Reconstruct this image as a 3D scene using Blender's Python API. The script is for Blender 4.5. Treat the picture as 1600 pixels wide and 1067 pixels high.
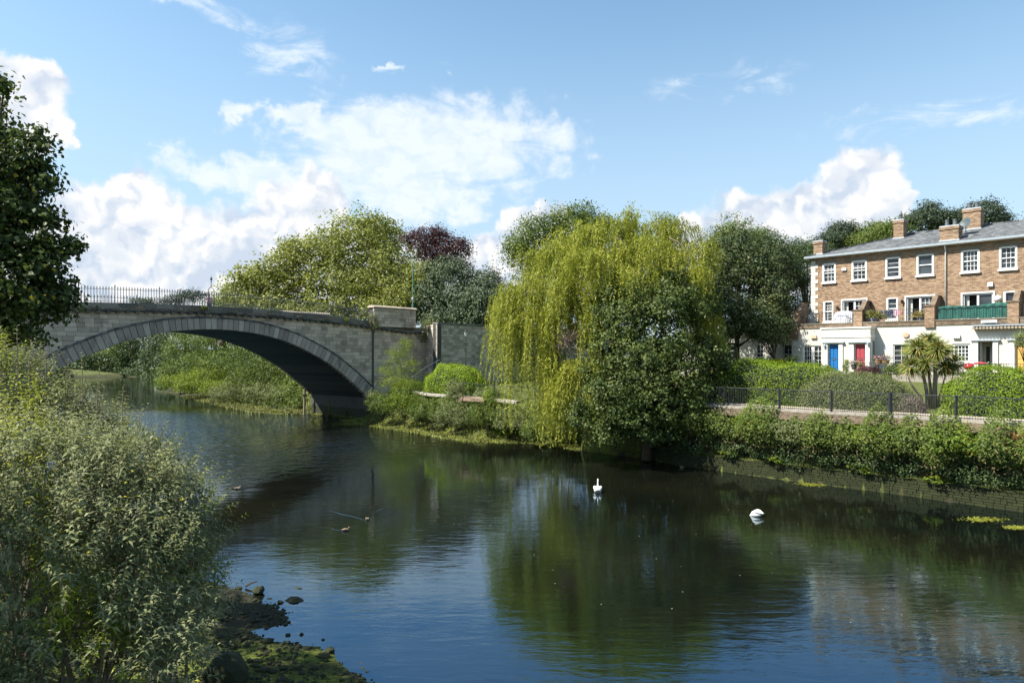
import bpy, bmesh, math, random
import numpy as np
from mathutils import Vector, Matrix

for _o in list(bpy.data.objects):
    bpy.data.objects.remove(_o)
SC = bpy.context.scene
COL = SC.collection
F, HX, HY, H = 1067.0, 800.0, 553.0, 7.0      # focal length in photo pixels, principal column, horizon row, eye height

# ---------------------------------------------------------------- camera
cam = bpy.data.cameras.new('camera')
cam.sensor_width = 36.0
cam.lens = 36.0 * F / 1600.0
cam.shift_y = (HY - 533.5) / 1600.0
cam.clip_start = 0.1
cam.clip_end = 20000
camo = bpy.data.objects.new('camera', cam)
camo.location = (0, 0, H)
camo.rotation_euler = (math.radians(90), 0, 0)
COL.objects.link(camo)
SC.camera = camo

# ---------------------------------------------------------------- light, exposure
SUN_EL = math.radians(50)
SUN_AZ = math.atan2(-0.95, -0.20)              # compass style: atan2(x, y) of the direction towards the sun
sd = Vector((math.sin(SUN_AZ) * math.cos(SUN_EL), math.cos(SUN_AZ) * math.cos(SUN_EL), math.sin(SUN_EL)))
sl = bpy.data.lights.new('sun', 'SUN')
sl.energy = 4.9
sl.angle = math.radians(0.53)
sl.color = (1.0, 0.95, 0.84)
so = bpy.data.objects.new('sun', sl)
so.rotation_euler = sd.to_track_quat('Z', 'Y').to_euler()
so.location = (-60, 0, 90)
COL.objects.link(so)
SC.view_settings.view_transform = 'Standard'
SC.view_settings.look = 'None'
SC.view_settings.gamma = 1
SC.view_settings.exposure = 1.2
SC.view_settings.use_curve_mapping = False
SC.render.engine = 'CYCLES'
SC.cycles.max_bounces = 6
SC.cycles.transparent_max_bounces = 6
SC.cycles.caustics_reflective = False
SC.cycles.caustics_refractive = False

# ---------------------------------------------------------------- sky
W = bpy.data.worlds.new('World')
SC.world = W
W.use_nodes = True
wt = W.node_tree
wt.nodes.clear()
def wn(t, **k):
    n = wt.nodes.new(t)
    for a, b in k.items(): setattr(n, a, b)
    return n
def wl(a, b): wt.links.new(a, b)
def wset(sock, v):
    if isinstance(v, bpy.types.NodeSocket): wl(v, sock)
    else: sock.default_value = v
def wm(op, a, b=None, c=None, clamp=False):
    n = wn('ShaderNodeMath', operation=op); n.use_clamp = clamp
    wset(n.inputs[0], a)
    if b is not None: wset(n.inputs[1], b)
    if c is not None: wset(n.inputs[2], c)
    return n.outputs[0]
def wv(op, a, b=None):
    n = wn('ShaderNodeVectorMath', operation=op)
    wset(n.inputs[0], a)
    if b is not None: wset(n.inputs[1], b)
    return n.outputs['Value'] if op in ('LENGTH', 'DOT_PRODUCT') else n.outputs[0]
def wstep(x, a, b):
    n = wn('ShaderNodeMapRange', interpolation_type='SMOOTHSTEP')
    wset(n.inputs['Value'], x); n.inputs['From Min'].default_value = a; n.inputs['From Max'].default_value = b
    return n.outputs['Result']
def wnoise(vec, scale, detail=6, rough=0.55, dist=0.0, flat=True):
    n = wn('ShaderNodeTexNoise', noise_dimensions='2D' if flat else '3D'); wl(vec, n.inputs['Vector'])
    n.inputs['Scale'].default_value = scale; n.inputs['Detail'].default_value = detail
    n.inputs['Roughness'].default_value = rough; n.inputs['Distortion'].default_value = dist
    return n.outputs['Fac']
def wmix(f, a, b):
    n = wn('ShaderNodeMix', data_type='RGBA')
    wset(n.inputs[0], f); wset(n.inputs[6], a); wset(n.inputs[7], b)
    return n.outputs[2]
tc = wn('ShaderNodeTexCoord')
nrm = wv('NORMALIZE', tc.outputs['Generated'])
sx = wn('ShaderNodeSeparateXYZ'); wl(nrm, sx.inputs[0])
az = wm('ARCTAN2', sx.outputs[0], sx.outputs[1])
el = wm('ARCSINE', sx.outputs[2])
cb = wn('ShaderNodeCombineXYZ'); wl(az, cb.inputs[0]); wl(el, cb.inputs[1])
AE = cb.outputs[0]
def azel(px, py):
    u = (px - HX) / F; v = (HY - py) / F
    return math.atan(u), math.atan(v * math.cos(math.atan(u)))
def blob_field(lst, vec):
    out = None
    for (px, py, rx, ry) in lst:
        a, e = azel(px, py); ka = math.cos(a) ** 2
        s = wv('SUBTRACT', vec, (a, e, 0))
        s = wv('MULTIPLY', s, (F / rx / ka, F / ry / math.cos(a), 0))
        g = wm('SUBTRACT', 1.0, wv('LENGTH', s))
        out = g if out is None else wm('SMOOTH_MAX', out, g, 0.25)
    return out
CUM = [(35, 165, 95, 80), (-30, 150, 100, 90), (95, 205, 40, 26), (140, 345, 75, 72), (218, 325, 58, 84), (190, 390, 120, 80),
       (290, 360, 75, 56), (400, 375, 140, 66), (448, 335, 70, 66), (500, 320, 56, 66), (90, 430, 160, 110), (300, 450, 330, 110),
       (560, 410, 150, 70), (1345, 295, 84, 72), (1388, 310, 40, 50), (1285, 330, 100, 58), (1190, 350, 120, 60), (1110, 375, 90, 50), (1250, 390, 190, 80),
       (820, 358, 48, 42), (862, 352, 50, 36), (780, 410, 90, 56), (700, 440, 140, 60), (1608, 360, 24, 32)]
# wobble the lookup position so that the outlines billow
nz1 = wn('ShaderNodeTexNoise', noise_dimensions='2D'); wl(AE, nz1.inputs['Vector']); nz1.inputs['Scale'].default_value = 22; nz1.inputs['Detail'].default_value = 6; nz1.inputs['Roughness'].default_value = 0.56
off = wv('MULTIPLY', wv('SUBTRACT', nz1.outputs['Color'], (0.5, 0.5, 0.5)), (0.055, 0.055, 0))
AEd = wv('ADD', AE, off)
field = blob_field(CUM, AEd)
# beyond the frame the same kind of cumulus goes on round the horizon
gen = wnoise(AE, 3.2, 5, 0.5)
outside = wstep(wm('ABSOLUTE', az), 0.70, 0.95)
genf = wm('SUBTRACT', wm('MULTIPLY', gen, 1.9), wm('ADD', 0.82, wm('MULTIPLY', wm('ABSOLUTE', wm('SUBTRACT', el, 0.22)), 1.6)))
genf = wm('SUBTRACT', genf, wm('MULTIPLY', wm('SUBTRACT', 1.0, outside), 3.0))
field = wm('MAXIMUM', field, genf)
# billow relief: voronoi puffs and noise, lit from the left above
def puffs(vec):
    v = wn('ShaderNodeTexVoronoi', feature='F1', voronoi_dimensions='2D'); wl(vec, v.inputs['Vector'])
    v.inputs['Scale'].default_value = 26; v.inputs['Detail'].default_value = 1.0
    v.inputs['Roughness'].default_value = 0.6
    return wm('SUBTRACT', 1.0, v.outputs['Distance'])
p0 = puffs(AEd)
p1 = puffs(wv('ADD', AEd, (-0.010, 0.013, 0)))
cmask = wstep(wm('ADD', field, wm('MULTIPLY', wm('SUBTRACT', p0, 0.62), 0.15)), -0.02, 0.27)
relief = wm('MULTIPLY', wm('SUBTRACT', p0, p1), 1.15)
deep = wnoise(wv('MULTIPLY', AE, (1.0, 1.6, 1.0)), 7.5, 4, 0.5)
low = wstep(el, 0.24, 0.06)
shade = wm('ADD', wm('ADD', 0.86, relief), wm('MULTIPLY', wm('SUBTRACT', deep, 0.54), 1.7))
shade = wm('SUBTRACT', shade, wm('MULTIPLY', low, 0.26), clamp=True)
ccol = wmix(shade, (0.285, 0.325, 0.385, 1), (0.45, 0.45, 0.452, 1))
# thin high cloud: stretched, broken streaks
def strand(vec, sc, stretch, rot, det=6, rough=0.62):
    m = wn('ShaderNodeMapping'); wl(vec, m.inputs[0]); m.inputs['Rotation'].default_value = (0, 0, rot); m.inputs['Scale'].default_value = (1, stretch, 1)
    return wnoise(m.outputs[0], sc, det, rough, 0.4)
s1 = strand(AE, 9, 2.8, 0.12)
f1 = blob_field([(620, 225, 230, 85), (740, 230, 190, 85), (640, 300, 160, 55), (430, 275, 190, 38), (480, 190, 130, 26)], wv('ADD', AE, wv('MULTIPLY', wv('SUBTRACT', nz1.outputs['Color'], (0.5, 0.5, 0.5)), (0.22, 0.08, 0))))
m1 = wm('MULTIPLY', wstep(wm('ADD', wm('MULTIPLY', f1, 0.65), s1), 0.42, 0.92), wstep(f1, -0.05, 0.30))
m1 = wm('MULTIPLY', m1, wm('ADD', 0.35, wm('MULTIPLY', strand(AE, 26, 1.5, 0.5, 5, 0.6), 1.15)), clamp=True)
f2 = blob_field([(300, 0, 150, 20), (370, 35, 60, 14), (455, 90, 90, 58), (1130, 128, 150, 34), (1440, 185, 230, 26), (600, 105, 30, 7), (700, 112, 14, 8)], wv('ADD', AE, off))
m2 = wm('MULTIPLY', wm('MULTIPLY', wstep(s1, 0.42, 0.72), wstep(f2, 0.0, 0.6)), 0.75)
genc = wm('MULTIPLY', wm('MULTIPLY', wstep(wnoise(nrm, 2.2, 5, 0.6, 0.4, False), 0.55, 0.78), 0.55), wstep(el, 0.55, 0.8))
m2 = wm('MAXIMUM', m2, genc)
sky = wn('ShaderNodeTexSky', sky_type='NISHITA')
sky.sun_disc = False
sky.sun_elevation = SUN_EL
sky.sun_rotation = SUN_AZ
sky.air_density = 1.0
sky.dust_density = 0.6
sky.ozone_density = 1.2
SKYK = 0.15
skc = wv('SCALE', sky.outputs[0]); skc.node.inputs['Scale'].default_value = SKYK
# colour balance of the clear sky and a paler horizon
skc = wv('MULTIPLY', skc, (0.60, 0.69, 0.65))
skc = wmix(wm('MULTIPLY', wstep(el, 0.52, 0.0), 0.85), skc, (0.262, 0.325, 0.398, 1))
c = wmix(wm('MULTIPLY', m1, 0.86), skc, (0.425, 0.452, 0.48, 1))
c = wmix(m2, c, (0.42, 0.455, 0.485, 1))
c = wmix(wm('MULTIPLY', cmask, 0.97), c, ccol)
bg = wn('ShaderNodeBackground'); wl(c, bg.inputs[0]); bg.inputs[1].default_value = 1.0
wo = wn('ShaderNodeOutputWorld'); wl(bg.outputs[0], wo.inputs[0])
W.cycles.sampling_method = 'NONE'

# ================================================================ helpers
rng = np.random.default_rng(7)
R = random.Random(5)
def at(px, py, Y):
    return np.array([(px - HX) / F * Y, Y, H - (py - HY) / F * Y])
def gr(px, py, z=0.0):
    Y = (H - z) * F / (py - HY)
    return np.array([(px - HX) / F * Y, Y, z])

def tag(o, label=None, cat=None, group=None, kind=None):
    if label: o['label'] = label
    if cat: o['category'] = cat
    if group: o['group'] = group
    if kind: o['kind'] = kind
    return o
def empty(name, loc, rz=0.0, label=None, cat=None, group=None):
    o = bpy.data.objects.new(name, None)
    o.empty_display_size = 0.2
    o.location = tuple(float(v) for v in loc)
    o.rotation_euler = (0, 0, rz)
    COL.objects.link(o)
    return tag(o, label, cat, group)
def link(name, me, mat, parent=None, local=True):
    o = bpy.data.objects.new(name, me)
    COL.objects.link(o)
    if mat is not None and len(me.materials) == 0: me.materials.append(mat)
    if parent is not None: o.parent = parent
    return o
def npmesh(name, V, Fa, mat=None, parent=None, smooth=False, world=False):
    """V (n,3), Fa (m,k) int with one k; world=True: V is in world space and is moved into the parent's space"""
    V = np.asarray(V, dtype=np.float64); Fa = np.asarray(Fa, dtype=np.int32)
    if world and parent is not None:
        M = parent.matrix_basis.copy()
        q = parent
        while q.parent is not None:
            q = q.parent; M = q.matrix_basis @ M
        M = np.array(M.inverted())
        V = V @ M[:3, :3].T + M[:3, 3]
    me = bpy.data.meshes.new(name)
    n, k = Fa.shape
    me.vertices.add(len(V)); me.vertices.foreach_set('co', V.astype(np.float32).ravel())
    me.loops.add(n * k); me.loops.foreach_set('vertex_index', Fa.ravel())
    me.polygons.add(n)
    me.polygons.foreach_set('loop_start', np.arange(0, n * k, k, dtype=np.int32))
    me.polygons.foreach_set('loop_total', np.full(n, k, dtype=np.int32))
    me.update(calc_edges=True)
    if smooth: me.polygons.foreach_set('use_smooth', np.ones(n, dtype=bool))
    return link(name, me, mat, parent)

class MB:
    """collects simple solids and links them as one mesh object"""
    def __init__(s): s.v = []; s.f = []
    def add(s, vs, fs):
        b = len(s.v); s.v += [tuple(float(c) for c in v) for v in vs]; s.f += [tuple(b + i for i in f) for f in fs]; return s
    def box(s, x0, x1, y0, y1, z0, z1):
        return s.add([(x0,y0,z0),(x1,y0,z0),(x1,y1,z0),(x0,y1,z0),(x0,y0,z1),(x1,y0,z1),(x1,y1,z1),(x0,y1,z1)],
                     [(0,3,2,1),(4,5,6,7),(0,1,5,4),(1,2,6,5),(2,3,7,6),(3,0,4,7)])
    def prism(s, poly, axis, a, b):
        """poly: 2-D points; extruded along axis 'x','y' or 'z' from a to b"""
        def P(p, h): return {'x': (h, p[0], p[1]), 'y': (p[0], h, p[1]), 'z': (p[0], p[1], h)}[axis]
        n = len(poly)
        return s.add([P(p, a) for p in poly] + [P(p, b) for p in poly],
                     [tuple(range(n))[::-1], tuple(range(n, 2*n))] + [(i, (i+1) % n, n+(i+1) % n, n+i) for i in range(n)])
    def tube(s, pts, rad, seg=6, cap=True):
        pts = [Vector(p) for p in pts]
        if not hasattr(rad, '__len__'): rad = [rad] * len(pts)
        b = []; fs = []
        up = Vector((0, 0, 1))
        for i, p in enumerate(pts):
            d = (pts[min(i+1, len(pts)-1)] - pts[max(i-1, 0)])
            if d.length < 1e-9: d = Vector((0, 0, 1))
            d.normalize()
            ref = up if abs(d.dot(up)) < 0.95 else Vector((1, 0, 0))
            u = d.cross(ref).normalized(); w = d.cross(u)
            for k in range(seg):
                a = 2 * math.pi * k / seg
                b.append(p + (u * math.cos(a) + w * math.sin(a)) * rad[i])
        for i in range(len(pts) - 1):
            for k in range(seg):
                fs.append((i*seg+k, i*seg+(k+1) % seg, (i+1)*seg+(k+1) % seg, (i+1)*seg+k))
        if cap:
            fs.append(tuple(range(seg))[::-1]); fs.append(tuple((len(pts)-1)*seg+k for k in range(seg)))
        return s.add(b, fs)
    def lathe(s, prof, cx=0, cy=0, seg=12):
        b = []; fs = []
        for (r, z) in prof:
            for k in range(seg):
                a = 2*math.pi*k/seg; b.append((cx+r*math.cos(a), cy+r*math.sin(a), z))
        for i in range(len(prof)-1):
            for k in range(seg):
                fs.append((i*seg+k, i*seg+(k+1) % seg, (i+1)*seg+(k+1) % seg, (i+1)*seg+k))
        fs.append(tuple(range(seg))[::-1]); fs.append(tuple((len(prof)-1)*seg+k for k in range(seg)))
        return s.add(b, fs)
    def mesh(s, name, mat=None, smooth=False):
        me = bpy.data.meshes.new(name); me.from_pydata(s.v, [], s.f); me.update()
        if mat is not None: me.materials.append(mat)
        if smooth: me.polygons.foreach_set('use_smooth', np.ones(len(me.polygons), dtype=bool))
        return me
    def build(s, name, mat, parent=None, smooth=False):
        return link(name, s.mesh(name, None, smooth), mat, parent)

def loft(rings, seg=12):
    """rings: (center, right, up, rx, ry)"""
    m = MB(); b = []; fs = []
    for (c, r, u, rx, ry) in rings:
        c = Vector(c); r = Vector(r); u = Vector(u)
        for k in range(seg):
            a = 2*math.pi*k/seg
            b.append(c + r*math.cos(a)*rx + u*math.sin(a)*ry)
    for i in range(len(rings)-1):
        for k in range(seg): fs.append((i*seg+k, i*seg+(k+1) % seg, (i+1)*seg+(k+1) % seg, (i+1)*seg+k))
    fs.append(tuple(range(seg))[::-1]); fs.append(tuple((len(rings)-1)*seg+k for k in range(seg)))
    return m.add(b, fs)

# ---------------------------------------------------------------- materials
def newmat(name):
    m = bpy.data.materials.new(name); m.use_nodes = True
    nt = m.node_tree
    return m, nt, nt.nodes['Principled BSDF'], nt.nodes['Material Output']
class N:
    """tiny node helper"""
    def __init__(s, nt): s.t = nt
    def n(s, ty, **k):
        o = s.t.nodes.new(ty)
        for a, b in k.items(): setattr(o, a, b)
        return o
    def set(s, sock, v):
        if isinstance(v, bpy.types.NodeSocket): s.t.links.new(v, sock)
        else: sock.default_value = v
    def m(s, op, a, b=None, clamp=False):
        o = s.n('ShaderNodeMath', operation=op); o.use_clamp = clamp
        s.set(o.inputs[0], a)
        if b is not None: s.set(o.inputs[1], b)
        return o.outputs[0]
    def noise(s, sc, det=4, rough=0.5, vec=None, dist=0.0):
        o = s.n('ShaderNodeTexNoise'); o.inputs['Scale'].default_value = sc; o.inputs['Detail'].default_value = det; o.inputs['Roughness'].default_value = rough; o.inputs['Distortion'].default_value = dist
        if vec is not None: s.t.links.new(vec, o.inputs['Vector'])
        return o.outputs['Fac']
    def ramp(s, f, stops, interp='LINEAR'):
        o = s.n('ShaderNodeValToRGB'); o.color_ramp.interpolation = interp
        e = o.color_ramp.elements
        while len(e) < len(stops): e.new(0.5)
        for i, (p, c) in enumerate(stops):
            e[i].position = p; e[i].color = (*c, 1)
        s.set(o.inputs[0], f); return o.outputs[0]
    def mix(s, f, a, b, blend='MIX'):
        o = s.n('ShaderNodeMix', data_type='RGBA', blend_type=blend)
        def c(v): return v if isinstance(v, bpy.types.NodeSocket) else (*v, 1)
        s.set(o.inputs[0], f); s.set(o.inputs[6], c(a)); s.set(o.inputs[7], c(b)); return o.outputs[2]
    def obj(s): return s.n('ShaderNodeTexCoord').outputs['Object']
    def pos(s): return s.n('ShaderNodeNewGeometry').outputs['Position']
    def island(s): return s.n('ShaderNodeNewGeometry').outputs['Random Per Island']
    def objrand(s): return s.n('ShaderNodeObjectInfo').outputs['Random']
    def scale(s, vec, sc):
        o = s.n('ShaderNodeMapping'); s.t.links.new(vec, o.inputs[0]); o.inputs['Scale'].default_value = sc; return o.outputs[0]
    def bump(s, h, strength, dist, bsdf):
        o = s.n('ShaderNodeBump'); o.inputs['Strength'].default_value = strength; o.inputs['Distance'].default_value = dist
        s.t.links.new(h, o.inputs['Height']); s.t.links.new(o.outputs[0], bsdf.inputs['Normal']); return o
def plain(name, col, rough=0.6, metal=0.0, var=0.12, sc=6.0, bump=0.0, spec=0.4):
    m, nt, b, o = newmat(name); k = N(nt)
    f = k.noise(sc, 5, 0.6, k.pos())
    lo = tuple(c * (1 - var*2) for c in col); hi = tuple(min(1, c * (1 + var)) for c in col)
    nt.links.new(k.ramp(f, [(0.25, lo), (0.75, hi)]), b.inputs['Base Color'])
    b.inputs['Roughness'].default_value = rough; b.inputs['Metallic'].default_value = metal; b.inputs['Specular IOR Level'].default_value = spec
    if bump: k.bump(f, bump, 0.02, b)
    return m
def leafmat(name, c0_, c1_, c2_, yellow=0.0, ycol=(0.30, 0.26, 0.03), trans=0.36, rough=0.5, patch=0.35, psc=0.6, spec=0.18):
    """cols: dark, mid, light leaf colour, picked per leaf; large soft patches shift them"""
    m, nt, b, o = newmat(name); k = N(nt)
    isl = k.island(); pn = k.noise(psc, 3, 0.5, k.pos())
    f = k.m('ADD', k.m('MULTIPLY', isl, 1 - patch), k.m('MULTIPLY', k.m('SUBTRACT', k.m('MULTIPLY', pn, 2.2), 0.6), patch), clamp=True)
    c = k.ramp(f, [(0.0, c0_), (0.5, c1_), (1.0, c2_)])
    if yellow > 0:
        w = k.m('FRACT', k.m('MULTIPLY', isl, 37.7))
        c = k.mix(k.m('GREATER_THAN', w, 1 - yellow), c, ycol)
    c = k.mix(1.0, c, (0.96, 0.90, 0.80), 'MULTIPLY'); gn = k.n('ShaderNodeVectorMath', operation='SCALE'); nt.links.new(c, gn.inputs[0]); gn.inputs['Scale'].default_value = 1.2; c = gn.outputs[0]
    nt.links.new(c, b.inputs['Base Color'])
    b.inputs['Roughness'].default_value = rough; b.inputs['Specular IOR Level'].default_value = spec
    t = k.n('ShaderNodeBsdfTranslucent')
    tcx = k.mix(0.5, c, (0.9, 1.0, 0.35), 'MULTIPLY'); nt.links.new(tcx, t.inputs[0])
    mx = k.n('ShaderNodeMixShader'); mx.inputs[0].default_value = trans
    nt.links.new(b.outputs[0], mx.inputs[1]); nt.links.new(t.outputs[0], mx.inputs[2]); nt.links.new(mx.outputs[0], o.inputs[0])
    return m
M = {}
M['bark'] = plain('bark', (0.10, 0.075, 0.05), 0.9, var=0.3, sc=9, bump=0.5)
M['bark_pale'] = plain('bark_pale', (0.30, 0.25, 0.19), 0.9, var=0.25, sc=9, bump=0.5)
M['twig'] = plain('twig', (0.24, 0.19, 0.13), 0.85, var=0.2)
M['iron'] = plain('iron', (0.028, 0.032, 0.036), 0.5, var=0.2)
M['rail_iron_lit'] = plain('rail_iron_lit', (0.11, 0.12, 0.12), 0.4, var=0.3, spec=.8)  # paler than the plain iron: the glint of light is put into the colour
M['iron_grey'] = plain('iron_grey', (0.10, 0.11, 0.12), 0.55, var=0.2)
M['white_paint'] = plain('white_paint', (0.72, 0.71, 0.68), 0.5, var=0.05, sc=2)
M['upvc'] = plain('upvc', (0.78, 0.78, 0.78), 0.35, var=0.03)
M['lead'] = plain('lead', (0.40, 0.45, 0.50), 0.5, var=0.1)
M['gutter'] = plain('gutter', (0.30, 0.34, 0.38), 0.5, var=0.1)

def stone_mat(name, dark, mid, light, wear=0.6, stain=(0.02, 0.022, 0.024)):
    m, nt, b, o = newmat(name); k = N(nt)
    r = k.m('FRACT', k.m('ADD', k.objrand(), k.island()))
    c = k.ramp(r, [(0.0, dark), (0.5, mid), (1.0, light)])
    p = k.pos()
    n1 = k.noise(7, 8, 0.68, p); n2 = k.noise(0.7, 5, 0.6, k.scale(p, (1, 1, 0.45)))
    c = k.mix(k.m('MULTIPLY', k.m('SUBTRACT', n1, 0.35, True), 0.9), c, k.mix(1.0, c, (0.45, 0.45, 0.45), 'MULTIPLY'))
    streak = k.m('MULTIPLY', k.ramp(n2, [(0.54, (0, 0, 0)), (0.80, (1, 1, 1))]), wear)
    c = k.mix(streak, c, stain)
    sp = k.n('ShaderNodeSeparateXYZ'); nt.links.new(p, sp.inputs[0])
    tide = k.ramp(k.m('ADD', sp.outputs[2], k.m('MULTIPLY', n2, 1.2)), [(0.9, (1, 1, 1)), (1.0, (0, 0, 0))])
    tide = k.m('MULTIPLY', k.m('LESS_THAN', k.m('ADD', sp.outputs[2], k.m('MULTIPLY', n2, 1.4)), 1.75), 0.8)
    c = k.mix(tide, c, (0.030, 0.036, 0.016))
    nt.links.new(c, b.inputs['Base Color']); b.inputs['Roughness'].default_value = 0.9; b.inputs['Specular IOR Level'].default_value = 0.2
    k.bump(n1, 0.6, 0.03, b)
    return m
M['granite'] = stone_mat('granite', (0.40, 0.33, 0.26), (0.56, 0.465, 0.37), (0.71, 0.60, 0.47))
M['voussoir'] = stone_mat('voussoir', (0.29, 0.25, 0.21), (0.39, 0.34, 0.285), (0.53, 0.47, 0.39), 0.85)
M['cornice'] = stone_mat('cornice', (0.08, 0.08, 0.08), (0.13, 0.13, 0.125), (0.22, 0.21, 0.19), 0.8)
M['parapet'] = stone_mat('parapet', (0.13, 0.12, 0.105), (0.20, 0.185, 0.16), (0.30, 0.275, 0.235), 0.5)
M['mortar'] = plain('mortar', (0.075, 0.075, 0.07), 0.95, var=0.3, sc=3)
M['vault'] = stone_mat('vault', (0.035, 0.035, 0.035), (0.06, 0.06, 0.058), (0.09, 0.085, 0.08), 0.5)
M['rubble'] = stone_mat('rubble', (0.27, 0.245, 0.205), (0.41, 0.375, 0.31), (0.56, 0.52, 0.43), 0.6)
# ================================================================ bridge frame, river outline, ground
BTH = math.radians(52); BY0 = 74.0; BX0 = (575 - HX) / F * BY0
BD = np.array([-math.cos(BTH), -math.sin(BTH)])       # along the bridge, towards the left bank
BN = np.array([-BD[1], BD[0]])                        # out of the face that looks at us
BROT = math.atan2(BD[1], BD[0])
def L(t, y, z=0.0):
    return np.array([BX0 + BD[0]*t + BN[0]*y, BY0 + BD[1]*t + BN[1]*y, z])
def bl(px, py, yo=0.0):
    X0, Y0 = BX0 + BN[0]*yo, BY0 + BN[1]*yo
    u = (px - HX) / F
    t = (u*Y0 - X0) / (BD[0] - u*BD[1]); Y = Y0 + t*BD[1]
    return t, H - (py - HY) / F * Y
# house frame: x along the front to the right, y into the house, z up
HA = np.array([23.55, 55.1]); HD = np.array([0.684, -0.729]); HD /= np.linalg.norm(HD)
HNI = np.array([-HD[1], HD[0]]); HROT = math.atan2(HD[1], HD[0]); HZ = 5.7
def HL(s, y, z=0.0):
    return np.array([HA[0] + HD[0]*s + HNI[0]*y, HA[1] + HD[1]*s + HNI[1]*y, z])
def hl(px, py, yo=0.0):
    """photo pixel on the plane y=yo of the house -> (s, z)"""
    X0, Y0 = HA[0] + HNI[0]*yo, HA[1] + HNI[1]*yo
    u = (px - HX) / F
    s = (u*Y0 - X0) / (HD[0] - u*HD[1]); Y = Y0 + s*HD[1]
    return s, H - (py - HY) / F * Y

def p2(v): return (float(v[0]), float(v[1]))
RB = [((120, -100), 'q'), ((60, -10.5), 'q'), (p2(gr(1600, 800)), 'q'), (p2(gr(1390, 770)), 'q'), (p2(gr(1267, 755)), 'q'), (p2(gr(1061, 727)), 'q'),
      (p2(gr(1000, 716)), 'q'), (p2(gr(900, 704)), 's'), (p2(gr(845, 694)), 's'), (p2(gr(720, 690)), 's'), (p2(gr(640, 676)), 's'), (p2(gr(560, 664)), 's'), (p2(gr(530, 657)), 's'),
      (p2(L(0.6, -1)), 's'), (p2(L(0.6, -10)), 'm'), (p2(gr(440, 648)), 'm'), (p2(gr(395, 645)), 'm'), (p2(gr(350, 636)), 'm'), (p2(gr(300, 624)), 'm'), (p2(gr(243, 613)), 'm'),
      (p2(gr(240, 602)), 'm'), (p2(gr(235, 594)), 'm'), (p2(gr(215, 589)), 'm')]
LB = [(p2(gr(150, 586)), 'l'), (p2(gr(112, 591)), 'l'), ((-106, 150), 'l'), ((-80, 108), 'l'), ((-56, 78), 'l'), (p2(L(35.5, -11)), 'l'), (p2(L(35.5, 1)), 'l'),
      ((-24.5, 37), 'l'), ((-15, 27.5), 'l'), (p2(gr(330, 906)), 'b'), (p2(gr(400, 928)), 'b'), (p2(gr(450, 955)), 'b'), (p2(gr(455, 975)), 'b'), (p2(gr(395, 985)), 'b'), (p2(gr(430, 1000)), 'b'), (p2(gr(500, 1008)), 'b'), (p2(gr(560, 1045)), 'b'), (p2(gr(600, 1075)), 'b'), ((-1.9, 9.5), 'b'), ((-2.5, -5), 'b'), ((-6, -100), 'b')]
POLY = [p for p, _ in RB] + [p for p, _ in LB]
KIND = [k for _, k in RB] + [k for _, k in LB]
PV = np.array(POLY)
def river_sd(X, Y):
    """signed distance to the river outline (negative in the water) and the kind of the nearest bank"""
    n = len(PV); best = np.full(X.shape, 1e9); kind = np.zeros(X.shape, dtype=int); ins = np.zeros(X.shape, dtype=bool)
    for i in range(n):
        a = PV[i]; b = PV[(i+1) % n]; e = b - a
        t = np.clip(((X-a[0])*e[0] + (Y-a[1])*e[1]) / (e @ e), 0, 1)
        d = np.hypot(X - a[0] - t*e[0], Y - a[1] - t*e[1])
        m = d < best; best = np.where(m, d, best); kind = np.where(m, 'qsmlb'.index(KIND[i]), kind)
        c = ((a[1] > Y) != (b[1] > Y))
        with np.errstate(divide='ignore', invalid='ignore'):
            xi = (b[0]-a[0]) * (Y-a[1]) / (b[1]-a[1]) + a[0]
        ins ^= c & (X < xi)
    return np.where(ins, -best, best), kind
def vnoise(X, Y, sc, seed=0):
    g = np.random.default_rng(seed).random((256, 256))
    x = X*sc; y = Y*sc; xi = np.floor(x).astype(int); yi = np.floor(y).astype(int); fx = x-xi; fy = y-yi
    fx = fx*fx*(3-2*fx); fy = fy*fy*(3-2*fy)
    def G(i, j): return g[i % 256, j % 256]
    return (G(xi, yi)*(1-fx)*(1-fy) + G(xi+1, yi)*fx*(1-fy) + G(xi, yi+1)*(1-fx)*fy + G(xi+1, yi+1)*fx*fy)
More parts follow.
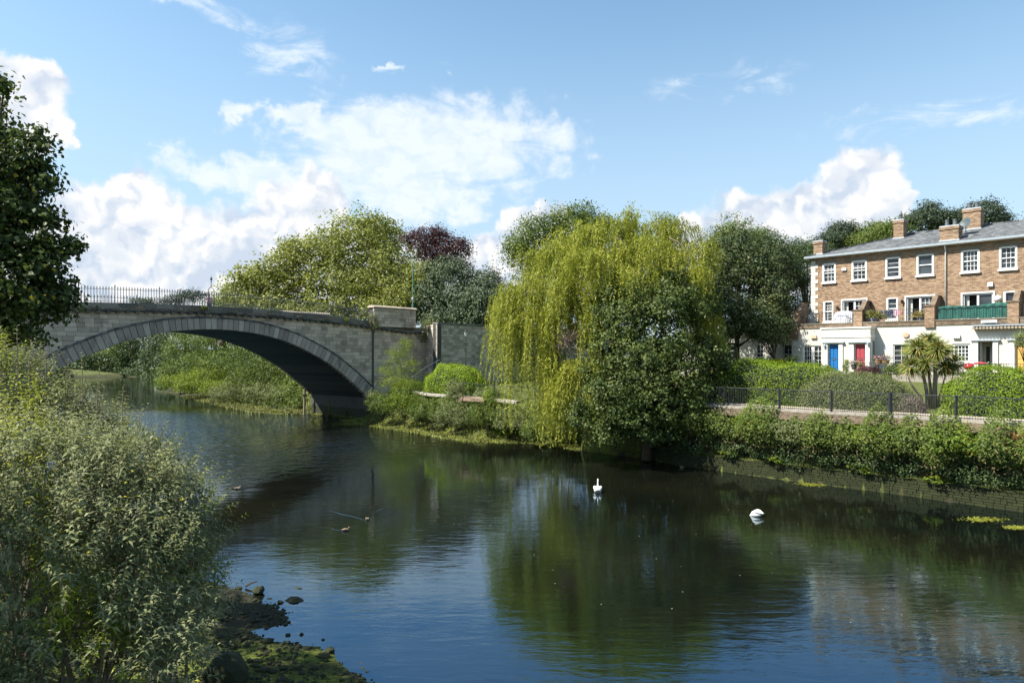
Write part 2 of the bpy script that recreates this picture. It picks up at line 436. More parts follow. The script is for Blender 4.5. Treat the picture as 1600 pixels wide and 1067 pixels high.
def height(X, Y):
    X = np.asarray(X, float); Y = np.asarray(Y, float)
    d, k = river_sd(X, Y)
    nz = vnoise(X, Y, 0.35, 1) - 0.5; nf = vnoise(X, Y, 1.7, 2) - 0.5; nb = vnoise(X, Y, 0.08, 3)
    bed = np.clip(d * 0.35, -1.6, 0) - 0.02
    q = np.interp(d, [0, .35, .9, 5, 15, 60, 400], [-0.6, 0.0, 3.72, 3.8, 5.62, 5.8, 9.0])
    s = np.interp(d, [0, 1.8, 3.8, 6.5, 18, 60, 400], [0.0, .16, 1.5, 3.25, 3.4, 5.2, 9.0]) + 0.26*nf*np.clip(d, 0, 1)
    m = np.interp(d, [0, 4, 7, 14, 40, 400], [0.0, .25, 1.1, 2.6, 4.5, 11.0]) + 0.30*(nf+nz)*np.clip(d, 0, 1)
    l = np.interp(d, [0, 2, 7, 14, 60, 400], [0.0, .3, 3.5, 6.0, 8.0, 10.0]) + 0.2*nz
    b = np.interp(d, [0, 2.0, 4.2, 8.0, 14, 60, 400], [0.0, .16, .42, 3.4, 5.2, 6.0, 10.0]) + 0.10*nf*np.clip(d*2, 0, 1)
    land = np.choose(k, [q, s, m, l, b])
    z = np.where(d < 0, bed, land)
    # the raised road that comes off the right end of the bridge, behind its wall, and off the left end
    t = (X-BX0)*BD[0] + (Y-BY0)*BD[1]; y = (X-BX0)*BN[0] + (Y-BY0)*BN[1]
    road = ((t < -0.6) & (t > -9.2) & (y < -0.6) & (y > -10)) | ((t <= -9.2) & (y < 1.6) & (y > -14)) | ((t > 35) & (y < -0.4) & (y > -10))
    z = np.where(road, np.maximum(z, 9.45), z)
    return z
def hz(x, y): return float(height(np.array([float(x)]), np.array([float(y)]))[0])

def axis(lo, hi, step, far, growth=1.22):
    core = list(np.arange(lo, hi + step/2, step)); a = []; s = step; v = core[-1]
    while v < far: s *= growth; v += s; a.append(v)
    b = []; s = step; v = core[0]
    while v > -far: s *= growth; v -= s; b.append(v)
    return np.array(b[::-1] + core + a)
def densify(v, lo, hi, step):
    return np.concatenate([v[v < lo - 1e-6], np.arange(lo, hi, step), v[v >= hi]])
gx = densify(axis(-70, 50, 0.62, 4000), -17, 0, 0.23); gy = densify(axis(6, 100, 0.62, 4000), 9, 24, 0.23)
GX, GY = np.meshgrid(gx, gy, indexing='ij')
GZ = height(GX, GY)
nx, ny = GX.shape
idx = np.arange(nx*ny).reshape(nx, ny)
gm, nt, gb, go_ = newmat('ground'); k = N(nt)
p = k.pos(); sep = k.n('ShaderNodeSeparateXYZ'); nt.links.new(p, sep.inputs[0])
n1 = k.noise(1.1, 6, 0.6, p); n2 = k.noise(11, 6, 0.65, p); n3 = k.noise(0.35, 4, 0.5, p)
grass = k.ramp(n2, [(0.3, (0.045, 0.065, 0.018)), (0.55, (0.10, 0.115, 0.035)), (0.8, (0.19, 0.18, 0.075))])
mud = k.ramp(n2, [(0.3, (0.012, 0.012, 0.008)), (0.55, (0.040, 0.038, 0.022)), (0.8, (0.085, 0.080, 0.045))])
alg = k.ramp(n2, [(0.3, (0.035, 0.055, 0.010)), (0.55, (0.14, 0.165, 0.025)), (0.8, (0.25, 0.27, 0.06))])
am = k.ramp(n1, [(0.36, (0, 0, 0)), (0.58, (1, 1, 1))])
yn = k.m('ADD', sep.outputs[1], k.m('MULTIPLY', k.m('SUBTRACT', n1, 0.5), 3.0))
near = k.ramp(k.m('DIVIDE', yn, 40.0), [(0.40, (1, 1, 1)), (0.44, (0, 0, 0)), (0.80, (0, 0, 0)), (0.95, (.75, .75, .75))])
farm = k.ramp(k.m('DIVIDE', sep.outputs[1], 200.0), [(0.33, (1, 1, 1)), (0.42, (.25, .25, .25))])
low = k.mix(k.m('MULTIPLY', k.m('MULTIPLY', am, near), farm), mud, alg)
zf = k.m('ADD', sep.outputs[2], k.m('MULTIPLY', k.m('SUBTRACT', n3, 0.5), 0.8))
up = k.ramp(zf, [(0.55, (0, 0, 0)), (0.95, (1, 1, 1))])
nt.links.new(k.mix(up, low, grass), gb.inputs['Base Color']); gb.inputs['Roughness'].default_value = 0.9; gb.inputs['Specular IOR Level'].default_value = 0.15
k.bump(k.noise(18, 6, 0.7, p), 0.9, 0.08, gb)
ground = npmesh('ground', np.stack([GX.ravel(), GY.ravel(), GZ.ravel()], 1),
                np.stack([idx[:-1, :-1].ravel(), idx[1:, :-1].ravel(), idx[1:, 1:].ravel(), idx[:-1, 1:].ravel()], 1), gm, smooth=False)
ground['kind'] = 'structure'

# ---------------------------------------------------------------- water
wmat, nt, wb, wo_ = newmat('river_water'); k = N(nt)
p = k.pos()
wp = k.scale(p, (1.0, 1.25, 1.0))
big = k.noise(0.55, 4, 0.55, wp, 0.4)
mid_ = k.noise(2.6, 4, 0.55, k.scale(p, (0.36, 1.3, 1.0)), 0.5)
fine = k.noise(9.0, 3, 0.6, wp, 0.3)
patch = k.ramp(k.noise(0.055, 3, 0.5, p), [(0.40, (0.15, 0.15, 0.15)), (0.62, (1, 1, 1))])
# wind ruffles the reach under and beyond the bridge
dst = k.n('ShaderNodeVectorMath', operation='DISTANCE'); nt.links.new(p, dst.inputs[0]); dst.inputs[1].default_value = (-31, 60, 0)
ruf = k.ramp(k.m('DIVIDE', dst.outputs['Value'], 40.0), [(0.45, (1, 1, 1)), (0.75, (0, 0, 0))])
h = k.m('ADD', k.m('MULTIPLY', big, 0.009), k.m('MULTIPLY', k.m('MULTIPLY', mid_, k.m('ADD', 0.35, patch)), 0.0075))
h = k.m('ADD', h, k.m('MULTIPLY', k.m('MULTIPLY', fine, k.m('ADD', 0.15, patch)), 0.0010))
h = k.m('ADD', h, k.m('MULTIPLY', k.m('MULTIPLY', k.noise(1.6, 4, 0.6, k.scale(p, (1, 0.8, 1)), 0.5), ruf), 0.19))
bp = k.n('ShaderNodeBump'); bp.inputs['Strength'].default_value = 1.0; bp.inputs['Distance'].default_value = 1.0
nt.links.new(h, bp.inputs['Height']); nt.links.new(bp.outputs[0], wb.inputs['Normal'])
nt.links.new(k.ramp(k.noise(0.12, 4, 0.6, p), [(0.35, (0.003, 0.004, 0.003)), (0.7, (0.010, 0.010, 0.005))]), wb.inputs['Base Color'])
wb.inputs['Roughness'].default_value = 0.012; wb.inputs['IOR'].default_value = 2.15; wb.inputs['Specular IOR Level'].default_value = 0.75; wb.inputs['Specular Tint'].default_value = (0.23, 0.64, 1.0, 1)
water = MB().add([(-900, -300, 0), (900, -300, 0), (900, 900, 0), (-900, 900, 0)], [(0, 1, 2, 3)]).build('river_water', wmat)
water['kind'] = 'structure'

# ================================================================ the bridge
BC = 17.15                                             # arch centre
_U = [0, 2, 4, 6.1, 8.1, 10.2, 12, 13.6, 15.0, 16.0, 16.7, 17.15]
_Z = [9.18, 9.10, 8.88, 8.46, 7.85, 6.95, 6.05, 5.02, 4.02, 3.22, 2.62, 2.25]
def intr(t): return float(np.interp(abs(t - BC), _U, _Z))
def corn(t): return 10.66 - 0.66*min(1.3, abs((t-17)/17.2))**2
def arch_pt(u, sgn):                                    # intrados point and outward normal at arc parameter
    z = np.interp(u, _U, _Z); e = 0.15
    z1 = np.interp(u+e, _U, _Z) if u+e <= _U[-1] else z - e*1.0*1.3; z0 = np.interp(max(u-e, 0), _U, _Z)
    dz = (z1 - z0) / (e + min(u, e)); n = np.array([-dz, 1.0]); n /= np.linalg.norm(n)
    return np.array([BC + sgn*u, z]), np.array([sgn*n[0], n[1]])
# smooth the profile by resampling it as an arc-length curve
_us = np.linspace(-17.15, 17.15, 400); _zs = np.array([intr(BC+u) for u in _us])
for _ in range(60): _zs[1:-1] = 0.25*_zs[:-2] + 0.5*_zs[1:-1] + 0.25*_zs[2:]
_sl = np.concatenate([[0], np.cumsum(np.hypot(np.diff(_us), np.diff(_zs)))])
def arc(s):
    u = np.interp(s, _sl, _us); z = np.interp(s, _sl, _zs)
    u2 = np.interp(s+0.1, _sl, _us); z2 = np.interp(s+0.1, _sl, _zs); u1 = np.interp(s-0.1, _sl, _us); z1 = np.interp(s-0.1, _sl, _zs)
    t = np.array([u2-u1, z2-z1]); t /= np.linalg.norm(t)
    return np.array([BC+u, z]), np.array([-t[1], t[0]])
AL = _sl[-1]
RING = 0.98
_ex = np.array([arc(s)[0] + arc(s)[1]*(RING + 0.25*abs(s/AL-0.5)*2) for s in np.linspace(0, AL, 200)])
def extr(t):
    if t < _ex[0, 0] or t > _ex[-1, 0]: return -9.0
    return float(np.interp(t, _ex[:, 0], _ex[:, 1]))
bridge = empty('stone_bridge', (BX0, BY0, 0), BROT, 'weathered grey granite road bridge crossing the river in a single low arch', 'bridge')
# vault
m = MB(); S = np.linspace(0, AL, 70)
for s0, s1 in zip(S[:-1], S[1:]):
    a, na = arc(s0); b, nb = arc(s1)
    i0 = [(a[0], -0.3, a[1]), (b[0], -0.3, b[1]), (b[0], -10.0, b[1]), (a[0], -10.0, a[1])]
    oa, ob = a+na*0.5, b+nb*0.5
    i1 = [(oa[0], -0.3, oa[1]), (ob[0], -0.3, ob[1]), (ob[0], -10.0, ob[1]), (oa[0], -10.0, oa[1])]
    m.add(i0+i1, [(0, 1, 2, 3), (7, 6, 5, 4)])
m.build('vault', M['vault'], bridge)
# abutments: plain masses with their stones on the face
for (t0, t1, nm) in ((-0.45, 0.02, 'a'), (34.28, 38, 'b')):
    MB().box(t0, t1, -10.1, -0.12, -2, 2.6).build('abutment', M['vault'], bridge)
# voussoirs, front and back
nv = 74
for side, y0, y1 in ((0, -0.55, 0.06), (1, -10.35, -9.8)):
    for i in range(nv):
        if side and i % 1: continue
        g = 0.018; s0 = AL*i/nv + g; s1 = AL*(i+1)/nv - g
        a, na = arc(s0); b, nb = arc(s1); w0 = RING + 0.25*abs(s0/AL-0.5)*2; w1 = RING + 0.25*abs(s1/AL-0.5)*2
        jy = R.uniform(-0.012, 0.02)
        q = [a, b, b+nb*(w1-0.015), a+na*(w0-0.015)]
        c = sum(q)/4
        fr = [c + (v-c)*0.955 for v in q]
        yf = (y1 + jy) if not side else (y0 - jy); yb = y0 if not side else y1; yc = yf - 0.03 if not side else yf + 0.03
        vs = [(v[0], yb, v[1]) for v in q] + [(v[0], yc, v[1]) for v in q] + [(v[0], yf, v[1]) for v in fr]
        fs = [(8, 9, 10, 11)] + [(4+j, 4+(j+1) % 4, 8+(j+1) % 4, 8+j) for j in range(4)] + [(j, (j+1) % 4, 4+(j+1) % 4, 4+j) for j in range(4)]
        MB().add(vs, fs).build('voussoir', M['voussoir'], bridge)
# raised moulding over the arch ring
m = MB(); S = np.linspace(0, AL, 90)
for s0, s1 in zip(S[:-1], S[1:]):
    pts = []
    for s in (s0, s1):
        a, na = arc(s); w = RING + 0.25*abs(s/AL-0.5)*2
        lo = a+na*w; hi = a+na*(w+0.13); pts.append((lo, hi))
    (l0, h0), (l1, h1) = pts
    v = [(l0[0], -0.1, l0[1]), (l1[0], -0.1, l1[1]), (h1[0], -0.1, h1[1]), (h0[0], -0.1, h0[1]), (l0[0], 0.13, l0[1]), (l1[0], 0.13, l1[1]), (h1[0], 0.10, h1[1]), (h0[0], 0.10, h0[1])]
    m.add(v, [(4, 5, 6, 7), (3, 2, 6, 7)[::-1], (0, 1, 5, 4)])
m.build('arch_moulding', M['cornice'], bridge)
# backing wall of the spandrels, both faces, with top deck
T0, T1 = -9.0, 39.0
m = MB(); m2_ = MB(); ts = np.arange(T0, T1+0.01, 0.4)
for a, b in zip(ts[:-1], ts[1:]):
    za = max(extr(a) - 0.4, -1.5) if extr(a) > -5 else -1.5; zb = max(extr(b) - 0.4, -1.5) if extr(b) > -5 else -1.5
    if (a < 0.35 < b) or (a < 33.9 < b): za = zb = max(za, zb)
    ca, cb_ = corn(a), corn(b)
    m.add([(a, -0.06, za), (b, -0.06, zb), (b, -0.06, cb_), (a, -0.06, ca)], [(0, 1, 2, 3)])
    m2_.add([(a, -10.2, za), (b, -10.2, zb), (b, -10.2, cb_), (a, -10.2, ca)], [(3, 2, 1, 0)])
m.build('spandrel_wall', M['mortar'], bridge); m2_.build('spandrel_wall', M['rubble'], bridge)
m = MB()
for a, b in zip(ts[:-1], ts[1:]):
    m.add([(a, 0.2, corn(a)-0.05), (b, 0.2, corn(b)-0.05), (b, -10.4, corn(b)-0.05), (a, -10.4, corn(a)-0.05)], [(0, 1, 2, 3)])
m.build('deck', plain('road_tar', (0.06, 0.06, 0.06), 0.9), bridge)
def block(poly, y, th=0.2, ch=0.02):
    """stone with a chamfered face; poly in (t, z), face towards +y at y"""
    c = np.mean(np.array(poly), 0); n = len(poly)
    fr = []
    for v in poly:
        w = np.array(v) - c; r = np.maximum(np.abs(w) - ch, 0) * np.sign(w); fr.append(c + r)
    vs = [(v[0], y-th, v[1]) for v in poly] + [(v[0], y-0.018, v[1]) for v in poly] + [(v[0], y, v[1]) for v in fr]
    fs = [tuple(range(2*n, 3*n))] + [(n+j, n+(j+1) % n, 2*n+(j+1) % n, 2*n+j) for j in range(n)] + [(j, (j+1) % n, n+(j+1) % n, n+j) for j in range(n)]
    return vs, [f[::-1] for f in fs]
def courses(tmin, tmax, zmin, topf, lowf, y, ch_=0.37, lmin=0.55, lmax=1.0, seed=1, yfun=None):
    """list of stone polygons in running bond between two curves"""
    rr = random.Random(seed); out = []; z = zmin
    while z < topf((tmin+tmax)/2) + 0.8:
        h_ = ch_ * rr.uniform(0.93, 1.07); t = tmin - rr.uniform(0, lmin)
        while t < tmax:
            l_ = rr.uniform(lmin, lmax); a, b = max(t, tmin)+0.006, min(t+l_, tmax)-0.006
            t += l_
            if b - a < 0.08: continue
            z0, z1 = z+0.006, z+h_-0.006; mid = (a+b)/2
            za, zm, zb = (max(z0, lowf(q)+0.14) for q in (a, mid, b)); ta, tm, tb = (min(z1, topf(q)-0.02) for q in (a, mid, b))
            if ta - za < 0.03 and tb - zb < 0.03: continue
            if min(ta, tb, tm) <= z0: 
                if max(ta, tb, tm) <= z0+0.05: continue
            za, zb = min(za, ta-0.004), min(zb, tb-0.004); zm = min(zm, tm-0.004)
            if lowf(a) < -5 and lowf(b) < -5 and ta > z1-0.001 and tb > z1-0.001: poly = [(a, za), (b, zb), (b, tb), (a, ta)]
            else: poly = [(a, za), (mid, zm), (b, zb), (b, tb), (mid, tm), (a, ta)]
            out.append((poly, y + rr.uniform(-0.012, 0.012)))
        z += h_
    return out
def lay(stones, parent, mat, name='stone', limit=300, key=None):
    if key: stones = sorted(stones, key=key)
    for poly, y in stones[:limit]:
        v, f = block(poly, y); MB().add(v, f).build(name, mat, parent)
    if len(stones) > limit:
        m = MB()
        for poly, y in stones[limit:]: m.add(*block(poly, y))
        tag(m.build('small_stones', mat, parent), kind='stuff')
st = courses(-9.0, 37.5, -0.2, lambda t: corn(t)-0.10, extr, 0.0)
lay(st, bridge, M['granite'], key=lambda s: 0 if False else -s[0][0][0])
# shallow pilaster joint at the right springing
MB().box(-0.78, -0.52, 0.0, 0.07, 0.2, corn(-0.6)-0.25).build('drainage_joint', M['cornice'], bridge)
# cornice with its brackets and parapet
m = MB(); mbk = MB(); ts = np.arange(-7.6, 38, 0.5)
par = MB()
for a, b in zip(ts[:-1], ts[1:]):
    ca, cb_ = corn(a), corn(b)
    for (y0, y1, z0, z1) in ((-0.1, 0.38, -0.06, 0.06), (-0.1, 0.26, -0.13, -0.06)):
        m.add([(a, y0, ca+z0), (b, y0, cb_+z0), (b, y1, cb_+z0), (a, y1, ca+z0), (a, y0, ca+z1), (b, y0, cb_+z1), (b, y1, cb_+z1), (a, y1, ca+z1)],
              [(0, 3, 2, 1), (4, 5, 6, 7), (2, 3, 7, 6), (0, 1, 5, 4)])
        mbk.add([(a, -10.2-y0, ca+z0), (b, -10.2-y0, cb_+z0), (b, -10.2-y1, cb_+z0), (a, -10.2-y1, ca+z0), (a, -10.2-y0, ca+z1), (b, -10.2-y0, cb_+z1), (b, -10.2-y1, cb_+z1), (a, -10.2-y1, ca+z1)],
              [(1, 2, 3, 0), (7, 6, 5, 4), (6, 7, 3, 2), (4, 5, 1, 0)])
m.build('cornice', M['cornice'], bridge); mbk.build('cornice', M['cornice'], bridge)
t = -7.2
br = MB().box(0, 0.32, 0.0, 0.30, -0.27, -0.13).mesh('bracket', M['cornice'])
while t < 37:
    o = bpy.data.objects.new('bracket', br); COL.objects.link(o); o.parent = bridge; o.location = (t, 0, corn(t+0.16) - 0.0); t += 0.72
t = -9.5
while t < 37.5:                                        # parapet kerb: long slabs set end to end
    e = t + 1.45; a, b = t+0.008, e-0.008; j = R.uniform(-0.01, 0.01)
    for (y0, y1) in ((-0.32+j, 0.10+j), (-10.32, -9.92)):
        za, zb = corn(a), corn(b)
        MB().add([(a, y0, za+.06), (b, y0, zb+.06), (b, y1, zb+.06), (a, y1, za+.06), (a, y0, za+.54+j), (b, y0, zb+.54+j), (b, y1, zb+.54+j), (a, y1, za+.54+j)],
                 [(0, 3, 2, 1), (4, 5, 6, 7), (0, 1, 5, 4), (1, 2, 6, 5), (2, 3, 7, 6), (3, 0, 4, 7)]).build('parapet_stone', M['parapet'], bridge)
    t = e
# big end blocks of the parapet (front right, back right)
def end_block(t0, t1, yc, zb, zt, limit):
    m = MB(); m.box(t0+0.03, t1-0.03, yc-0.42, yc+0.36, zb-0.1, zt-0.25); m.build('block_core', M['mortar'], bridge)
    sts = courses(t0, t1, zb, lambda t: zt-0.24, lambda t: -9, yc+0.42, 0.33, 0.6, 1.0, 9)
    lay(sts, bridge, M['granite'], 'pier_stone', limit)
    MB().prism([(-0.55, zt-0.25), (0.55, zt-0.25), (0.55, zt-0.14), (0.3, zt), (-0.3, zt), (-0.55, zt-0.14)], 'x', t0-0.1, t1+0.1).build('coping_slab', M['granite'], bridge).location = (0, yc, 0)
end_block(-6.75, -0.5, -0.02, corn(-1)+0.06, bl(610, 479)[1], 80)
end_block(-2.3, 3.6, -10.2, corn(1)+0.06, 11.9, 60)

# ---------------------------------------------------------------- railings of the bridge
def rail_run(name, label, y, ta, tb, step=0.215, every=1.62):
    th = empty(name, L(0, y, 0), BROT, label, 'railing')
    for (dz, r) in ((0.66, 0.018), (1.60, 0.018)):
        MB().tube([(t, 0, corn(t)+dz) for t in np.arange(ta, tb+0.5, 0.9)], r, 4).build('rail', M['rail_iron_lit'], th)
    pk = MB(); pk.tube([(0, 0, 0.52), (0, 0, 1.64)], 0.023, 4); pk.tube([(0, 0, 1.64), (0, 0, 1.70), (0, 0, 1.84)], [0.02, 0.048, 0.005], 4)
    pme = pk.mesh('picket', M['rail_iron_lit'])
    ps = MB(); ps.tube([(0, 0, 0.52), (0, 0, 1.70)], 0.034, 6); ps.lathe([(0.02, 1.70), (0.055, 1.76), (0.06, 1.84), (0.03, 1.90), (0.045, 1.93), (0.005, 2.02)], 0, 0, 6)
    sme = ps.mesh('standard', M['rail_iron_lit'])
    t = ta; i = 0
    while t < tb:
        post = i % 16 == 8
        o = bpy.data.objects.new('standard' if post else 'picket', sme if post else pme); COL.objects.link(o); o.parent = th
        o.location = (t, 0, corn(t)); t += step; i += 1
    return th
rail_run('iron_railing', 'black spiked iron railing along the near parapet of the stone bridge', -0.11, -0.3, 37.4)
rail_run('iron_railing', 'black iron railing along the far parapet, seen through the nearer one', -10.1, 3.9, 37.4, 0.28)
# lamp bracket over the crown
tb_, _z = bl(330, 458, -0.11)
lb = empty('lamp_bracket', L(tb_, -0.11, corn(tb_)+0.54), BROT, 'wrought iron lamp overthrow rising from the bridge railing at mid span', 'lamp bracket')
for s in (-1, 1):
    MB().tube([(s*0.27, 0, 0), (s*0.27, 0, 1.42)], 0.035, 6).build('upright', M['iron'], lb)
    MB().tube([(s*0.27, 0, 1.42), (s*0.22, 0, 1.52), (s*0.08, 0, 1.62), (s*0.02, 0, 1.80)], 0.026, 5).build('scroll', M['iron'], lb)
MB().tube([(0, 0, 1.76), (0, 0, 2.18)], 0.028, 6).build('stem', M['iron'], lb)
MB().lathe([(0.02, 2.14), (0.07, 2.2), (0.02, 2.24), (0.04, 2.28), (0.10, 2.36), (0.09, 2.48), (0.03, 2.54), (0.01, 2.68)], 0, 0, 8).build('finial', M['iron'], lb)

# ---------------------------------------------------------------- approach wall on the right bank
WY = 3.6
tw = bl(683, 540, WY)[0]; ztop = bl(700, 504.5, WY)[1]
ww = empty('approach_wall', L(tw, WY, 0), BROT, 'long coursed stone retaining wall of the road right of the bridge, behind the clipped hedge', 'wall')
def wtop(t): return ztop - 0.18 + 0.0*t
tend = -48.0
MB().box(tend, -0.05, -0.7, -0.05, 0, ztop-0.2).build('wall_core', M['mortar'], ww)
sts = courses(tend, 0.0, 2.6, wtop, lambda t: -9.0, 0.0, 0.34, 0.45, 0.95, 21)
lay(sts, ww, M['rubble'], key=lambda s: -s[0][0][0])
m = MB(); t = 0.0
while t > -34:
    MB().box(t-1.19, t-0.012, -0.75, 0.10, wtop(0), ztop).build('coping_stone', M['cornice'], ww); t -= 1.2
# its battered end that catches the sun
be = MB()
b0 = tw
y_prev = 0.0
dtb = bl(665, 540, 0)[0]
rt = empty('wall_return', L(dtb, 0, 0), BROT, 'short sunlit slanting return of the retaining wall beside the bridge end', 'wall')
dx = tw - dtb
z = 2.6; i = 0
pts = [(0, 0), (dx, WY)]
ln = math.hypot(dx, WY); ang = math.atan2(WY, dx)
holder = empty('return_face', (0, 0, 0), ang, None, None); holder.parent = rt
MB().box(0, ln, 0.02, 0.5, 0, 10.4).build('core', M['mortar'], holder)
stones = courses(0, ln, 2.6, lambda t: 10.4, lambda t: -9, 0.0, 0.34, 0.45, 0.9, 5)
for poly, y in stones:
    v, f = block([(ln - a, b) for a, b in poly], y); v = [(ln-x, -yy, zz) for x, yy, zz in v]
    MB().add(v, [g[::-1] for g in f]).build('stone', M['granite'], holder)
# ================================================================ foliage
def unit(a): return a / np.maximum(np.linalg.norm(a, axis=1, keepdims=True), 1e-9)
def rdir(n): return unit(rng.normal(size=(n, 3)))
def leaf_geo(P, Nn, size, asp=0.5, A=None, bend=0.0):
    """a rhombic leaf per point: 4 corners, one face; bend folds it along the midrib"""
    n = len(P); Nn = unit(Nn)
    if A is None: A = rdir(n)
    A = unit(A - Nn * np.sum(A*Nn, 1, keepdims=True)); B = np.cross(Nn, A)
    s = (size * rng.uniform(0.65, 1.25, n))[:, None] if np.isscalar(size) else size[:, None]
    V = np.empty((n, 4, 3))
    V[:, 0] = P - A*s*0.5; V[:, 2] = P + A*s*0.5
    V[:, 1] = P + B*s*asp*0.5 - A*s*0.08 + Nn*s*bend; V[:, 3] = P - B*s*asp*0.5 - A*s*0.08 + Nn*s*bend
    return V.reshape(-1, 3), np.arange(n*4).reshape(n, 4)
def long_leaf_geo(P, A, Nn, size, wid, droop=0.35):
    """a lance-shaped leaf of six triangles that arches down: P base, A direction"""
    n = len(P); A = unit(A); Nn = unit(Nn - A*np.sum(A*Nn, 1, keepdims=True)); B = np.cross(A, Nn)
    s = size[:, None]; w = wid[:, None]
    V = np.empty((n, 6, 3)); dn = np.array([0, 0, -1.0])
    V[:, 0] = P
    m = P + A*s*0.42 + dn*s*droop*0.10
    V[:, 1] = m + B*w*0.5 + Nn*w*0.22; V[:, 2] = m; V[:, 3] = m - B*w*0.5 + Nn*w*0.22
    V[:, 4] = P + A*s*0.75 + dn*s*droop*0.36
    V[:, 5] = P + A*s*0.96 + dn*s*droop*0.72
    base = np.arange(n)[:, None]*6
    T = np.array([[0, 1, 2], [0, 2, 3], [1, 4, 2], [2, 4, 3], [1, 5, 4], [3, 4, 5]])
    return V.reshape(-1, 3), (base[:, :, None] + T[None]).reshape(-1, 3)
def clump_points(lobes, n, cl_r, cl_n=60, fill=0.35, flat=0.7, lump=0.18):
    """lobes: (x,y,z,rx,ry,rz[,weight]) -> points, outward directions. Leaves sit in clumps on and just inside the lobes."""
    lob = np.array([l[:6] for l in lobes], float); w = np.array([(l[6] if len(l) > 6 else 1.0)*(l[3]*l[4]+l[3]*l[5]+l[4]*l[5]) for l in lobes]); w /= w.sum()
    cl_r *= 1.1; nc = max(4, n // cl_n)
    pick = rng.choice(len(lob), nc, p=w); d = rdir(nc); d[:, 2] = np.where(d[:, 2] < -0.55, -d[:, 2]*0.5, d[:, 2]); d = unit(d)
    rad = np.where(rng.random(nc) < fill, rng.uniform(0.45, 0.85, nc), rng.uniform(0.82, 1.03, nc)) * (1 + lump*rng.normal(size=nc)*0.6)
    c = lob[pick, :3] + d * lob[pick, 3:] * rad[:, None]
    # drop the clumps that are deep inside another lobe
    keep = np.ones(nc, bool)
    for j in range(len(lob)):
        q = (c - lob[j, :3]) / lob[j, 3:]
        keep &= ~((np.linalg.norm(q, axis=1) < 0.55) & (pick != j))
    c, d = c[keep], d[keep]; nc = len(c)
    own = rng.integers(0, nc, n); sz = cl_r * rng.uniform(0.6, 1.4, nc)
    e = rng.normal(size=(n, 3)) * 0.55; e[:, 2] *= flat
    P = c[own] + e * sz[own][:, None]
    out = unit(e*0.8 + d[own]*0.7 + np.array([0, 0, 0.35]))
    return P, out, c
def tree(name, label, mat, lobes, nleaf, leaf, clr, base=None, trunk=0.25, barkmat='bark', cat='tree', group=None, asp=0.6, fill=0.35, nrand=0.75, limbs=7, cl_n=30, flat=0.7, lump=0.18, bend=0.0, trunks=None):
    lob = np.array([l[:6] for l in lobes], float)
    ce = lob[:, :3].mean(0)
    if base is None: base = (ce[0], ce[1], hz(ce[0], ce[1]))
    base = np.array(base, float)
    th = empty(name, base, 0, label, cat, group)
    P, out, c = clump_points(lobes, nleaf, clr, cl_n, fill, flat, lump)
    Nn = unit(out + rdir(len(P))*nrand)
    V, Fa = leaf_geo(P, Nn, leaf, asp, bend=bend)
    o = npmesh('crown', V - base, Fa, mat, th); o['kind'] = 'stuff'
    if trunk:
        m = MB(); top = ce + np.array([0, 0, lob[:, 5].max()*0.25])
        b0 = np.zeros(3); mid = (ce - base)*0.45; mid[:2] *= 0.6
        m.tube([b0 - [0, 0, .3], mid*0.5 + [R.uniform(-.15, .15), R.uniform(-.15, .15), 0], mid, top - base], [trunk, trunk*0.8, trunk*0.65, trunk*0.15], 7)
        for i in range(limbs):
            q = c[R.randrange(len(c))] - base
            k0 = mid*R.uniform(0.7, 1.2); k1 = (k0+q)/2 + np.array([0, 0, abs(q[2]-k0[2])*0.12]); m.tube([k0, k1, q], [trunk*0.4, trunk*0.25, trunk*0.06], 5)
        m.build('trunk', M[barkmat], th, True)
    return th
def pl(px, py, Y, rx, ry=None, rd=None, w=1.0):
    """lobe from its place in the view: centre pixel and distance, radii in photo pixels, depth radius in metres"""
    c = at(px, py, Y); a = rx/F*Y; b = (ry if ry else rx)/F*Y
    return (c[0], c[1], c[2], a, rd if rd else a, b, w)

M['leaf_plane'] = leafmat('leaf_plane', (0.075, 0.10, 0.020), (0.18, 0.21, 0.048), (0.31, 0.33, 0.10))
M['leaf_dark'] = leafmat('leaf_dark', (0.020, 0.040, 0.016), (0.045, 0.075, 0.028), (0.095, 0.13, 0.050), trans=0.18)
M['leaf_holm'] = leafmat('leaf_holm', (0.030, 0.050, 0.030), (0.060, 0.090, 0.050), (0.13, 0.165, 0.095), trans=0.12)
M['leaf_purple'] = leafmat('leaf_purple', (0.020, 0.010, 0.014), (0.050, 0.022, 0.030), (0.095, 0.045, 0.050), trans=0.2)
M['leaf_mid'] = leafmat('leaf_mid', (0.040, 0.070, 0.018), (0.085, 0.130, 0.030), (0.19, 0.23, 0.06))
M['leaf_syc'] = leafmat('leaf_syc', (0.020, 0.038, 0.012), (0.058, 0.088, 0.024), (0.16, 0.20, 0.06), trans=0.25, patch=.5, psc=.9)
M['leaf_lime'] = leafmat('leaf_lime', (0.070, 0.110, 0.015), (0.150, 0.210, 0.025), (0.27, 0.33, 0.05))
M['leaf_grey'] = leafmat('leaf_grey', (0.065, 0.090, 0.036), (0.135, 0.17, 0.075), (0.24, 0.275, 0.14))
M['leaf_willow'] = leafmat('leaf_willow', (0.085, 0.115, 0.016), (0.23, 0.265, 0.038), (0.43, 0.45, 0.10), trans=0.42, patch=0.45, psc=0.35)
M['leaf_hedge'] = leafmat('leaf_hedge', (0.06, 0.11, 0.008), (0.13, 0.205, 0.014), (0.22, 0.31, 0.035), trans=0.35)
M['leaf_hedge_bright'] = leafmat('leaf_hedge_bright', (0.08, 0.14, 0.008), (0.16, 0.25, 0.012), (0.26, 0.36, 0.03), trans=0.3)
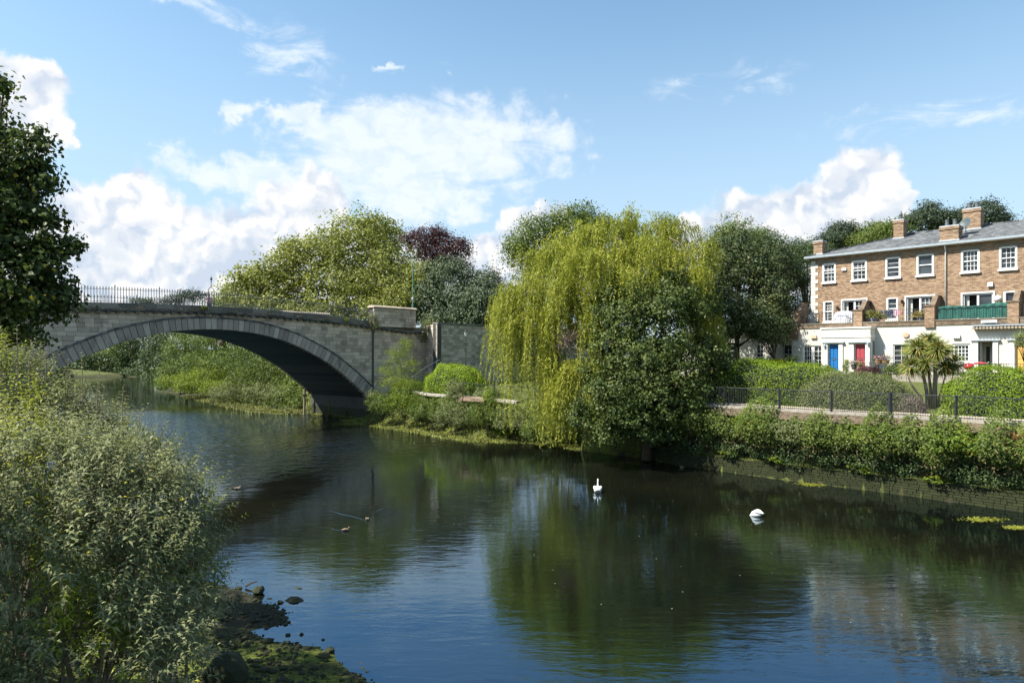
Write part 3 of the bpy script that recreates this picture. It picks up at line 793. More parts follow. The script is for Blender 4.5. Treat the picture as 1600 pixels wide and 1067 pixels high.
M['leaf_cypress'] = leafmat('leaf_cypress', (0.016, 0.030, 0.014), (0.035, 0.058, 0.022), (0.12, 0.13, 0.045), trans=0.1)
M['leaf_pine'] = leafmat('leaf_pine', (0.014, 0.028, 0.018), (0.030, 0.050, 0.030), (0.065, 0.09, 0.05), trans=0.08)

# ---- far woods seen through the arch and over the deck
g = 'trees on the far banks upstream of the bridge'
for (nm, lb_, mt, lobes, n, lf, cr) in [
    ('riverside_tree', 'large shaded green tree on the far bank, leftmost through the arch', 'leaf_dark', [pl(150, 568, 228, 26, 18, 5), pl(180, 572, 227, 20, 14, 4), pl(170, 545, 238, 24, 16, 6)], 5000, .6, 1.6),
    ('riverside_tree', 'rounded tree with sunlit left side between two darker trees through the arch', 'leaf_mid', [pl(198, 545, 232, 22, 24, 5), pl(180, 562, 230, 18, 16, 5)], 5000, .55, 1.5),
    ('riverside_tree', 'tall dark tree beside the small landing on the far bank', 'leaf_dark', [pl(228, 532, 230, 28, 24, 5), pl(205, 560, 231, 26, 20, 5)], 6000, .55, 1.5),
    ('riverside_tree', 'dark spreading tree behind the red picket landing through the arch', 'leaf_dark', [pl(262, 530, 225, 28, 26, 6), pl(245, 568, 240, 40, 14, 6), pl(290, 540, 225, 30, 40, 6)], 6000, .6, 1.6),
    ('riverside_tree', 'blue-green tree crown at the top of the far wood under the arch', 'leaf_pine', [pl(205, 515, 245, 40, 18, 6), pl(160, 525, 245, 30, 15, 6), pl(120, 560, 245, 30, 20, 6), pl(70, 560, 240, 40, 26, 6)], 6000, .65, 1.7),
    ('riverside_tree', 'dark mass of foliage low behind the grey cabin boat', 'leaf_dark', [pl(120, 565, 228, 30, 18, 5), pl(95, 560, 226, 34, 26, 5), pl(60, 560, 224, 40, 30, 6)], 6000, .55, 1.5),
    ('riverside_tree', 'low shaded tree between the landing stage and the river bend', 'leaf_dark', [pl(238, 565, 205, 16, 22, 5), pl(250, 545, 200, 20, 24, 5), pl(256, 570, 190, 16, 22, 5)], 7000, .5, 1.3),
    ('riverside_tree', 'yellow-green tree at the bend of the river under the arch crown', 'leaf_mid', [pl(290, 555, 120, 30, 34, 4), pl(275, 585, 118, 24, 22, 4), pl(310, 530, 124, 22, 20, 4)], 9000, .30, .9),
    ('riverside_tree', 'tree with olive crown rising from the mud bank, centre of the arch opening', 'leaf_mid', [pl(330, 545, 112, 28, 30, 4), pl(352, 530, 114, 30, 26, 4), pl(345, 580, 108, 34, 28, 4), pl(310, 575, 112, 26, 26, 4)], 14000, .28, .9),
    ('riverside_tree', 'broad leafy tree against the right inner side of the arch', 'leaf_mid', [pl(390, 560, 98, 42, 48, 4), pl(430, 590, 95, 34, 36, 4), pl(465, 600, 92, 26, 30, 3), pl(410, 545, 104, 40, 26, 4), pl(380, 600, 96, 26, 20, 3), pl(480, 575, 100, 30, 36, 4)], 22000, .24, .8),
]:
    tree(nm, lb_, M[mt], lobes, n, lf, cr, trunk=0.3, group=g, fill=0.3)
for (lb_, mt, lobes, n) in [
    ('bright yellow bush leaning over the water at the river bend', 'leaf_lime', [pl(268, 600, 110, 24, 12, 2), pl(295, 596, 107, 20, 14, 2)], 5000),
    ('rounded lime green willow bush on the mud bank seen under the arch', 'leaf_lime', [pl(325, 592, 104, 28, 20, 2.5), pl(340, 606, 100, 26, 12, 2.5), pl(300, 605, 106, 22, 12, 2.5)], 9000),
    ('low grey green scrub on the mud just left of the pier', 'leaf_grey', [pl(372, 612, 94, 26, 14, 2), pl(410, 618, 90, 30, 17, 2), pl(350, 616, 97, 24, 10, 2), pl(440, 620, 88, 26, 16, 2)], 11000),
    ('ivy covered bush close to the inner foot of the arch', 'leaf_mid', [pl(450, 625, 87, 22, 14, 2), pl(474, 630, 84, 14, 12, 1.5)], 5000)]:
    tree('riverside_bush', lb_, M[mt], lobes, n, .2, .55, trunk=0.08, cat='bush', fill=0.2)
tree('distant_tree', 'small dark flat-topped tree seen through the bridge railing, left of the lamp bracket', M['leaf_pine'], [pl(290, 466, 230, 20, 9, 5), pl(308, 465, 230, 24, 11, 5), pl(268, 472, 232, 18, 7, 4)], 4000, .5, 1.3, trunk=.3)
tree('distant_tree', 'little rounded far tree showing just above the bridge deck', M['leaf_dark'], [pl(224, 474, 240, 16, 8, 4)], 1800, .5, 1.2, trunk=.3)
tree('distant_tree', 'dark far tree right of the lamp bracket behind the railing', M['leaf_dark'], [pl(350, 474, 200, 26, 9, 5), pl(385, 476, 190, 30, 9, 5)], 4000, .45, 1.2, trunk=.3)

# ---- trees behind the bridge end
tree('plane_tree', 'very large light green tree with a domed crown towering behind the bridge railing', M['leaf_plane'],
     [pl(560, 400, 104, 58, 66, 7), pl(500, 425, 100, 62, 60, 7), pl(440, 445, 99, 52, 48, 6), pl(395, 458, 100, 42, 36, 5), pl(365, 466, 101, 20, 20, 3), pl(600, 440, 102, 50, 62, 7), pl(535, 465, 96, 80, 44, 6), pl(430, 484, 96, 60, 20, 5), pl(500, 492, 94, 60, 22, 5), pl(590, 492, 94, 60, 26, 5), pl(380, 482, 99, 40, 16, 4), pl(590, 372, 106, 36, 34, 4), pl(470, 400, 102, 34, 26, 4)],
     54000, .42, 1.1, base=(*L(-2, -34)[:2], 8.5), trunk=0.6, fill=0.3, limbs=14)
tree('plane_tree', 'smaller light green tree joining the right side of the large crown', M['leaf_plane'],
     [pl(655, 455, 98, 36, 42, 4), pl(625, 480, 95, 36, 34, 4)], 14000, .33, 1.0, trunk=0.4)
tree('copper_beech', 'dark purple leaved tree rising behind the street lamp', M['leaf_purple'],
     [pl(665, 385, 118, 34, 24, 4), pl(700, 392, 118, 32, 22, 4), pl(645, 378, 118, 20, 14, 3), pl(685, 370, 118, 18, 14, 3), pl(720, 388, 116, 14, 12, 3), pl(690, 412, 118, 40, 22, 4)], 14000, .34, 1.0, trunk=0.4, fill=0.25, lump=0.3)
tree('holm_oak', 'rounded grey green evergreen tree behind the wall, directly right of the lamp', M['leaf_holm'],
     [pl(700, 448, 97, 42, 44, 5), pl(675, 470, 95, 30, 34, 4), pl(715, 480, 93, 40, 30, 4), pl(690, 500, 93, 34, 14, 4), pl(655, 498, 95, 24, 18, 3), pl(730, 502, 92, 34, 14, 4)], 26000, .31, .85, trunk=0.4, fill=0.25)
tree('holm_oak', 'second rounded evergreen, lower and further right towards the weeping willow', M['leaf_holm'],
     [pl(760, 460, 97, 30, 38, 4), pl(775, 482, 94, 26, 30, 4), pl(745, 480, 92, 26, 30, 4), pl(775, 503, 92, 34, 14, 4)], 18000, .29, .8, trunk=0.4, fill=0.25)

# ---- group behind and right of the willow
tree('ash_tree', 'open dull green tree standing behind the left shoulder of the willow', M['leaf_mid'],
     [pl(845, 375, 78, 42, 36, 4), pl(895, 350, 78, 36, 26, 4), pl(815, 400, 78, 26, 34, 3), pl(925, 370, 78, 40, 36, 4), pl(870, 420, 80, 60, 40, 4)], 26000, .26, .8, trunk=0.35, lump=0.3)
tree('birch_tree', 'feathery green tree top rising right of the willow crown', M['leaf_mid'],
     [pl(1145, 380, 68, 34, 36, 3), pl(1165, 410, 67, 30, 40, 3), pl(1125, 400, 68, 24, 36, 3), pl(1185, 380, 68, 20, 22, 2)], 22000, .21, .55, trunk=0.25, asp=.45, lump=0.28)
tree('cypress_tree', 'dense dark evergreen with yellowish tips shading the garden left of the white house', M['leaf_cypress'],
     [pl(1120, 440, 57, 38, 46, 3), pl(1165, 430, 57, 40, 44, 3), pl(1195, 470, 56, 30, 46, 3), pl(1130, 500, 54, 40, 50, 3), pl(1175, 510, 54, 40, 40, 3), pl(1100, 470, 56, 26, 60, 3), pl(1210, 500, 55, 24, 36, 2), pl(1145, 395, 59, 36, 34, 3), pl(1200, 420, 60, 30, 36, 3), pl(1110, 545, 53, 30, 22, 2)],
     50000, .21, .5, base=(*at(1150, 575, 55)[:2], 5.2), trunk=0.3, asp=.6, fill=0.3, flat=.6)
tree('weeping_tree', 'dark drooping tree in front of the left end of the brick terrace', M['leaf_dark'],
     [pl(1225, 415, 62, 30, 40, 2.5), pl(1240, 460, 62, 26, 50, 2.5), pl(1215, 470, 62, 30, 50, 2.5), pl(1200, 390, 63, 22, 26, 2), pl(1250, 500, 61, 14, 30, 1.5)], 27000, .20, .5, base=(*at(1212, 575, 60)[:2], 5.5), trunk=0.2, asp=.35, lump=0.28)
tree('small_garden_tree', 'small dark forked tree whose low crown covers the left corner of the white house', M['leaf_cypress'],
     [pl(1205, 530, 52.5, 26, 16, 1.6), pl(1185, 520, 53, 24, 18, 1.6), pl(1222, 512, 53, 16, 16, 1.2)], 9000, .12, .35, base=(*at(1212, 572, 53)[:2], 5.3), trunk=0.16, asp=.5)
# trunks in the shade
for i, (px, Y, r, lb_) in enumerate([(1137, 54, .22, 'thick bare dark trunk beneath the evergreen, nearest the willow'), (1152, 55.5, .16, 'thinner bare trunk just right of the thick one under the evergreen')]):
    b_ = at(px, 578, Y); b_[2] = hz(b_[0], b_[1])
    t_ = empty('tree_trunk', b_, 0, lb_, 'tree trunk')
    MB().tube([(0, 0, -.2), (.05, 0, 1.6), (-.1, .1, 3.2), (0.1, 0, 4.6)], [r*1.15, r, r*.8, r*.5], 7).build('trunk', M['bark'], t_, True)
# behind the terrace
tree('pine_tree', 'dark round-headed pine behind the leftmost chimney of the terrace', M['leaf_pine'], [pl(1312, 368, 88, 22, 20, 3), pl(1298, 380, 88, 18, 16, 3), pl(1325, 380, 88, 16, 20, 3)], 13000, .22, .6, trunk=.25, fill=.25)
tree('pine_tree', 'tall dark conifer between the second chimney and the third chimney', M['leaf_pine'], [pl(1452, 345, 86, 20, 18, 3), pl(1448, 330, 86, 13, 13, 2), pl(1430, 352, 86, 26, 18, 3), pl(1475, 350, 86, 16, 18, 3)], 14000, .22, .55, trunk=.25, fill=.25)
tree('pine_tree', 'dark broad tree rising beyond the rightmost chimneys', M['leaf_pine'], [pl(1530, 340, 84, 26, 24, 3), pl(1560, 345, 84, 14, 12, 2), pl(1495, 348, 84, 22, 16, 3)], 12000, .22, .6, trunk=.25, fill=.25)
tree('garden_tree', 'light green bushy tree behind the roof between the two left chimneys', M['leaf_mid'], [pl(1370, 368, 84, 26, 20, 3), pl(1350, 378, 84, 22, 16, 3), pl(1392, 362, 84, 16, 14, 3)], 11000, .22, .6, trunk=.25, lump=.3)
tree('garden_tree', 'dark shaded tree mass filling the gap left of the terrace roof', M['leaf_dark'], [pl(1258, 400, 84, 24, 24, 3), pl(1280, 395, 88, 18, 18, 3), pl(1245, 420, 82, 22, 30, 3)], 10000, .24, .7, trunk=.25)

# ---------------------------------------------------------------- weeping willow
wb_ = np.array([*at(955, 700, 50.5)[:2], 1.6])
wil = empty('weeping_willow', wb_, 0, 'huge yellow-green weeping willow whose hanging branches reach the river', 'tree')
WL = [(1000, 352, 51, 52, 3.2, 1), (950, 366, 50, 52, 3.4, 1), (1045, 362, 51, 46, 3.2, 1), (1080, 395, 50, 36, 3.0, .9), (905, 378, 50, 48, 3.2, 1), (865, 400, 50, 46, 3.4, 1),
      (990, 400, 47.5, 62, 3.5, 1.2), (930, 412, 47, 54, 3.8, 1.2), (1050, 410, 48, 44, 3.2, 1), (850, 445, 48, 52, 5.2, 1.3), (815, 460, 48.5, 38, 6.5, 1.3), (795, 475, 49, 24, 6.0, 1.0), (835, 500, 47, 38, 7.5, 1.6),
      (880, 450, 46, 40, 4.2, 1), (900, 480, 46.5, 42, 3.0, .7), (905, 580, 45, 34, 5.2, 1.7), (935, 575, 45, 32, 5.0, 1.4), (880, 600, 45.3, 22, 4.6, 1.1), (960, 470, 47, 46, 3.0, .8), (1105, 500, 47, 16, 3.6, .6), (1118, 540, 47.5, 20, 4.2, .8), (1095, 470, 49, 30, 4.5, .9), (1010, 450, 50, 80, 4.5, .8), (985, 440, 46.2, 50, 2.6, .9), (1065, 430, 47.5, 40, 2.6, .9), (930, 500, 45.8, 30, 3.2, .9), (850, 560, 46, 26, 4.2, 1.0)]
PV_, AV_, SV_, NV_ = [], [], [], []; bm_ = MB(); anchors = []
for (px, py, Y, rpx, ln_, w) in WL:
    c = at(px, py, Y); r = rpx*.84/F*Y
    nb = max(5, int(15.5*w*(r/2.0)**1.1*(1.15 if py < 420 else 1)))
    for _ in range(nb):
        dd = rdir(1)[0]; dd[2] = abs(dd[2])*0.55; p0 = c + dd*r*R.uniform(0.6, 1.15)
        anchors.append(p0); bend = unit(np.array([[dd[0], dd[1]*0.8, 0]]))[0]
        out_h = R.uniform(0.3, 1.0)
        for s_ in range(R.randint(15, 24)):
            L_ = ln_*R.uniform(0.35, 1.05); o_ = np.array([R.gauss(0, .33), R.gauss(0, .33), R.gauss(0, .20)])
            k_ = int(L_/0.15)+3; tt = np.linspace(0, 1, k_)[:, None]
            sway = np.array([R.gauss(0, .16) - .05, R.gauss(0, .16), 0])*L_*0.45
            pts = p0 + o_ + bend*out_h*(1-np.exp(-3*tt)) + sway*tt**1.6 + np.array([0, 0, -1.0])*L_*(tt**1.25) + np.array([0, 0, .35])*out_h*np.sin(np.minimum(tt*3, 1)*math.pi)*.5
            pts += rng.normal(size=pts.shape)*0.022
            pts = pts[pts[:, 2] > 0.55 + R.random()*1.1]
            if len(pts) < 3: continue
            PV_.append(pts); a = rdir(len(pts))*0.62 + np.array([0, 0, -0.75]); AV_.append(a)
            NV_.append(rdir(len(pts))*0.6 + bend*0.5 + np.array([0, 0, .25])); SV_.append(rng.uniform(.18, .38, len(pts)))
P_ = np.concatenate(PV_); A_ = np.concatenate(AV_); N_ = np.concatenate(NV_); S_ = np.concatenate(SV_)
V, Fa = leaf_geo(P_, N_, S_, 0.19, A_)
print('willow leaves', len(P_))
npmesh('hanging_foliage', V - wb_, Fa, M['leaf_willow'], wil)['kind'] = 'stuff'
m = MB()
m.tube([(0, 0, -1.2), (-.2, .1, 2.0), (.1, 0, 5.0), (.5, .3, 9.5), (.9, 0, 14)], [.65, .5, .42, .28, .1], 9)
m.tube([(-.1, 0, 3.0), (-2.0, -.5, 6.5), (-4.5, -1.0, 9.0), (-6.8, -1.0, 9.4)], [.36, .28, .18, .06], 7)
m.tube([(0, 0, 4.0), (2.0, 0.3, 8.0), (4.5, 0, 10.5)], [.32, .24, .07], 7)
m.tube([(.1, 0, 2.5), (-1.0, -2.5, 5.6), (-2.0, -4.4, 6.4)], [.28, .2, .06], 7)
m.build('trunk', M['bark'], wil, True)
m = MB()
for a_ in anchors[::6]:
    q = a_ - wb_; k0 = np.array([q[0]*.35, q[1]*.35, min(q[2]-1.5, q[2]*.75)]); m.tube([k0, (k0+q)/2+np.array([0, 0, .5]), q], [.09, .055, .02], 4)
m.build('limbs', M['bark_pale'], wil)
# bare tangle of dead twigs in its front
m = MB(); c = at(885, 535, 45.2) - wb_
for i in range(90):
    a = c + np.array([R.gauss(0, .25), R.gauss(0, .3), R.gauss(0, .3)]); q = a + np.array([R.gauss(.1, .75), R.gauss(-.1, .4), R.gauss(.1, .75)])
    m.tube([a, (a+q)/2+np.array([R.gauss(0, .15), 0, R.gauss(0, .15)]), q], [.026, .018, .007], 3)
for (x0, y0, x1, y1) in ((840, 455, 815, 462), (845, 440, 838, 470), (1045, 372, 1075, 395), (900, 520, 905, 562), (980, 385, 960, 372)):
    m.tube([at(x0, y0, 46.8)-wb_, (at(x0, y0, 46.8)+at(x1, y1, 46.5))/2-wb_+np.array([0, 0, .2]), at(x1, y1, 46.5)-wb_], [.06, .04, .015], 4)
m.build('dead_twigs', plain('dead_twig', (0.30, 0.22, 0.16), 0.9), wil)['kind'] = 'stuff'
# sycamore in front of its right half
tree('sycamore_tree', 'dark broad-leaved tree growing from the quay foot in front of the willow, right half', M['leaf_syc'],
     [pl(1025, 475, 45.5, 52, 44, 2.2), pl(970, 510, 44.5, 44, 40, 2.0), pl(1045, 500, 44.5, 60, 46, 2.4), pl(1000, 560, 43.2, 74, 50, 2.4), pl(960, 620, 42.3, 48, 42, 1.8), pl(1030, 625, 42.6, 70, 46, 2.2), pl(985, 665, 41.8, 56, 28, 1.6), pl(1075, 560, 45, 48, 50, 2.2), pl(1090, 630, 45.5, 50, 40, 2.0), pl(1020, 680, 42.6, 44, 20, 1.5), pl(1090, 480, 47, 34, 40, 1.6), pl(950, 470, 45, 24, 26, 1.0), pl(925, 590, 43.2, 24, 24, 1.0), pl(1115, 580, 46.5, 26, 50, 1.6), pl(915, 655, 42.6, 24, 18, 1.0), pl(1045, 440, 46, 22, 18, 1.0), pl(945, 685, 42, 30, 14, 1.0)],
     52000, .165, .40, base=(*at(1010, 700, 44.5)[:2], 0.4), trunk=0.35, asp=.85, fill=0.22, limbs=14, lump=.36, bend=.1, cl_n=40)

# ---------------------------------------------------------------- hedges and shrubs
def hedge(name, label, mat, c, rx, ry, rz, rot, n, leaf, ex=3.0, cat='hedge', tilt=0.0, core=None, lumpy=0.05, asp=.6):
    """clipped mass: superellipsoid of leaves over a solid dark core; c = centre of its foot"""
    th = empty(name, c, rot, label, cat)
    d = rdir(n*2); d = d[d[:, 2] > -0.35][:n]; n = len(d)
    r = 1.0 / (np.abs(d[:, 0])**ex + np.abs(d[:, 1])**ex + np.abs(np.maximum(d[:, 2], -.2))**ex)**(1/ex)
    lf = 1 + lumpy*(np.sin(d[:, 0]*9+1)*np.cos(d[:, 1]*7)+np.sin(d[:, 2]*11+d[:, 0]*5))
    P = d*r[:, None]*lf[:, None]*np.array([rx, ry, rz])
    out = unit(np.sign(d)*np.abs(d*r[:, None])**(ex-1)/np.array([rx, ry, rz]))
    P += out*rng.normal(size=(n, 1))*leaf*0.8; P[:, 2] += P[:, 0]*tilt
    P[:, 2] = np.maximum(P[:, 2], -0.3)
    V, Fa = leaf_geo(P, unit(out*0.9 + rdir(n)*0.7 + np.array([0, 0, .2])), leaf, asp)
    npmesh('foliage', V, Fa, mat, th)['kind'] = 'stuff'
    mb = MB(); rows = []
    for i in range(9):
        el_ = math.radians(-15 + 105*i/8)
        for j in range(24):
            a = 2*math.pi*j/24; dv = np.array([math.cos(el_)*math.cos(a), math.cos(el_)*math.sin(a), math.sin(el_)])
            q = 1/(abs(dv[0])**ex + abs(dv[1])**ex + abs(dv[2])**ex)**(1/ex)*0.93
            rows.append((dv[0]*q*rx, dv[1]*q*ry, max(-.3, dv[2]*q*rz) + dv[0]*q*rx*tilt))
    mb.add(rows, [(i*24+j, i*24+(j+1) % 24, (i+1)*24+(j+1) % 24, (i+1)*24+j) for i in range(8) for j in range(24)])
    mb.build('branches', M['hedge_core'], th)  # solid dark-green shell, no separate branches; blocks the gaps and darkens the inside
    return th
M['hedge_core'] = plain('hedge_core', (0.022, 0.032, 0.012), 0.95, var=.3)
QR = math.atan2(-0.72, 0.70)
def foot(px, py, Y, dz=0.0):
    q = at(px, py, Y); return (q[0], q[1], hz(q[0], q[1]) + dz)
hedge('clipped_hedge', 'long clipped bright green hedge behind the quay railing, left of the palm', M['leaf_hedge'], foot(1215, 640, 43.5, -.1), 4.3, 1.7, 2.75, QR, 26000, .105, 4)
hedge('clipped_hedge', 'grey-green feathery mounded hedge touching the right end of the long hedge', M['leaf_grey'], foot(1335, 650, 39.0, -.1), 3.1, 1.5, 2.25, QR, 24000, .10, 2.6, lumpy=.03, asp=.35)
hedge('clipped_hedge', 'rounded dense green hedge at the right edge, behind the railing', M['leaf_hedge'], foot(1590, 650, 34.6, -.1), 3.2, 1.9, 2.55, QR, 26000, .10, 3)
hedge('twiggy_bush', 'brown leafless twiggy bush between the mounded hedge and the palm trunks', plain('dry_twig_leaf', (0.17, 0.13, 0.11), .9), foot(1418, 650, 36.6, -.1), .95, .6, 1.15, QR, 9000, .07, 2.2, cat='bush', asp=.25)
hedge('clipped_hedge', 'glossy domed bright green hedge in front of the retaining wall', M['leaf_hedge_bright'], foot(712, 607, 66, -.1), 3.4, 1.8, 2.9, QR+.2, 22000, .13, 2.6)
hedge('clipped_hedge', 'low dark hedge running down left from the domed bright hedge', M['leaf_hedge'], foot(645, 600, 70, -.1), 3.0, 1.0, 1.7, QR+.25, 12000, .11, 2.4)
hedge('clipped_hedge', 'grey-green rounded hedge right of the bright domed hedge', M['leaf_grey'], foot(762, 608, 60, -.1), 1.9, 1.2, 1.75, QR, 12000, .1, 2.4)
hedge('clipped_hedge', 'small low green hedge half under the left edge of the willow', M['leaf_hedge'], foot(790, 612, 56.5, -.1), 1.2, .8, 1.1, QR, 7000, .09, 2.6)
tree('feathery_shrub', 'tall airy yellow-green shrub in front of the bridge end wall', M['leaf_lime'], [pl(622, 560, 69, 18, 22, 1.2), pl(635, 540, 69, 12, 12, .8), pl(612, 585, 68, 20, 16, 1.2), pl(642, 575, 68, 18, 16, 1), pl(625, 600, 67, 34, 12, 1.2)], 9000, .12, .35, trunk=.08, cat='shrub', asp=.35, lump=.35)
tree('wall_shrub', 'grey-green shrub rooted in the top of the wall right of the end block', M['leaf_grey'], [pl(671, 512, 80.5, 15, 14, 1), pl(666, 528, 80.3, 10, 12, .8)], 3600, .15, .4, base=at(672, 540, 80.9), trunk=.06, cat='shrub', asp=.4)
tree('wall_shrub', 'small grey shrub sprouting beside the left edge of the stone end block', M['leaf_grey'], [pl(583, 500, 74.1, 7, 11, .5), pl(586, 510, 74, 7, 6, .5)], 1500, .12, .25, base=at(585, 516, 74.4), trunk=.04, cat='shrub', asp=.4)
tree('spiky_shrub', 'pale spiky leaved clump on the left end of the long hedge', M['leaf_grey'], [pl(1160, 572, 45.5, 18, 9, .7)], 1500, .32, .3, base=foot(1160, 600, 45.5), trunk=0, cat='shrub', asp=.12)
tree('golden_shrub', 'low golden yellow shrub against the white house corner', leafmat('leaf_gold', (.25, .22, .01), (.42, .36, .02), (.55, .48, .05)), [pl(1216, 566, 51, 11, 4, .6)], 2500, .07, .15, trunk=0, cat='shrub')
tree('dark_shrub', 'dark low shrub beside the golden one at the foot of the white house', M['leaf_dark'], [pl(1236, 562, 50.5, 10, 6, .6), pl(1190, 568, 51.5, 22, 5, .6)], 3500, .08, .2, trunk=0, cat='shrub')

# ---- rank growth along the river walls: individual shrubs plus the weeds between them
def along(pts, s):
    pts = np.array(pts); seg = np.linalg.norm(np.diff(pts, axis=0), axis=1); cs = np.concatenate([[0], np.cumsum(seg)])
    s = np.clip(s, 0, cs[-1]); return np.stack([np.interp(s, cs, pts[:, 0]), np.interp(s, cs, pts[:, 1])], -1), cs[-1]
quay = [p for p, kd in RB if kd == 'q'][1:]            # from the right towards the willow
quay = [(45, 5.0)] + quay[1:]
qoff = np.array([0.70, 0.71])                          # away from the water
_, QL = along(quay, 0)
# weeds: a continuous uneven mass hanging over the wall
def verge(name, label, line, n, zlo, zhi, thick, leaf, mat, off, jit=1.0, asp=.6, s0=0, s1=None, seedv=3, hang=0.0):
    _, T = along(line, 0); s1 = T if s1 is None else s1
    s = rng.uniform(s0, s1, n); q, _ = along(line, s)
    lumps = vnoise(s, s*0, 0.9, seedv)*0.6 + vnoise(s, s*0+3, 2.7, seedv+1)*0.4
    u = rng.random(n)
    top = zhi*(0.72 + 0.5*lumps); bot = zlo + hang*(vnoise(s, s*0+9, 1.3, seedv+5)-.5)
    z = bot + (top-bot)*u
    bulge = np.sin(np.clip(u, 0, 1)*math.pi)**0.7
    d = off - (thick*bulge*(0.55+0.9*lumps)) * rng.uniform(0.55, 1.05, n)
    P = np.stack([q[:, 0] + qoff[0]*d, q[:, 1] + qoff[1]*d, z], 1) + rng.normal(size=(n, 3))*0.05
    out = np.stack([-qoff[0]*np.ones(n), -qoff[1]*np.ones(n), 0.2+1.4*(u-.3)], 1)
    V, Fa = leaf_geo(P, unit(unit(out) + rdir(n)*0.75), leaf, asp)
    th = npmesh(name, V, Fa, mat); tag(th, label, 'undergrowth', kind='stuff'); return th
verge('undergrowth', 'tangled green weeds overhanging the quay wall below the railing', quay, 60000, 1.45, 3.95, 1.6, .145, M['leaf_mid'], 0.75, s1=QL, hang=1.0)
verge('undergrowth', 'ragged darker creepers hanging low on the mossy quay wall', quay, 16000, .95, 2.1, .8, .12, M['leaf_dark'], 0.40, s1=QL, hang=1.2, seedv=8)
verge('undergrowth', 'dead brown grass and stalks caught in the quay weeds', quay, 7000, 1.0, 3.7, 1.5, .16, leafmat('leaf_straw', (.12, .09, .05), (.24, .19, .11), (.36, .30, .19)), 0.7, s1=QL, hang=1.2, asp=.18)
def shrub_at(s, z, r, mat, n, leaf, label, d=0.2, zr=.75, asp=.6, nm='bank_shrub', sp=1.25):
    q, _ = along(quay, np.array([s])); q = q[0]
    c = (q[0]+qoff[0]*d, q[1]+qoff[1]*d, z)
    lobes = [(c[0], c[1], c[2], r*sp, r, r*zr), (c[0]+r*.6, c[1]-r*.6, c[2]-r*.2, r*.75, r*.7, r*.55), (c[0]-r*.7, c[1]+r*.7, c[2]+r*.1, r*.7, r*.7, r*.5)]
    return tree(nm, label, M[mat] if isinstance(mat, str) else mat, lobes, n, leaf, r*.3, base=(q[0]+qoff[0]*.9, q[1]+qoff[1]*.9, 3.0), trunk=.04, cat='shrub', asp=asp, limbs=9, lump=.3)
def s_of(px):
    best = None
    for s in np.linspace(0, QL, 500):
        q, _ = along(quay, np.array([s])); x = HX + q[0][0]/q[0][1]*F
        if best is None or abs(x-px) < best[0]: best = (abs(x-px), s)
    return best[1]
M['leaf_bramble'] = leafmat('leaf_bramble', (0.040, 0.075, 0.012), (0.10, 0.165, 0.020), (0.20, 0.27, 0.04), yellow=.05)
M['leaf_red'] = leafmat('leaf_red', (0.12, 0.045, 0.025), (0.22, 0.10, 0.05), (0.30, 0.17, 0.09))
for (px, z, r, mt, n, lf, lb_) in [
    (1125, 2.75, 1.05, 'leaf_mid', 7000, .12, 'leafy shrub on the quay edge nearest the sycamore'),
    (1185, 2.9, .9, 'leaf_bramble', 5000, .12, 'rounded bramble mound overhanging the quay below the left end of the railing'),
    (1240, 2.6, 1.0, 'leaf_grey', 5500, .11, 'paler dusty shrub hanging on the quay under the long hedge'),
    (1300, 2.6, .85, 'leaf_mid', 5000, .11, 'green shrub spilling over the quay below the third railing post'),
    (1370, 2.75, .85, 'leaf_bramble', 5000, .12, 'yellow-green bramble shrub below the thick middle railing post'),
    (1430, 2.6, .8, 'leaf_syc', 4500, .11, 'darker broad-leaved sapling on the quay, below the palm'),
    (1500, 2.8, .95, 'leaf_bramble', 6500, .13, 'bright lime-leaved sapling on the quay below the railing post right of the palm'),
    (1560, 2.6, .8, 'leaf_syc', 5000, .12, 'dark green sapling near the right end of the quay'),
    (1598, 3.1, .6, 'leaf_red', 2500, .11, 'reddish-brown leaved shrub at the right edge of the quay')]:
    shrub_at(s_of(px), z, r, mt, n, lf, lb_)
# ferny tufts low on the wall
for (px, z, lb_) in [(1140, 1.1, 'pale fern tuft low on the quay wall, leftmost'), (1210, 1.15, 'pale fern tuft second from the left on the quay wall'), (1345, 1.05, 'broad leaved yellowish plant hanging at mid wall'), (1465, .95, 'fern tuft at the foot of the creepers near the dark wall gap')]:
    shrub_at(s_of(px), z, .33, 'leaf_bramble', 500, .17, lb_, d=-.05, asp=.3, nm='fern_tuft')
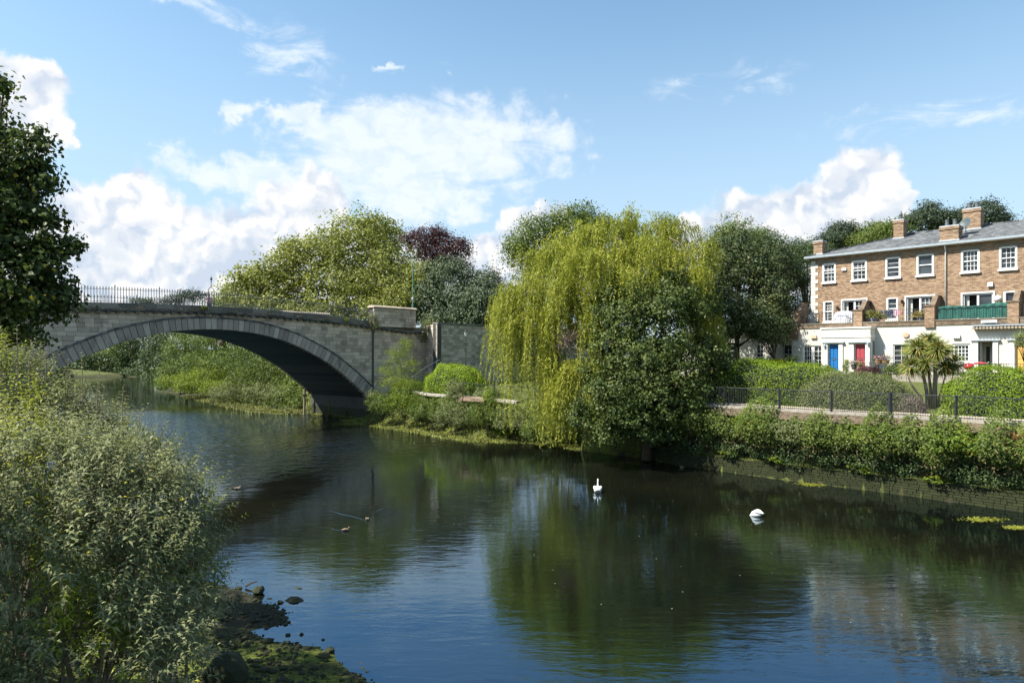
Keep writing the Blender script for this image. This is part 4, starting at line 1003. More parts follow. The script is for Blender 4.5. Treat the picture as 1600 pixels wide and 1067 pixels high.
# bank between the bridge foot and the willow
soft = [(p2(L(-1.0, 1.5))), p2(gr(640, 672)), p2(gr(720, 684)), p2(gr(800, 690)), p2(gr(870, 696)), p2(gr(960, 704))]
g = 'shrubs on the bank between bridge and willow'
for (px, py, Y, rx, ry, mt, lf, lb_) in [
    (598, 632, 66, 24, 18, 'leaf_mid', .13, 'green bush at the foot of the bridge abutment'),
    (632, 630, 63.5, 26, 18, 'leaf_bramble', .13, 'second bush from the bridge on the low bank, bright leaved'),
    (668, 642, 61, 26, 18, 'leaf_mid', .13, 'mid green bush on the low bank below the bright domed hedge'),
    (712, 650, 58, 30, 22, 'leaf_grey', .12, 'pale grey-green bushy mound spilling down to the mud'),
    (712, 612, 61, 14, 18, 'leaf_grey', .13, 'upright grey-leaved bush standing above the bank edge'),
    (760, 645, 56, 22, 22, 'leaf_mid', .12, 'green bush under the rusty slab of the bank'),
    (765, 622, 57, 8, 16, 'leaf_bramble', .12, 'slim upright bush beside the low railing'),
    (800, 655, 54.5, 26, 20, 'leaf_grey', .12, 'grassy rounded bush just left of the willow curtain'),
    (842, 672, 51.5, 24, 18, 'leaf_mid', .12, 'bush at the water under the left side of the willow'),
    (585, 618, 68.5, 10, 8, 'leaf_grey', .12, 'little bush against the corner of the bridge pier')]:
    tree('bank_bush', lb_, M[mt], [pl(px, py, Y, rx, ry, 1.3), pl(px+rx*.5, py+ry*.4, Y-.6, rx*.6, ry*.5, 1.0), pl(px-rx*.4, py+ry*.3, Y, rx*.6, ry*.6, 1.0)], int(7*rx*ry)+1200, lf, .3, trunk=.05, cat='bush', lump=.3)
verge('undergrowth', 'mixed weeds covering the soft bank from the bridge foot to the willow', soft, 42000, .12, 3.35, 2.7, .15, M['leaf_mid'], 3.4, seedv=12, hang=.3)
verge('undergrowth', 'dark overhanging growth under the willow at the water edge', [p2(gr(840, 696)), p2(gr(940, 706)), p2(gr(1070, 728))], 22000, .25, 3.0, 1.4, .14, M['leaf_dark'], 1.8, seedv=15)

# scrub that clothes the banks upstream
def scrub(name, label, x0, x1, y0, y1, dlo, dhi, n, leaf, hmax, mat, kinds, mult=4):
    X_ = rng.uniform(x0, x1, n*mult); Y_ = rng.uniform(y0, y1, n*mult); sd_, kk = river_sd(X_, Y_); w = (sd_ > dlo) & (sd_ < dhi) & np.isin(kk, kinds)
    X_, Y_, sd_ = X_[w][:n], Y_[w][:n], sd_[w][:n]
    hh = hmax*(0.25+1.1*vnoise(X_, Y_, .28, 61))*np.clip((sd_-dlo)/2.5+.2, 0, 1)
    u = rng.random(len(X_))**.5; P = np.stack([X_, Y_, height(X_, Y_)+hh*u], 1)
    V, Fa = leaf_geo(P, rdir(len(P))*.8+np.array([-.2, -.3, .7]), leaf, .6); return tag(npmesh(name, V, Fa, mat), label, 'undergrowth', kind='stuff')
scrub('undergrowth', 'scrub and low bushes along the far bank upstream of the bridge', -170, -60, 110, 262, .15, 30, 18000, .9, 4.0, M['leaf_dark'], [2, 3], 14)
scrub('undergrowth', 'green scrub on the bank behind the mud flat under the arch', -75, -18, 76, 125, 3.2, 16, 22000, .34, 3.2, M['leaf_mid'], [2])
scrub('undergrowth', 'reedy growth at the far waterline upstream', -170, -70, 120, 262, .05, 5.0, 9000, .75, 2.6, M['leaf_dark'], [2, 3], 45)
M['leaf_alga'] = leafmat('leaf_alga', (0.045, 0.060, 0.012), (0.11, 0.13, 0.025), (0.20, 0.22, 0.05), trans=.1)
scrub('algae_tufts', 'low green algae and weed tufts on the mud flats beside the bridge', -62, 6, 48, 112, .0, 3.4, 13000, .2, .16, M['leaf_alga'], [1, 2], 14)
# ================================================================ terrace of houses on the right
def brickmat(name, sc=1.0, cols=((.125, .070, .045), (.25, .15, .09), (.37, .255, .17)), mort=(.30, .26, .20)):
    m, nt, b, o = newmat(name); k = N(nt)
    uvn = k.n('ShaderNodeTexCoord').outputs['UV']
    t = k.n('ShaderNodeTexBrick'); nt.links.new(uvn, t.inputs['Vector'])
    t.inputs['Scale'].default_value = 1.0; t.inputs['Brick Width'].default_value = .235*sc; t.inputs['Row Height'].default_value = .078*sc; t.inputs['Mortar Size'].default_value = .010*sc; t.inputs['Mortar Smooth'].default_value = .3; t.inputs['Bias'].default_value = 0
    t.inputs['Color1'].default_value = (0, 0, 0, 1); t.inputs['Color2'].default_value = (1, 1, 1, 1); t.inputs['Mortar'].default_value = (0.5, .5, .5, 1)
    n1 = k.noise(1.2, 5, .6, k.pos()); n2 = k.noise(9, 4, .6, k.pos())
    f = k.m('ADD', k.m('MULTIPLY', t.outputs['Color'], .75), k.m('MULTIPLY', n2, .35), True)
    c = k.ramp(f, [(0.1, cols[0]), (0.5, cols[1]), (0.95, cols[2])])
    c = k.mix(k.ramp(n1, [(.45, (0, 0, 0)), (.75, (.5, .5, .5))]), c, k.mix(1.0, c, (.6, .58, .56), 'MULTIPLY'))
    c = k.mix(t.outputs['Fac'], c, mort)
    nt.links.new(c, b.inputs['Base Color']); b.inputs['Roughness'].default_value = .9; b.inputs['Specular IOR Level'].default_value = .2
    k.bump(k.m('SUBTRACT', 1.0, t.outputs['Fac']), .8, .012, b)
    return m
M['brick'] = brickmat('brick')
M['brick_dark'] = brickmat('brick_dark', 1.0, ((.08, .05, .033), (.14, .095, .062), (.22, .165, .12)), (.20, .175, .14))
def uvbox(o):
    """lay out UVs in metres from the local position, by dominant face direction"""
    me = o.data; uv = me.uv_layers.new(name='UVMap')
    co = np.empty(len(me.vertices)*3); me.vertices.foreach_get('co', co); co = co.reshape(-1, 3)
    li = np.empty(len(me.loops), dtype=int); me.loops.foreach_get('vertex_index', li)
    out = np.zeros((len(me.loops), 2))
    for p in me.polygons:
        n = p.normal; sl_ = slice(p.loop_start, p.loop_start+p.loop_total); c = co[li[sl_]]
        if abs(n.z) > .8: out[sl_] = c[:, :2]
        elif abs(n.y) >= abs(n.x): out[sl_] = c[:, [0, 2]]
        else: out[sl_] = c[:, [1, 2]]
    uv.data.foreach_set('uv', out.ravel()); return o
glm, nt, gb2, _ = newmat('window_glass'); k = N(nt)
nt.links.new(k.ramp(k.noise(.9, 2, .5, k.pos()), [(.35, (.012, .016, .020)), (.7, (.05, .06, .07))]), gb2.inputs['Base Color'])
gb2.inputs['Roughness'].default_value = .04; gb2.inputs['IOR'].default_value = 1.5; M['glass'] = glm
M['interior'] = plain('interior', (.03, .03, .03), .9)
M['curtain'] = plain('curtain', (.45, .44, .42), .9)
M['stucco'] = plain('stucco', (.54, .52, .465), .8, var=.07, sc=1.5)
M['reveal'] = plain('reveal', (.62, .56, .50), .7, var=.05)

house = empty('brick_terrace', (*HA, 0), HROT, 'brown brick three storey terrace with slate roof and white windows, right side', 'house')
HS0, HS1 = hl(1268, 440)[0], 22.0
ZE = hl(1430, 394)[1] + .28                              # underside of the eaves
DECK = hl(1300, 509)[1]
UP = [(1286.3, 1304.6, 412.8, 441.4), (1332.1, 1353.1, 408.5, 437.7), (1385, 1405.7, 402.9, 433.6), (1433.7, 1457.6, 398, 429.7), (1503.2, 1529, 390.7, 423.8), (1562.9, 1587.8, 384.8, 419.4)]
LO = [(1287.8, 1300.9, 471.3, 500.3), (1386.5, 1401.8, 465.7, 496), (1569.7, 1589, 453.5, 478)]
DR = [(1316.3, 1353.6, 469.9, 507), (1416, 1459.3, 463.8, 504), (1504, 1552, 458, 501)]
def rect(q, yo=0.0):
    s0, za = hl(q[0], q[2], yo); s1, zb = hl(q[1], q[2], yo); _, zc = hl((q[0]+q[1])/2, q[3], yo); _, zt = hl((q[0]+q[1])/2, q[2]+0.0, yo)
    return s0, s1, zc, (za+zb)/2
holes = [('up', i, rect(q)) for i, q in enumerate(UP)] + [('lo', i, rect(q)) for i, q in enumerate(LO)] + [('dr', i, (rect(q)[0], rect(q)[1], DECK+.05, rect(q)[3])) for i, q in enumerate(DR)]
# level the rows, as they are level in the building
zu0 = np.mean([h[2][2] for h in holes if h[0] == 'up']); zu1 = np.mean([h[2][3] for h in holes if h[0] == 'up'])
zl1 = np.mean([h[2][3] for h in holes if h[0] != 'up'])
fix = []
for kd, i, (a, b, c_, d_) in holes:
    if kd == 'up': fix.append((kd, i, (a, b, zu0, zu1)))
    elif kd == 'lo': fix.append((kd, i, (a, b, DECK+.35 if i < 2 else DECK+1.0, zl1)))
    else: fix.append((kd, i, (a, b, DECK+.04, zl1)))
# the same bays go on beyond the frame
fix += [('up', 6, (17.2, 18.2, zu0, zu1)), ('up', 7, (20, 21, zu0, zu1)), ('dr', 3, (18.0, 20.0, DECK+.04, zl1))]
holes = fix
def wall_with_holes(s0, s1, z0, z1, hs, y=0.0, th=.3):
    m = MB(); xs = sorted(set([s0, s1] + [v for h in hs for v in (h[0], h[1]) if s0 < v < s1])); zs = sorted(set([z0, z1] + [v for h in hs for v in (h[2], h[3]) if z0 < v < z1]))
    for a, b in zip(xs[:-1], xs[1:]):
        for c_, d_ in zip(zs[:-1], zs[1:]):
            mx, mz = (a+b)/2, (c_+d_)/2
            if any(h[0] < mx < h[1] and h[2] < mz < h[3] for h in hs): continue
            m.add([(a, y, c_), (b, y, c_), (b, y, d_), (a, y, d_)], [(0, 1, 2, 3)])
    for h in hs:
        a, b, c_, d_ = h
        m.add([(a, y, c_), (a, y+th, c_), (a, y+th, d_), (a, y, d_)], [(3, 2, 1, 0)])
        m.add([(b, y, c_), (b, y+th, c_), (b, y+th, d_), (b, y, d_)], [(0, 1, 2, 3)])
        m.add([(a, y, d_), (a, y+th, d_), (b, y+th, d_), (b, y, d_)], [(3, 2, 1, 0)])
        m.add([(a, y, c_), (a, y+th, c_), (b, y+th, c_), (b, y, c_)], [(0, 1, 2, 3)])
    return m
wmx = wall_with_holes(HS0, HS1, HZ-1, ZE+.1, [h[2] for h in holes])
wmx.add([(HS0, 0, HZ-1), (HS0, 9, HZ-1), (HS0, 9, ZE+.1), (HS0, 0, ZE+.1)], [(3, 2, 1, 0)])
wmx.add([(HS1, 0, HZ-1), (HS1, 9, HZ-1), (HS1, 9, ZE+.1), (HS1, 0, ZE+.1)], [(0, 1, 2, 3)])
wmx.add([(HS0, 9, HZ-1), (HS1, 9, HZ-1), (HS1, 9, ZE+.1), (HS0, 9, ZE+.1)], [(3, 2, 1, 0)])
uvbox(wmx.build('wall', M['brick'], house))
# quoins on the left corner
z = DECK + .1; i = 0
while z < ZE - .25:
    w_ = .52 if i % 2 else .32; MB().box(HS0-.025, HS0+w_, -.03, .30, z+.01, z+.29).build('quoin', M['stucco'], house); z += .30; i += 1
def sash(parent, s0, s1, z0, z1, y=.10, grid=(2, 3), meet=True, open_top=False, sill=True, bars=.022, frame=.075, curtain=False, mat='upvc'):
    """frame, panes and glazing bars of one window; panes sit a little behind the bars"""
    w = empty('window', ((s0+s1)/2, y, z0), 0); w.parent = parent
    hw = (s1-s0)/2; h_ = z1-z0; m = MB()
    m.box(-hw, -hw+frame, -.05, .06, 0, h_).box(hw-frame, hw, -.05, .06, 0, h_).box(-hw+frame, hw-frame, -.05, .06, 0, frame).box(-hw+frame, hw-frame, -.05, .06, h_-frame, h_)
    if meet: m.box(-hw+frame, hw-frame, -.045, .05, h_*.5-.03, h_*.5+.03)
    m.build('frame', M[mat], w)
    MB().box(-hw+frame, hw-frame, .035, .05, frame, h_-frame).build('pane', M['glass'], w)
    b = MB()
    if grid:
        for i in range(1, grid[0]): x = -hw+frame+(2*hw-2*frame)*i/grid[0]; b.box(x-bars/2, x+bars/2, .005, .035, frame, h_-frame)
        for j in range(1, grid[1]):
            z = frame+(h_-2*frame)*j/grid[1]
            if not (meet and abs(z-h_*.5) < .05): b.box(-hw+frame, hw-frame, .002, .033, z-bars/2, z+bars/2)
        if b.v: b.build('glazing_bars', M[mat], w)
    if curtain: MB().box(-hw+frame, hw-frame, .08, .10, h_*.45, h_-frame).build('blind', M['curtain'], w)
    if open_top:
        t = MB(); t.tube([(-hw+.08, -.12, h_*.62), (hw-.08, -.12, h_*.62), (hw-.08, -.02, h_-.1), (-hw+.08, -.02, h_-.1), (-hw+.08, -.12, h_*.62)], .035, 4)
        t.build('open_sash', M[mat], w)
    if sill: MB().box(-hw-.12, hw+.12, -.24, -.052, -.13, -.005).build('sill', M['white_paint'], w)
    return w
for kd, i, (a, b, c_, d_) in holes:
    if kd == 'up':
        sash(house, a, b, c_, d_, grid={0: (3, 4), 1: (3, 4), 2: (1, 4), 3: None, 4: (4, 4), 5: (3, 4)}.get(i, (3, 4)), open_top=i < 2)
        MB().box(a-.10, b+.10, -.028, .0-.002, c_-.0, d_+.10).build('window_surround', M['white_paint'], house) if False else None
    elif kd == 'lo':
        sash(house, a, b, c_, d_, grid={0: (3, 6), 1: (1, 4), 2: None}[i], sill=i < 2, curtain=False, meet=i < 2)
    else:
        w = empty('french_door', ((a+b)/2, .12, c_), 0); w.parent = house; hw = (b-a)/2; h_ = d_-c_
        MB().box(-hw, -hw+.09, -.05, .06, 0, h_).box(hw-.09, hw, -.05, .06, 0, h_).box(-hw+.09, hw-.09, -.05, .06, h_-.10, h_).box(-.06, .06, -.045, .05, 0, h_-.1).build('frame', M['upvc'], w)
        MB().box(.06, hw-.09, .03, .045, .05, h_-.1).build('pane', M['glass'], w)
        MB().box(-hw+.09, -.06, .5, .52, 0, h_-.1).build('dark_opening', M['interior'], w)
        g_ = MB()
        for j in (1, 2, 3): g_.box(.06, hw-.09, .0, .028, h_*j/4-.012, h_*j/4+.012)
        for j in (1, 2): g_.box(.06+(hw-.15)*j/3-.011, .06+(hw-.15)*j/3+.011, -.002, .026, .05, h_-.1)
        if i != 2: g_.build('glazing_bars', M['upvc'], w)
        MB().box(-hw+.1, -hw+.34, .16, .20, 0, h_-.12).build('curtain', M['curtain'], w)
        MB().box(-hw-.09, hw+.09, -.165, -.122, h_, h_+.10).box(-hw-.09, -hw, -.165, -.122, 0, h_).box(hw, hw+.09, -.165, -.122, 0, h_).build('door_surround', M['white_paint'], w)
# white surrounds of the upper windows
for kd, i, (a, b, c_, d_) in holes:
    if kd != 'dr':
        MB().box(a-.06, a+.05, -.02, .05, c_, d_).box(b-.05, b+.06, -.02, .05, c_, d_).box(a+.05, b-.05, -.02, .05, d_-.06, d_+.03).build('window_surround', M['white_paint'], house)
        if kd == 'up': 
            hd = MB(); x = a-.15
            while x < b+.12: hd.box(x+.004, x+.070, -.012, .01, d_+.03, d_+.26); x += .075
            hd.build('brick_lintel', M['brick_dark'], house)['kind'] = 'stuff'
MB().box(HS0, HS0+.001, 0, .001, 0, .001)
# ---- roof
HW = 4.6; ZR = 16.4; OV = .34; RS = 6.6
zb_ = ZE + .12
m = MB()
e0, e1 = HS0-OV, HS1
m.add([(e0, -OV, zb_), (e1, -OV, zb_), (e1, HW, ZR), (RS, HW, ZR), (e0, 9+OV, zb_), (e1, 9+OV, zb_)], [(0, 1, 2, 3), (4, 0, 3), (5, 4, 3, 2)])
m.build('roof', M['gutter'], house)
# slates: courses of single slates laid over the front slope and the hip
slate = stone_mat('slate', (.075, .08, .088), (.12, .128, .138), (.18, .187, .195), .25, (.10, .10, .095))
sl_m = MB(); run = math.hypot(HW+OV, ZR-zb_); rows = int(run/.21); upv = np.array([0, (HW+OV)/run, (ZR-zb_)/run]); nrm_ = np.array([0, -(ZR-zb_)/run, (HW+OV)/run])
for r in range(rows):
    f0 = r/rows; f1 = (r+1.12)/rows; left = e0 + (RS-e0)*f0
    x = left - (R.random()*.3); w_ = .28
    while x < HS1:
        xa, xb = max(x, left)+.006, x+w_-.006; x += w_
        if xb <= xa: continue
        y0 = R.uniform(.012, .022); j = R.uniform(0, .004)
        B0 = np.array([0, -OV, zb_]) + upv*run*f0 + nrm_*(y0+j); B1 = np.array([0, -OV, zb_]) + upv*run*min(f1, 1.0) + nrm_*.008
        sh = (RS-e0)/rows
        sl_m.add([(xa, B0[1], B0[2]), (xb, B0[1], B0[2]), (xb+0, B1[1], B1[2]), (max(xa, min(xb, left+sh)), B1[1], B1[2]), (xa, B0[1]+.001, B0[2]-.014), (xb, B0[1]+.001, B0[2]-.014)], [(0, 1, 2, 3), (4, 5, 1, 0)])
sl_m.build('slate', slate, house)['kind'] = 'stuff'
rt_ = MB(); x = RS
rme = MB().box(0, .44, -.12, .12, -.02, .09).mesh('ridge_tile', slate)
while x < HS1-.4:
    o = bpy.data.objects.new('ridge_tile', rme); COL.objects.link(o); o.parent = house; o.location = (x, HW, ZR); x += .45
n_ = 26
for i in range(n_):
    f = i/n_; p0 = np.array([e0, -OV, zb_])*(1-f) + np.array([RS, HW, ZR])*f
    o = bpy.data.objects.new('hip_tile', rme); COL.objects.link(o); o.parent = house; o.location = p0 + [0, 0, .02]; o.rotation_euler = (0, -math.atan2(ZR-zb_, math.hypot(RS-e0, HW+OV)), math.atan2(HW+OV, RS-e0)); o.scale = (.9, .7, .8)
MB().box(e0, HS1, -OV+.02, 0, ZE-.04, ZE+.03).build('soffit', M['white_paint'], house)
MB().box(e0-.02, HS1, -OV-.13, -OV+.015, ZE-.02, ZE+.13).build('gutter', M['gutter'], house)
MB().box(e0-.12, e0+.02, -OV, 9, ZE-.02, ZE+.13).build('gutter', M['gutter'], house)
sdp = hl(1478, 400)[0]
MB().tube([(sdp, -.38, ZE), (sdp, -.12, ZE-.35), (sdp, -.08, ZE-.5), (sdp, -.08, DECK)], .045, 8).build('downpipe', M['white_paint'], house, True)
# ---- chimneys: a ray from the eye meets the roof slope
def on_roof(px, py):
    o_ = np.array([0., 0., H]); dv = np.array([(px-HX)/F, 1.0, -(py-HY)/F])
    A3 = HL(0, -OV, zb_); n3 = np.cross(np.array([*HD, 0]), HL(0, HW, ZR) - A3)
    t = np.dot(A3-o_, n3)/np.dot(dv, n3); P = o_+dv*t
    return (P[:2]-HA) @ HD, (P[:2]-HA) @ HNI, P[2], P[1]
def chimney(pxl, pxr, ptop, pbase, depth, pots, yoff=0):
    s, y, z, Y = on_roof((pxl+pxr)/2, pbase)
    if y < .12: s, y = s + .04, .12; z = zb_ + (y+OV)/(HW+OV)*(ZR-zb_)
    s = hl((pxl+pxr)/2, 400, y)[0]
    z = min(z, zb_ + (s-HS0+OV)/(RS-HS0+OV)*(ZR-zb_)) if s < RS else z
    X = (pxl+pxr-2*HX)/2/F*Y; w_ = (pxr-pxl)/(F*(HD[0]*Y-HD[1]*X)/Y**2); zt = H-(ptop-HY)/F*Y
    c = empty('chimney', (s, y, 0), 0); c.parent = house; hw = w_/2
    uvbox(MB().box(-hw, hw, 0, depth, z-.12, zt-.28).build('stack', M['brick'], c))
    uvbox(MB().box(-hw-.05, hw+.05, -.05, depth+.05, zt-.28, zt-.08).build('oversail', M['brick'], c))
    MB().box(-hw-.02, hw+.02, -.02, depth+.02, zt-.08, zt).build('capping', M['lead'], c)
    MB().box(-hw-.05, hw+.05, -.05, depth+.05, z-.06, z+.09).build('flashing', M['lead'], c)
    for i, (dx, dy, kind) in enumerate(pots):
        if kind: MB().lathe([(.12, zt), (.11, zt+.30), (.15, zt+.32), (.15, zt+.36), (.10, zt+.38), (.13, zt+.42), (.015, zt+.74)], dx*hw, depth*dy, 10).build('cowl', M['iron_grey'], c)
        else: MB().lathe([(.14, zt), (.12, zt+.38), (.15, zt+.40), (.14, zt+.45)], dx*hw, depth*dy, 10).build('pot', M['iron_grey'], c)
chimney(1271, 1285, 371, 404, .85, [(0, .5, 1)])
chimney(1396, 1411.5, 343, 373, .9, [(.1, .5, 1)])
chimney(1468, 1498, 347, 383, 1.0, [(-.4, .4, 0), (.45, .4, 0)])
chimney(1504, 1532, 325, 359, 1.0, [(-.4, .4, 0), (.45, .4, 0)])
# satellite dish by the third chimney
s_, y_, z_, Y_ = on_roof(1509, 366)
P = HL(s_, y_-.1, z_+.25); dish = empty('satellite_dish', P, HROT, 'grey round satellite dish on the roof between the two right chimneys', 'satellite dish')
rings = [((0, 0, 0), (0.02)), ]
dm = MB(); pts = []
for (r, d) in ((.02, 0), (.18, .02), (.34, .06), (.46, .12), (.47, .115), (.34, .045), (.18, .0), (.02, -.015)): pts.append((r, d))
dm.lathe(pts, 0, 0, 20); dd_ = dm.build('reflector', plain('dish', (.07, .09, .095), .5), dish, True); dd_.rotation_euler = (math.radians(68), 0, math.radians(-28)); dd_.location = (.05, -.1, .42)
MB().tube([(0, .15, -.2), (0, .1, .42)], .03, 6).tube([(0, .1, .30), (.1, -.55, .22)], .018, 5).build('mast', M['lead'], dish)

# ---------------------------------------------------------------- white ground floor with the balcony on top
YF = -2.1
ZT = hl(1300, 512.5, YF)[1]; WS0 = hl(1237, 530, YF)[0]
PB0, PB1, PY = hl(1283, 530, YF-1.0)[0], hl(1360, 530, YF-1.0)[0], YF-1.0
def rectf(q, yo):
    s0 = hl(q[0], 500, yo)[0]; s1 = hl(q[1], 500, yo)[0]; zt = hl((q[0]+q[1])/2, q[2], yo)[1]; zb = hl((q[0]+q[1])/2, q[3], yo)[1]; return (s0, s1, zb, zt)
gf = empty('white_ground_floor', (*HA, 0), HROT, 'white painted single storey front below the brick balcony wall with blue, red and ochre doors', 'house front')
ZG = HZ
w1 = rectf((1254.4, 1285.0, 539.9, 575), YF); w2 = rectf((1395, 1412, 538, 575), YF); w3 = rectf((1488, 1516, 537, 566), YF); d3 = rectf((1529, 1551, 534.2, 583), YF); d4 = rectf((1586, 1606, 532, 583), YF)
w1 = (w1[0], w1[1], ZG+.05, w1[3]); w2 = (w2[0], w2[1]+.8, ZG+.4, w2[3]); d3 = (d3[0], d3[1], ZG, d3[3]); d4 = (d4[0], d4[0]+1.0, ZG, d3[3])
w1 = (w1[0], min(w1[1], PB0-.1), w1[2], w1[3])
dz_t = rectf((1294, 1310.5, 537.5, 573), PY)[3]
d1 = rectf((1294, 1310.5, 537.5, 573), PY); d1 = (d1[0], d1[1], ZG, dz_t); d2 = rectf((1334.8, 1352.3, 537, 581), PY); d2 = (d2[0], d2[1], ZG, dz_t)
wm_ = wall_with_holes(WS0, HS1, ZG-1.2, ZT, [w1, w2, w3, d3, d4], YF, .22)
wm_.add([(WS0, YF, ZG-1.2), (WS0, 0, ZG-1.2), (WS0, 0, ZT), (WS0, YF, ZT)], [(3, 2, 1, 0)])
wm_.build('wall', M['stucco'], gf)
pm = wall_with_holes(PB0, PB1, ZG-1.2, ZT-.02, [d1, d2], PY, .2)
pm.add([(PB1, PY, ZG-1.2), (PB1, YF, ZG-1.2), (PB1, YF, ZT-.02), (PB1, PY, ZT-.02)], [(0, 1, 2, 3)]); pm.add([(PB0, PY, ZG-1.2), (PB0, YF, ZG-1.2), (PB0, YF, ZT-.02), (PB0, PY, ZT-.02)], [(3, 2, 1, 0)])
pm.add([(PB0, PY, ZT-.02), (PB1, PY, ZT-.02), (PB1, YF, ZT-.02), (PB0, YF, ZT-.02)], [(0, 1, 2, 3)])
pm.build('porch_wall', M['stucco'], gf)
MB().box(PB0-.06, PB1+.06, PY-.06, YF-.002, ZT-.10, ZT-.0).build('porch_coping', M['white_paint'], gf)
zc2 = hl(1320, 526, PY)[1]
MB().box(PB0-.0, PB1+.04, PY-.05, PY-.002, zc2-.05, zc2+.03).box(PB1+.002, PB1+.04, PY, YF, zc2-.05, zc2+.03).build('string_course', M['white_paint'], gf)
# fine horizontal joints of the render
j_ = MB(); z = ZG+.3
jm = plain('joint_line', (.58, .56, .51), .8)
while z < ZT-.2:
    for (a, b) in ((WS0, PB0), (PB1, HS1)):
        segs = [(a, b)]
        for h in (w1, w2, w3, d3, d4):
            if h[2] < z < h[3]:
                segs = [q for (u, v) in segs for q in ((u, min(v, h[0]-.12)), (max(u, h[1]+.12), v)) if q[1] > q[0]]
        for u, v in segs: MB().box(u, v, YF-.004, YF+.05, z-.007, z+.007).build('joint', jm, gf)
    z += .36
MB().box(WS0, HS1, -.05, YF+.01, DECK-.15, DECK-.02).build('balcony_floor', plain('balcony_floor', (.25, .22, .19), .9), gf)
def door(parent, q, yo, col, name_lab, panels=True, ajar=False):
    a, b, c_, d_ = q; w = empty('front_door', ((a+b)/2, yo+.16, c_), 0); w.parent = parent; w['label'] = name_lab; hw = (b-a)/2-.04; h_ = d_-c_-.04
    mt = plain('door_' + name_lab.split()[0], col, .45, var=.06)
    m = MB(); m.box(-hw, hw, -.02, .03, 0, h_); m.build('leaf_board', mt, w)
    for (x0, x1) in ((-hw+.1, -.04), (.04, hw-.1)):
        for (z0, z1) in ((.25, h_*.42), (h_*.5, h_*.86)):
            MB().box(x0, x1, -.045, -.021, z0, z1).build('door_panel', mt, w)
    MB().box(-.13, .13, -.055, -.022, h_*.44, h_*.44+.06).build('letter_plate', M['iron_grey'], w)
    MB().tube([(hw-.1, -.02, h_*.5), (hw-.1, -.08, h_*.5)], .03, 8).build('knob', plain('brass', (.55, .42, .18), .35, .8), w)
    MB().box(-hw-.04, hw+.04, -.06, .04, h_, h_+.04).box(-hw-.04, -hw, -.06, .04, 0, h_).box(hw, hw+.04, -.06, .04, 0, h_).build('door_frame', M['white_paint'], w)
    return w
door(gf, d1, PY, (.012, .13, .36), 'blue panelled front door, left of the red one')
door(gf, d2, PY, (.33, .055, .07), 'red panelled front door with wreath')
door(gf, d4, YF, (.62, .36, .10), 'ochre wooden front door at the right edge')
# cream doorway with the door standing open
cd = empty('open_doorway', ((d3[0]+d3[1])/2, YF+.1, d3[2]), 0); cd.parent = gf; hw = (d3[1]-d3[0])/2; h_ = d3[3]-d3[2]
MB().box(-hw+.02, hw-.02, .8, .84, 0, h_).build('hall_wall', plain('hall', (.48, .46, .38), .8), cd)
MB().box(-hw+.05, -hw+.10, .08, .78, 0, h_-.03).build('open_leaf', plain('cream_door', (.60, .58, .50), .5), cd)
MB().box(-.15, .05, .76, .79, .5, h_-.3).build('mirror', M['interior'], cd)
def surround(parent, q, yo, zl=None):
    a, b, c_, d_ = q; g_ = empty('door_surround', (0, yo, 0), 0); g_.parent = parent
    for (x0, x1) in ((a-.30, a-.02), (b+.02, b+.30)):
        MB().box(x0, x1, -.09, -.003, c_, d_+.0).build('pilaster', M['white_paint'], g_); MB().box(x0-.02, x1+.02, -.11, -.003, d_, d_+.08).build('capital', M['white_paint'], g_)
    MB().box(a-.42, b+.42, -.20, -.003, d_+.081, d_+.17).build('hood', M['lead'], g_)
for q, yo in ((d1, PY), (d2, PY), (d3, YF), (d4, YF)): surround(gf, q, yo)
sash(gf, w1[0], (w1[0]+w1[1])/2-.02, w1[2], w1[3], YF+.12, (3, 5), False, sill=False, frame=.10, bars=.03)
sash(gf, (w1[0]+w1[1])/2+.02, w1[1], w1[2], w1[3], YF+.12, (2, 5), False, sill=False, frame=.10, bars=.03)
sash(gf, w2[0], w2[1], w2[2], w2[3], YF+.12, (3, 4), False)
sash(gf, w3[0], w3[1], w3[2], w3[3], YF+.12, (4, 4), False, frame=.12, bars=.03)
# narrow window on the side of the porch
sw = empty('window', (PB1+.01, PY+.55, ZG+.75), math.radians(90)); sw.parent = gf
MB().box(-.16, .16, -.03, .0, 0, 1.55).build('frame', M['lead'], sw); MB().box(-.11, .11, -.045, -.031, .06, 1.49).build('pane', M['glass'], sw)
# tiled canopy on the right part
sc0 = hl(1519, 512, YF-.4)[0]
cn = empty('canopy', (0, 0, 0), 0); cn.parent = gf
zc_ = hl(1560, 511.5, YF-.4)[1]
MB().box(sc0, HS1, YF-.5, YF-.003, zc_+.10, zc_+.19).build('fascia', M['gutter'], cn)
tile = MB(); tile.tube([(0, -.48, 0), (0, 0, .0)], .085, 7); tme = tile.mesh('roof_tile', plain('clay_tile', (.33, .27, .20), .9, var=.3))
x = sc0+.08
while x < 16.5:
    o = bpy.data.objects.new('roof_tile', tme); COL.objects.link(o); o.parent = cn; o.location = (x, YF-.003, zc_-.02); x += .19
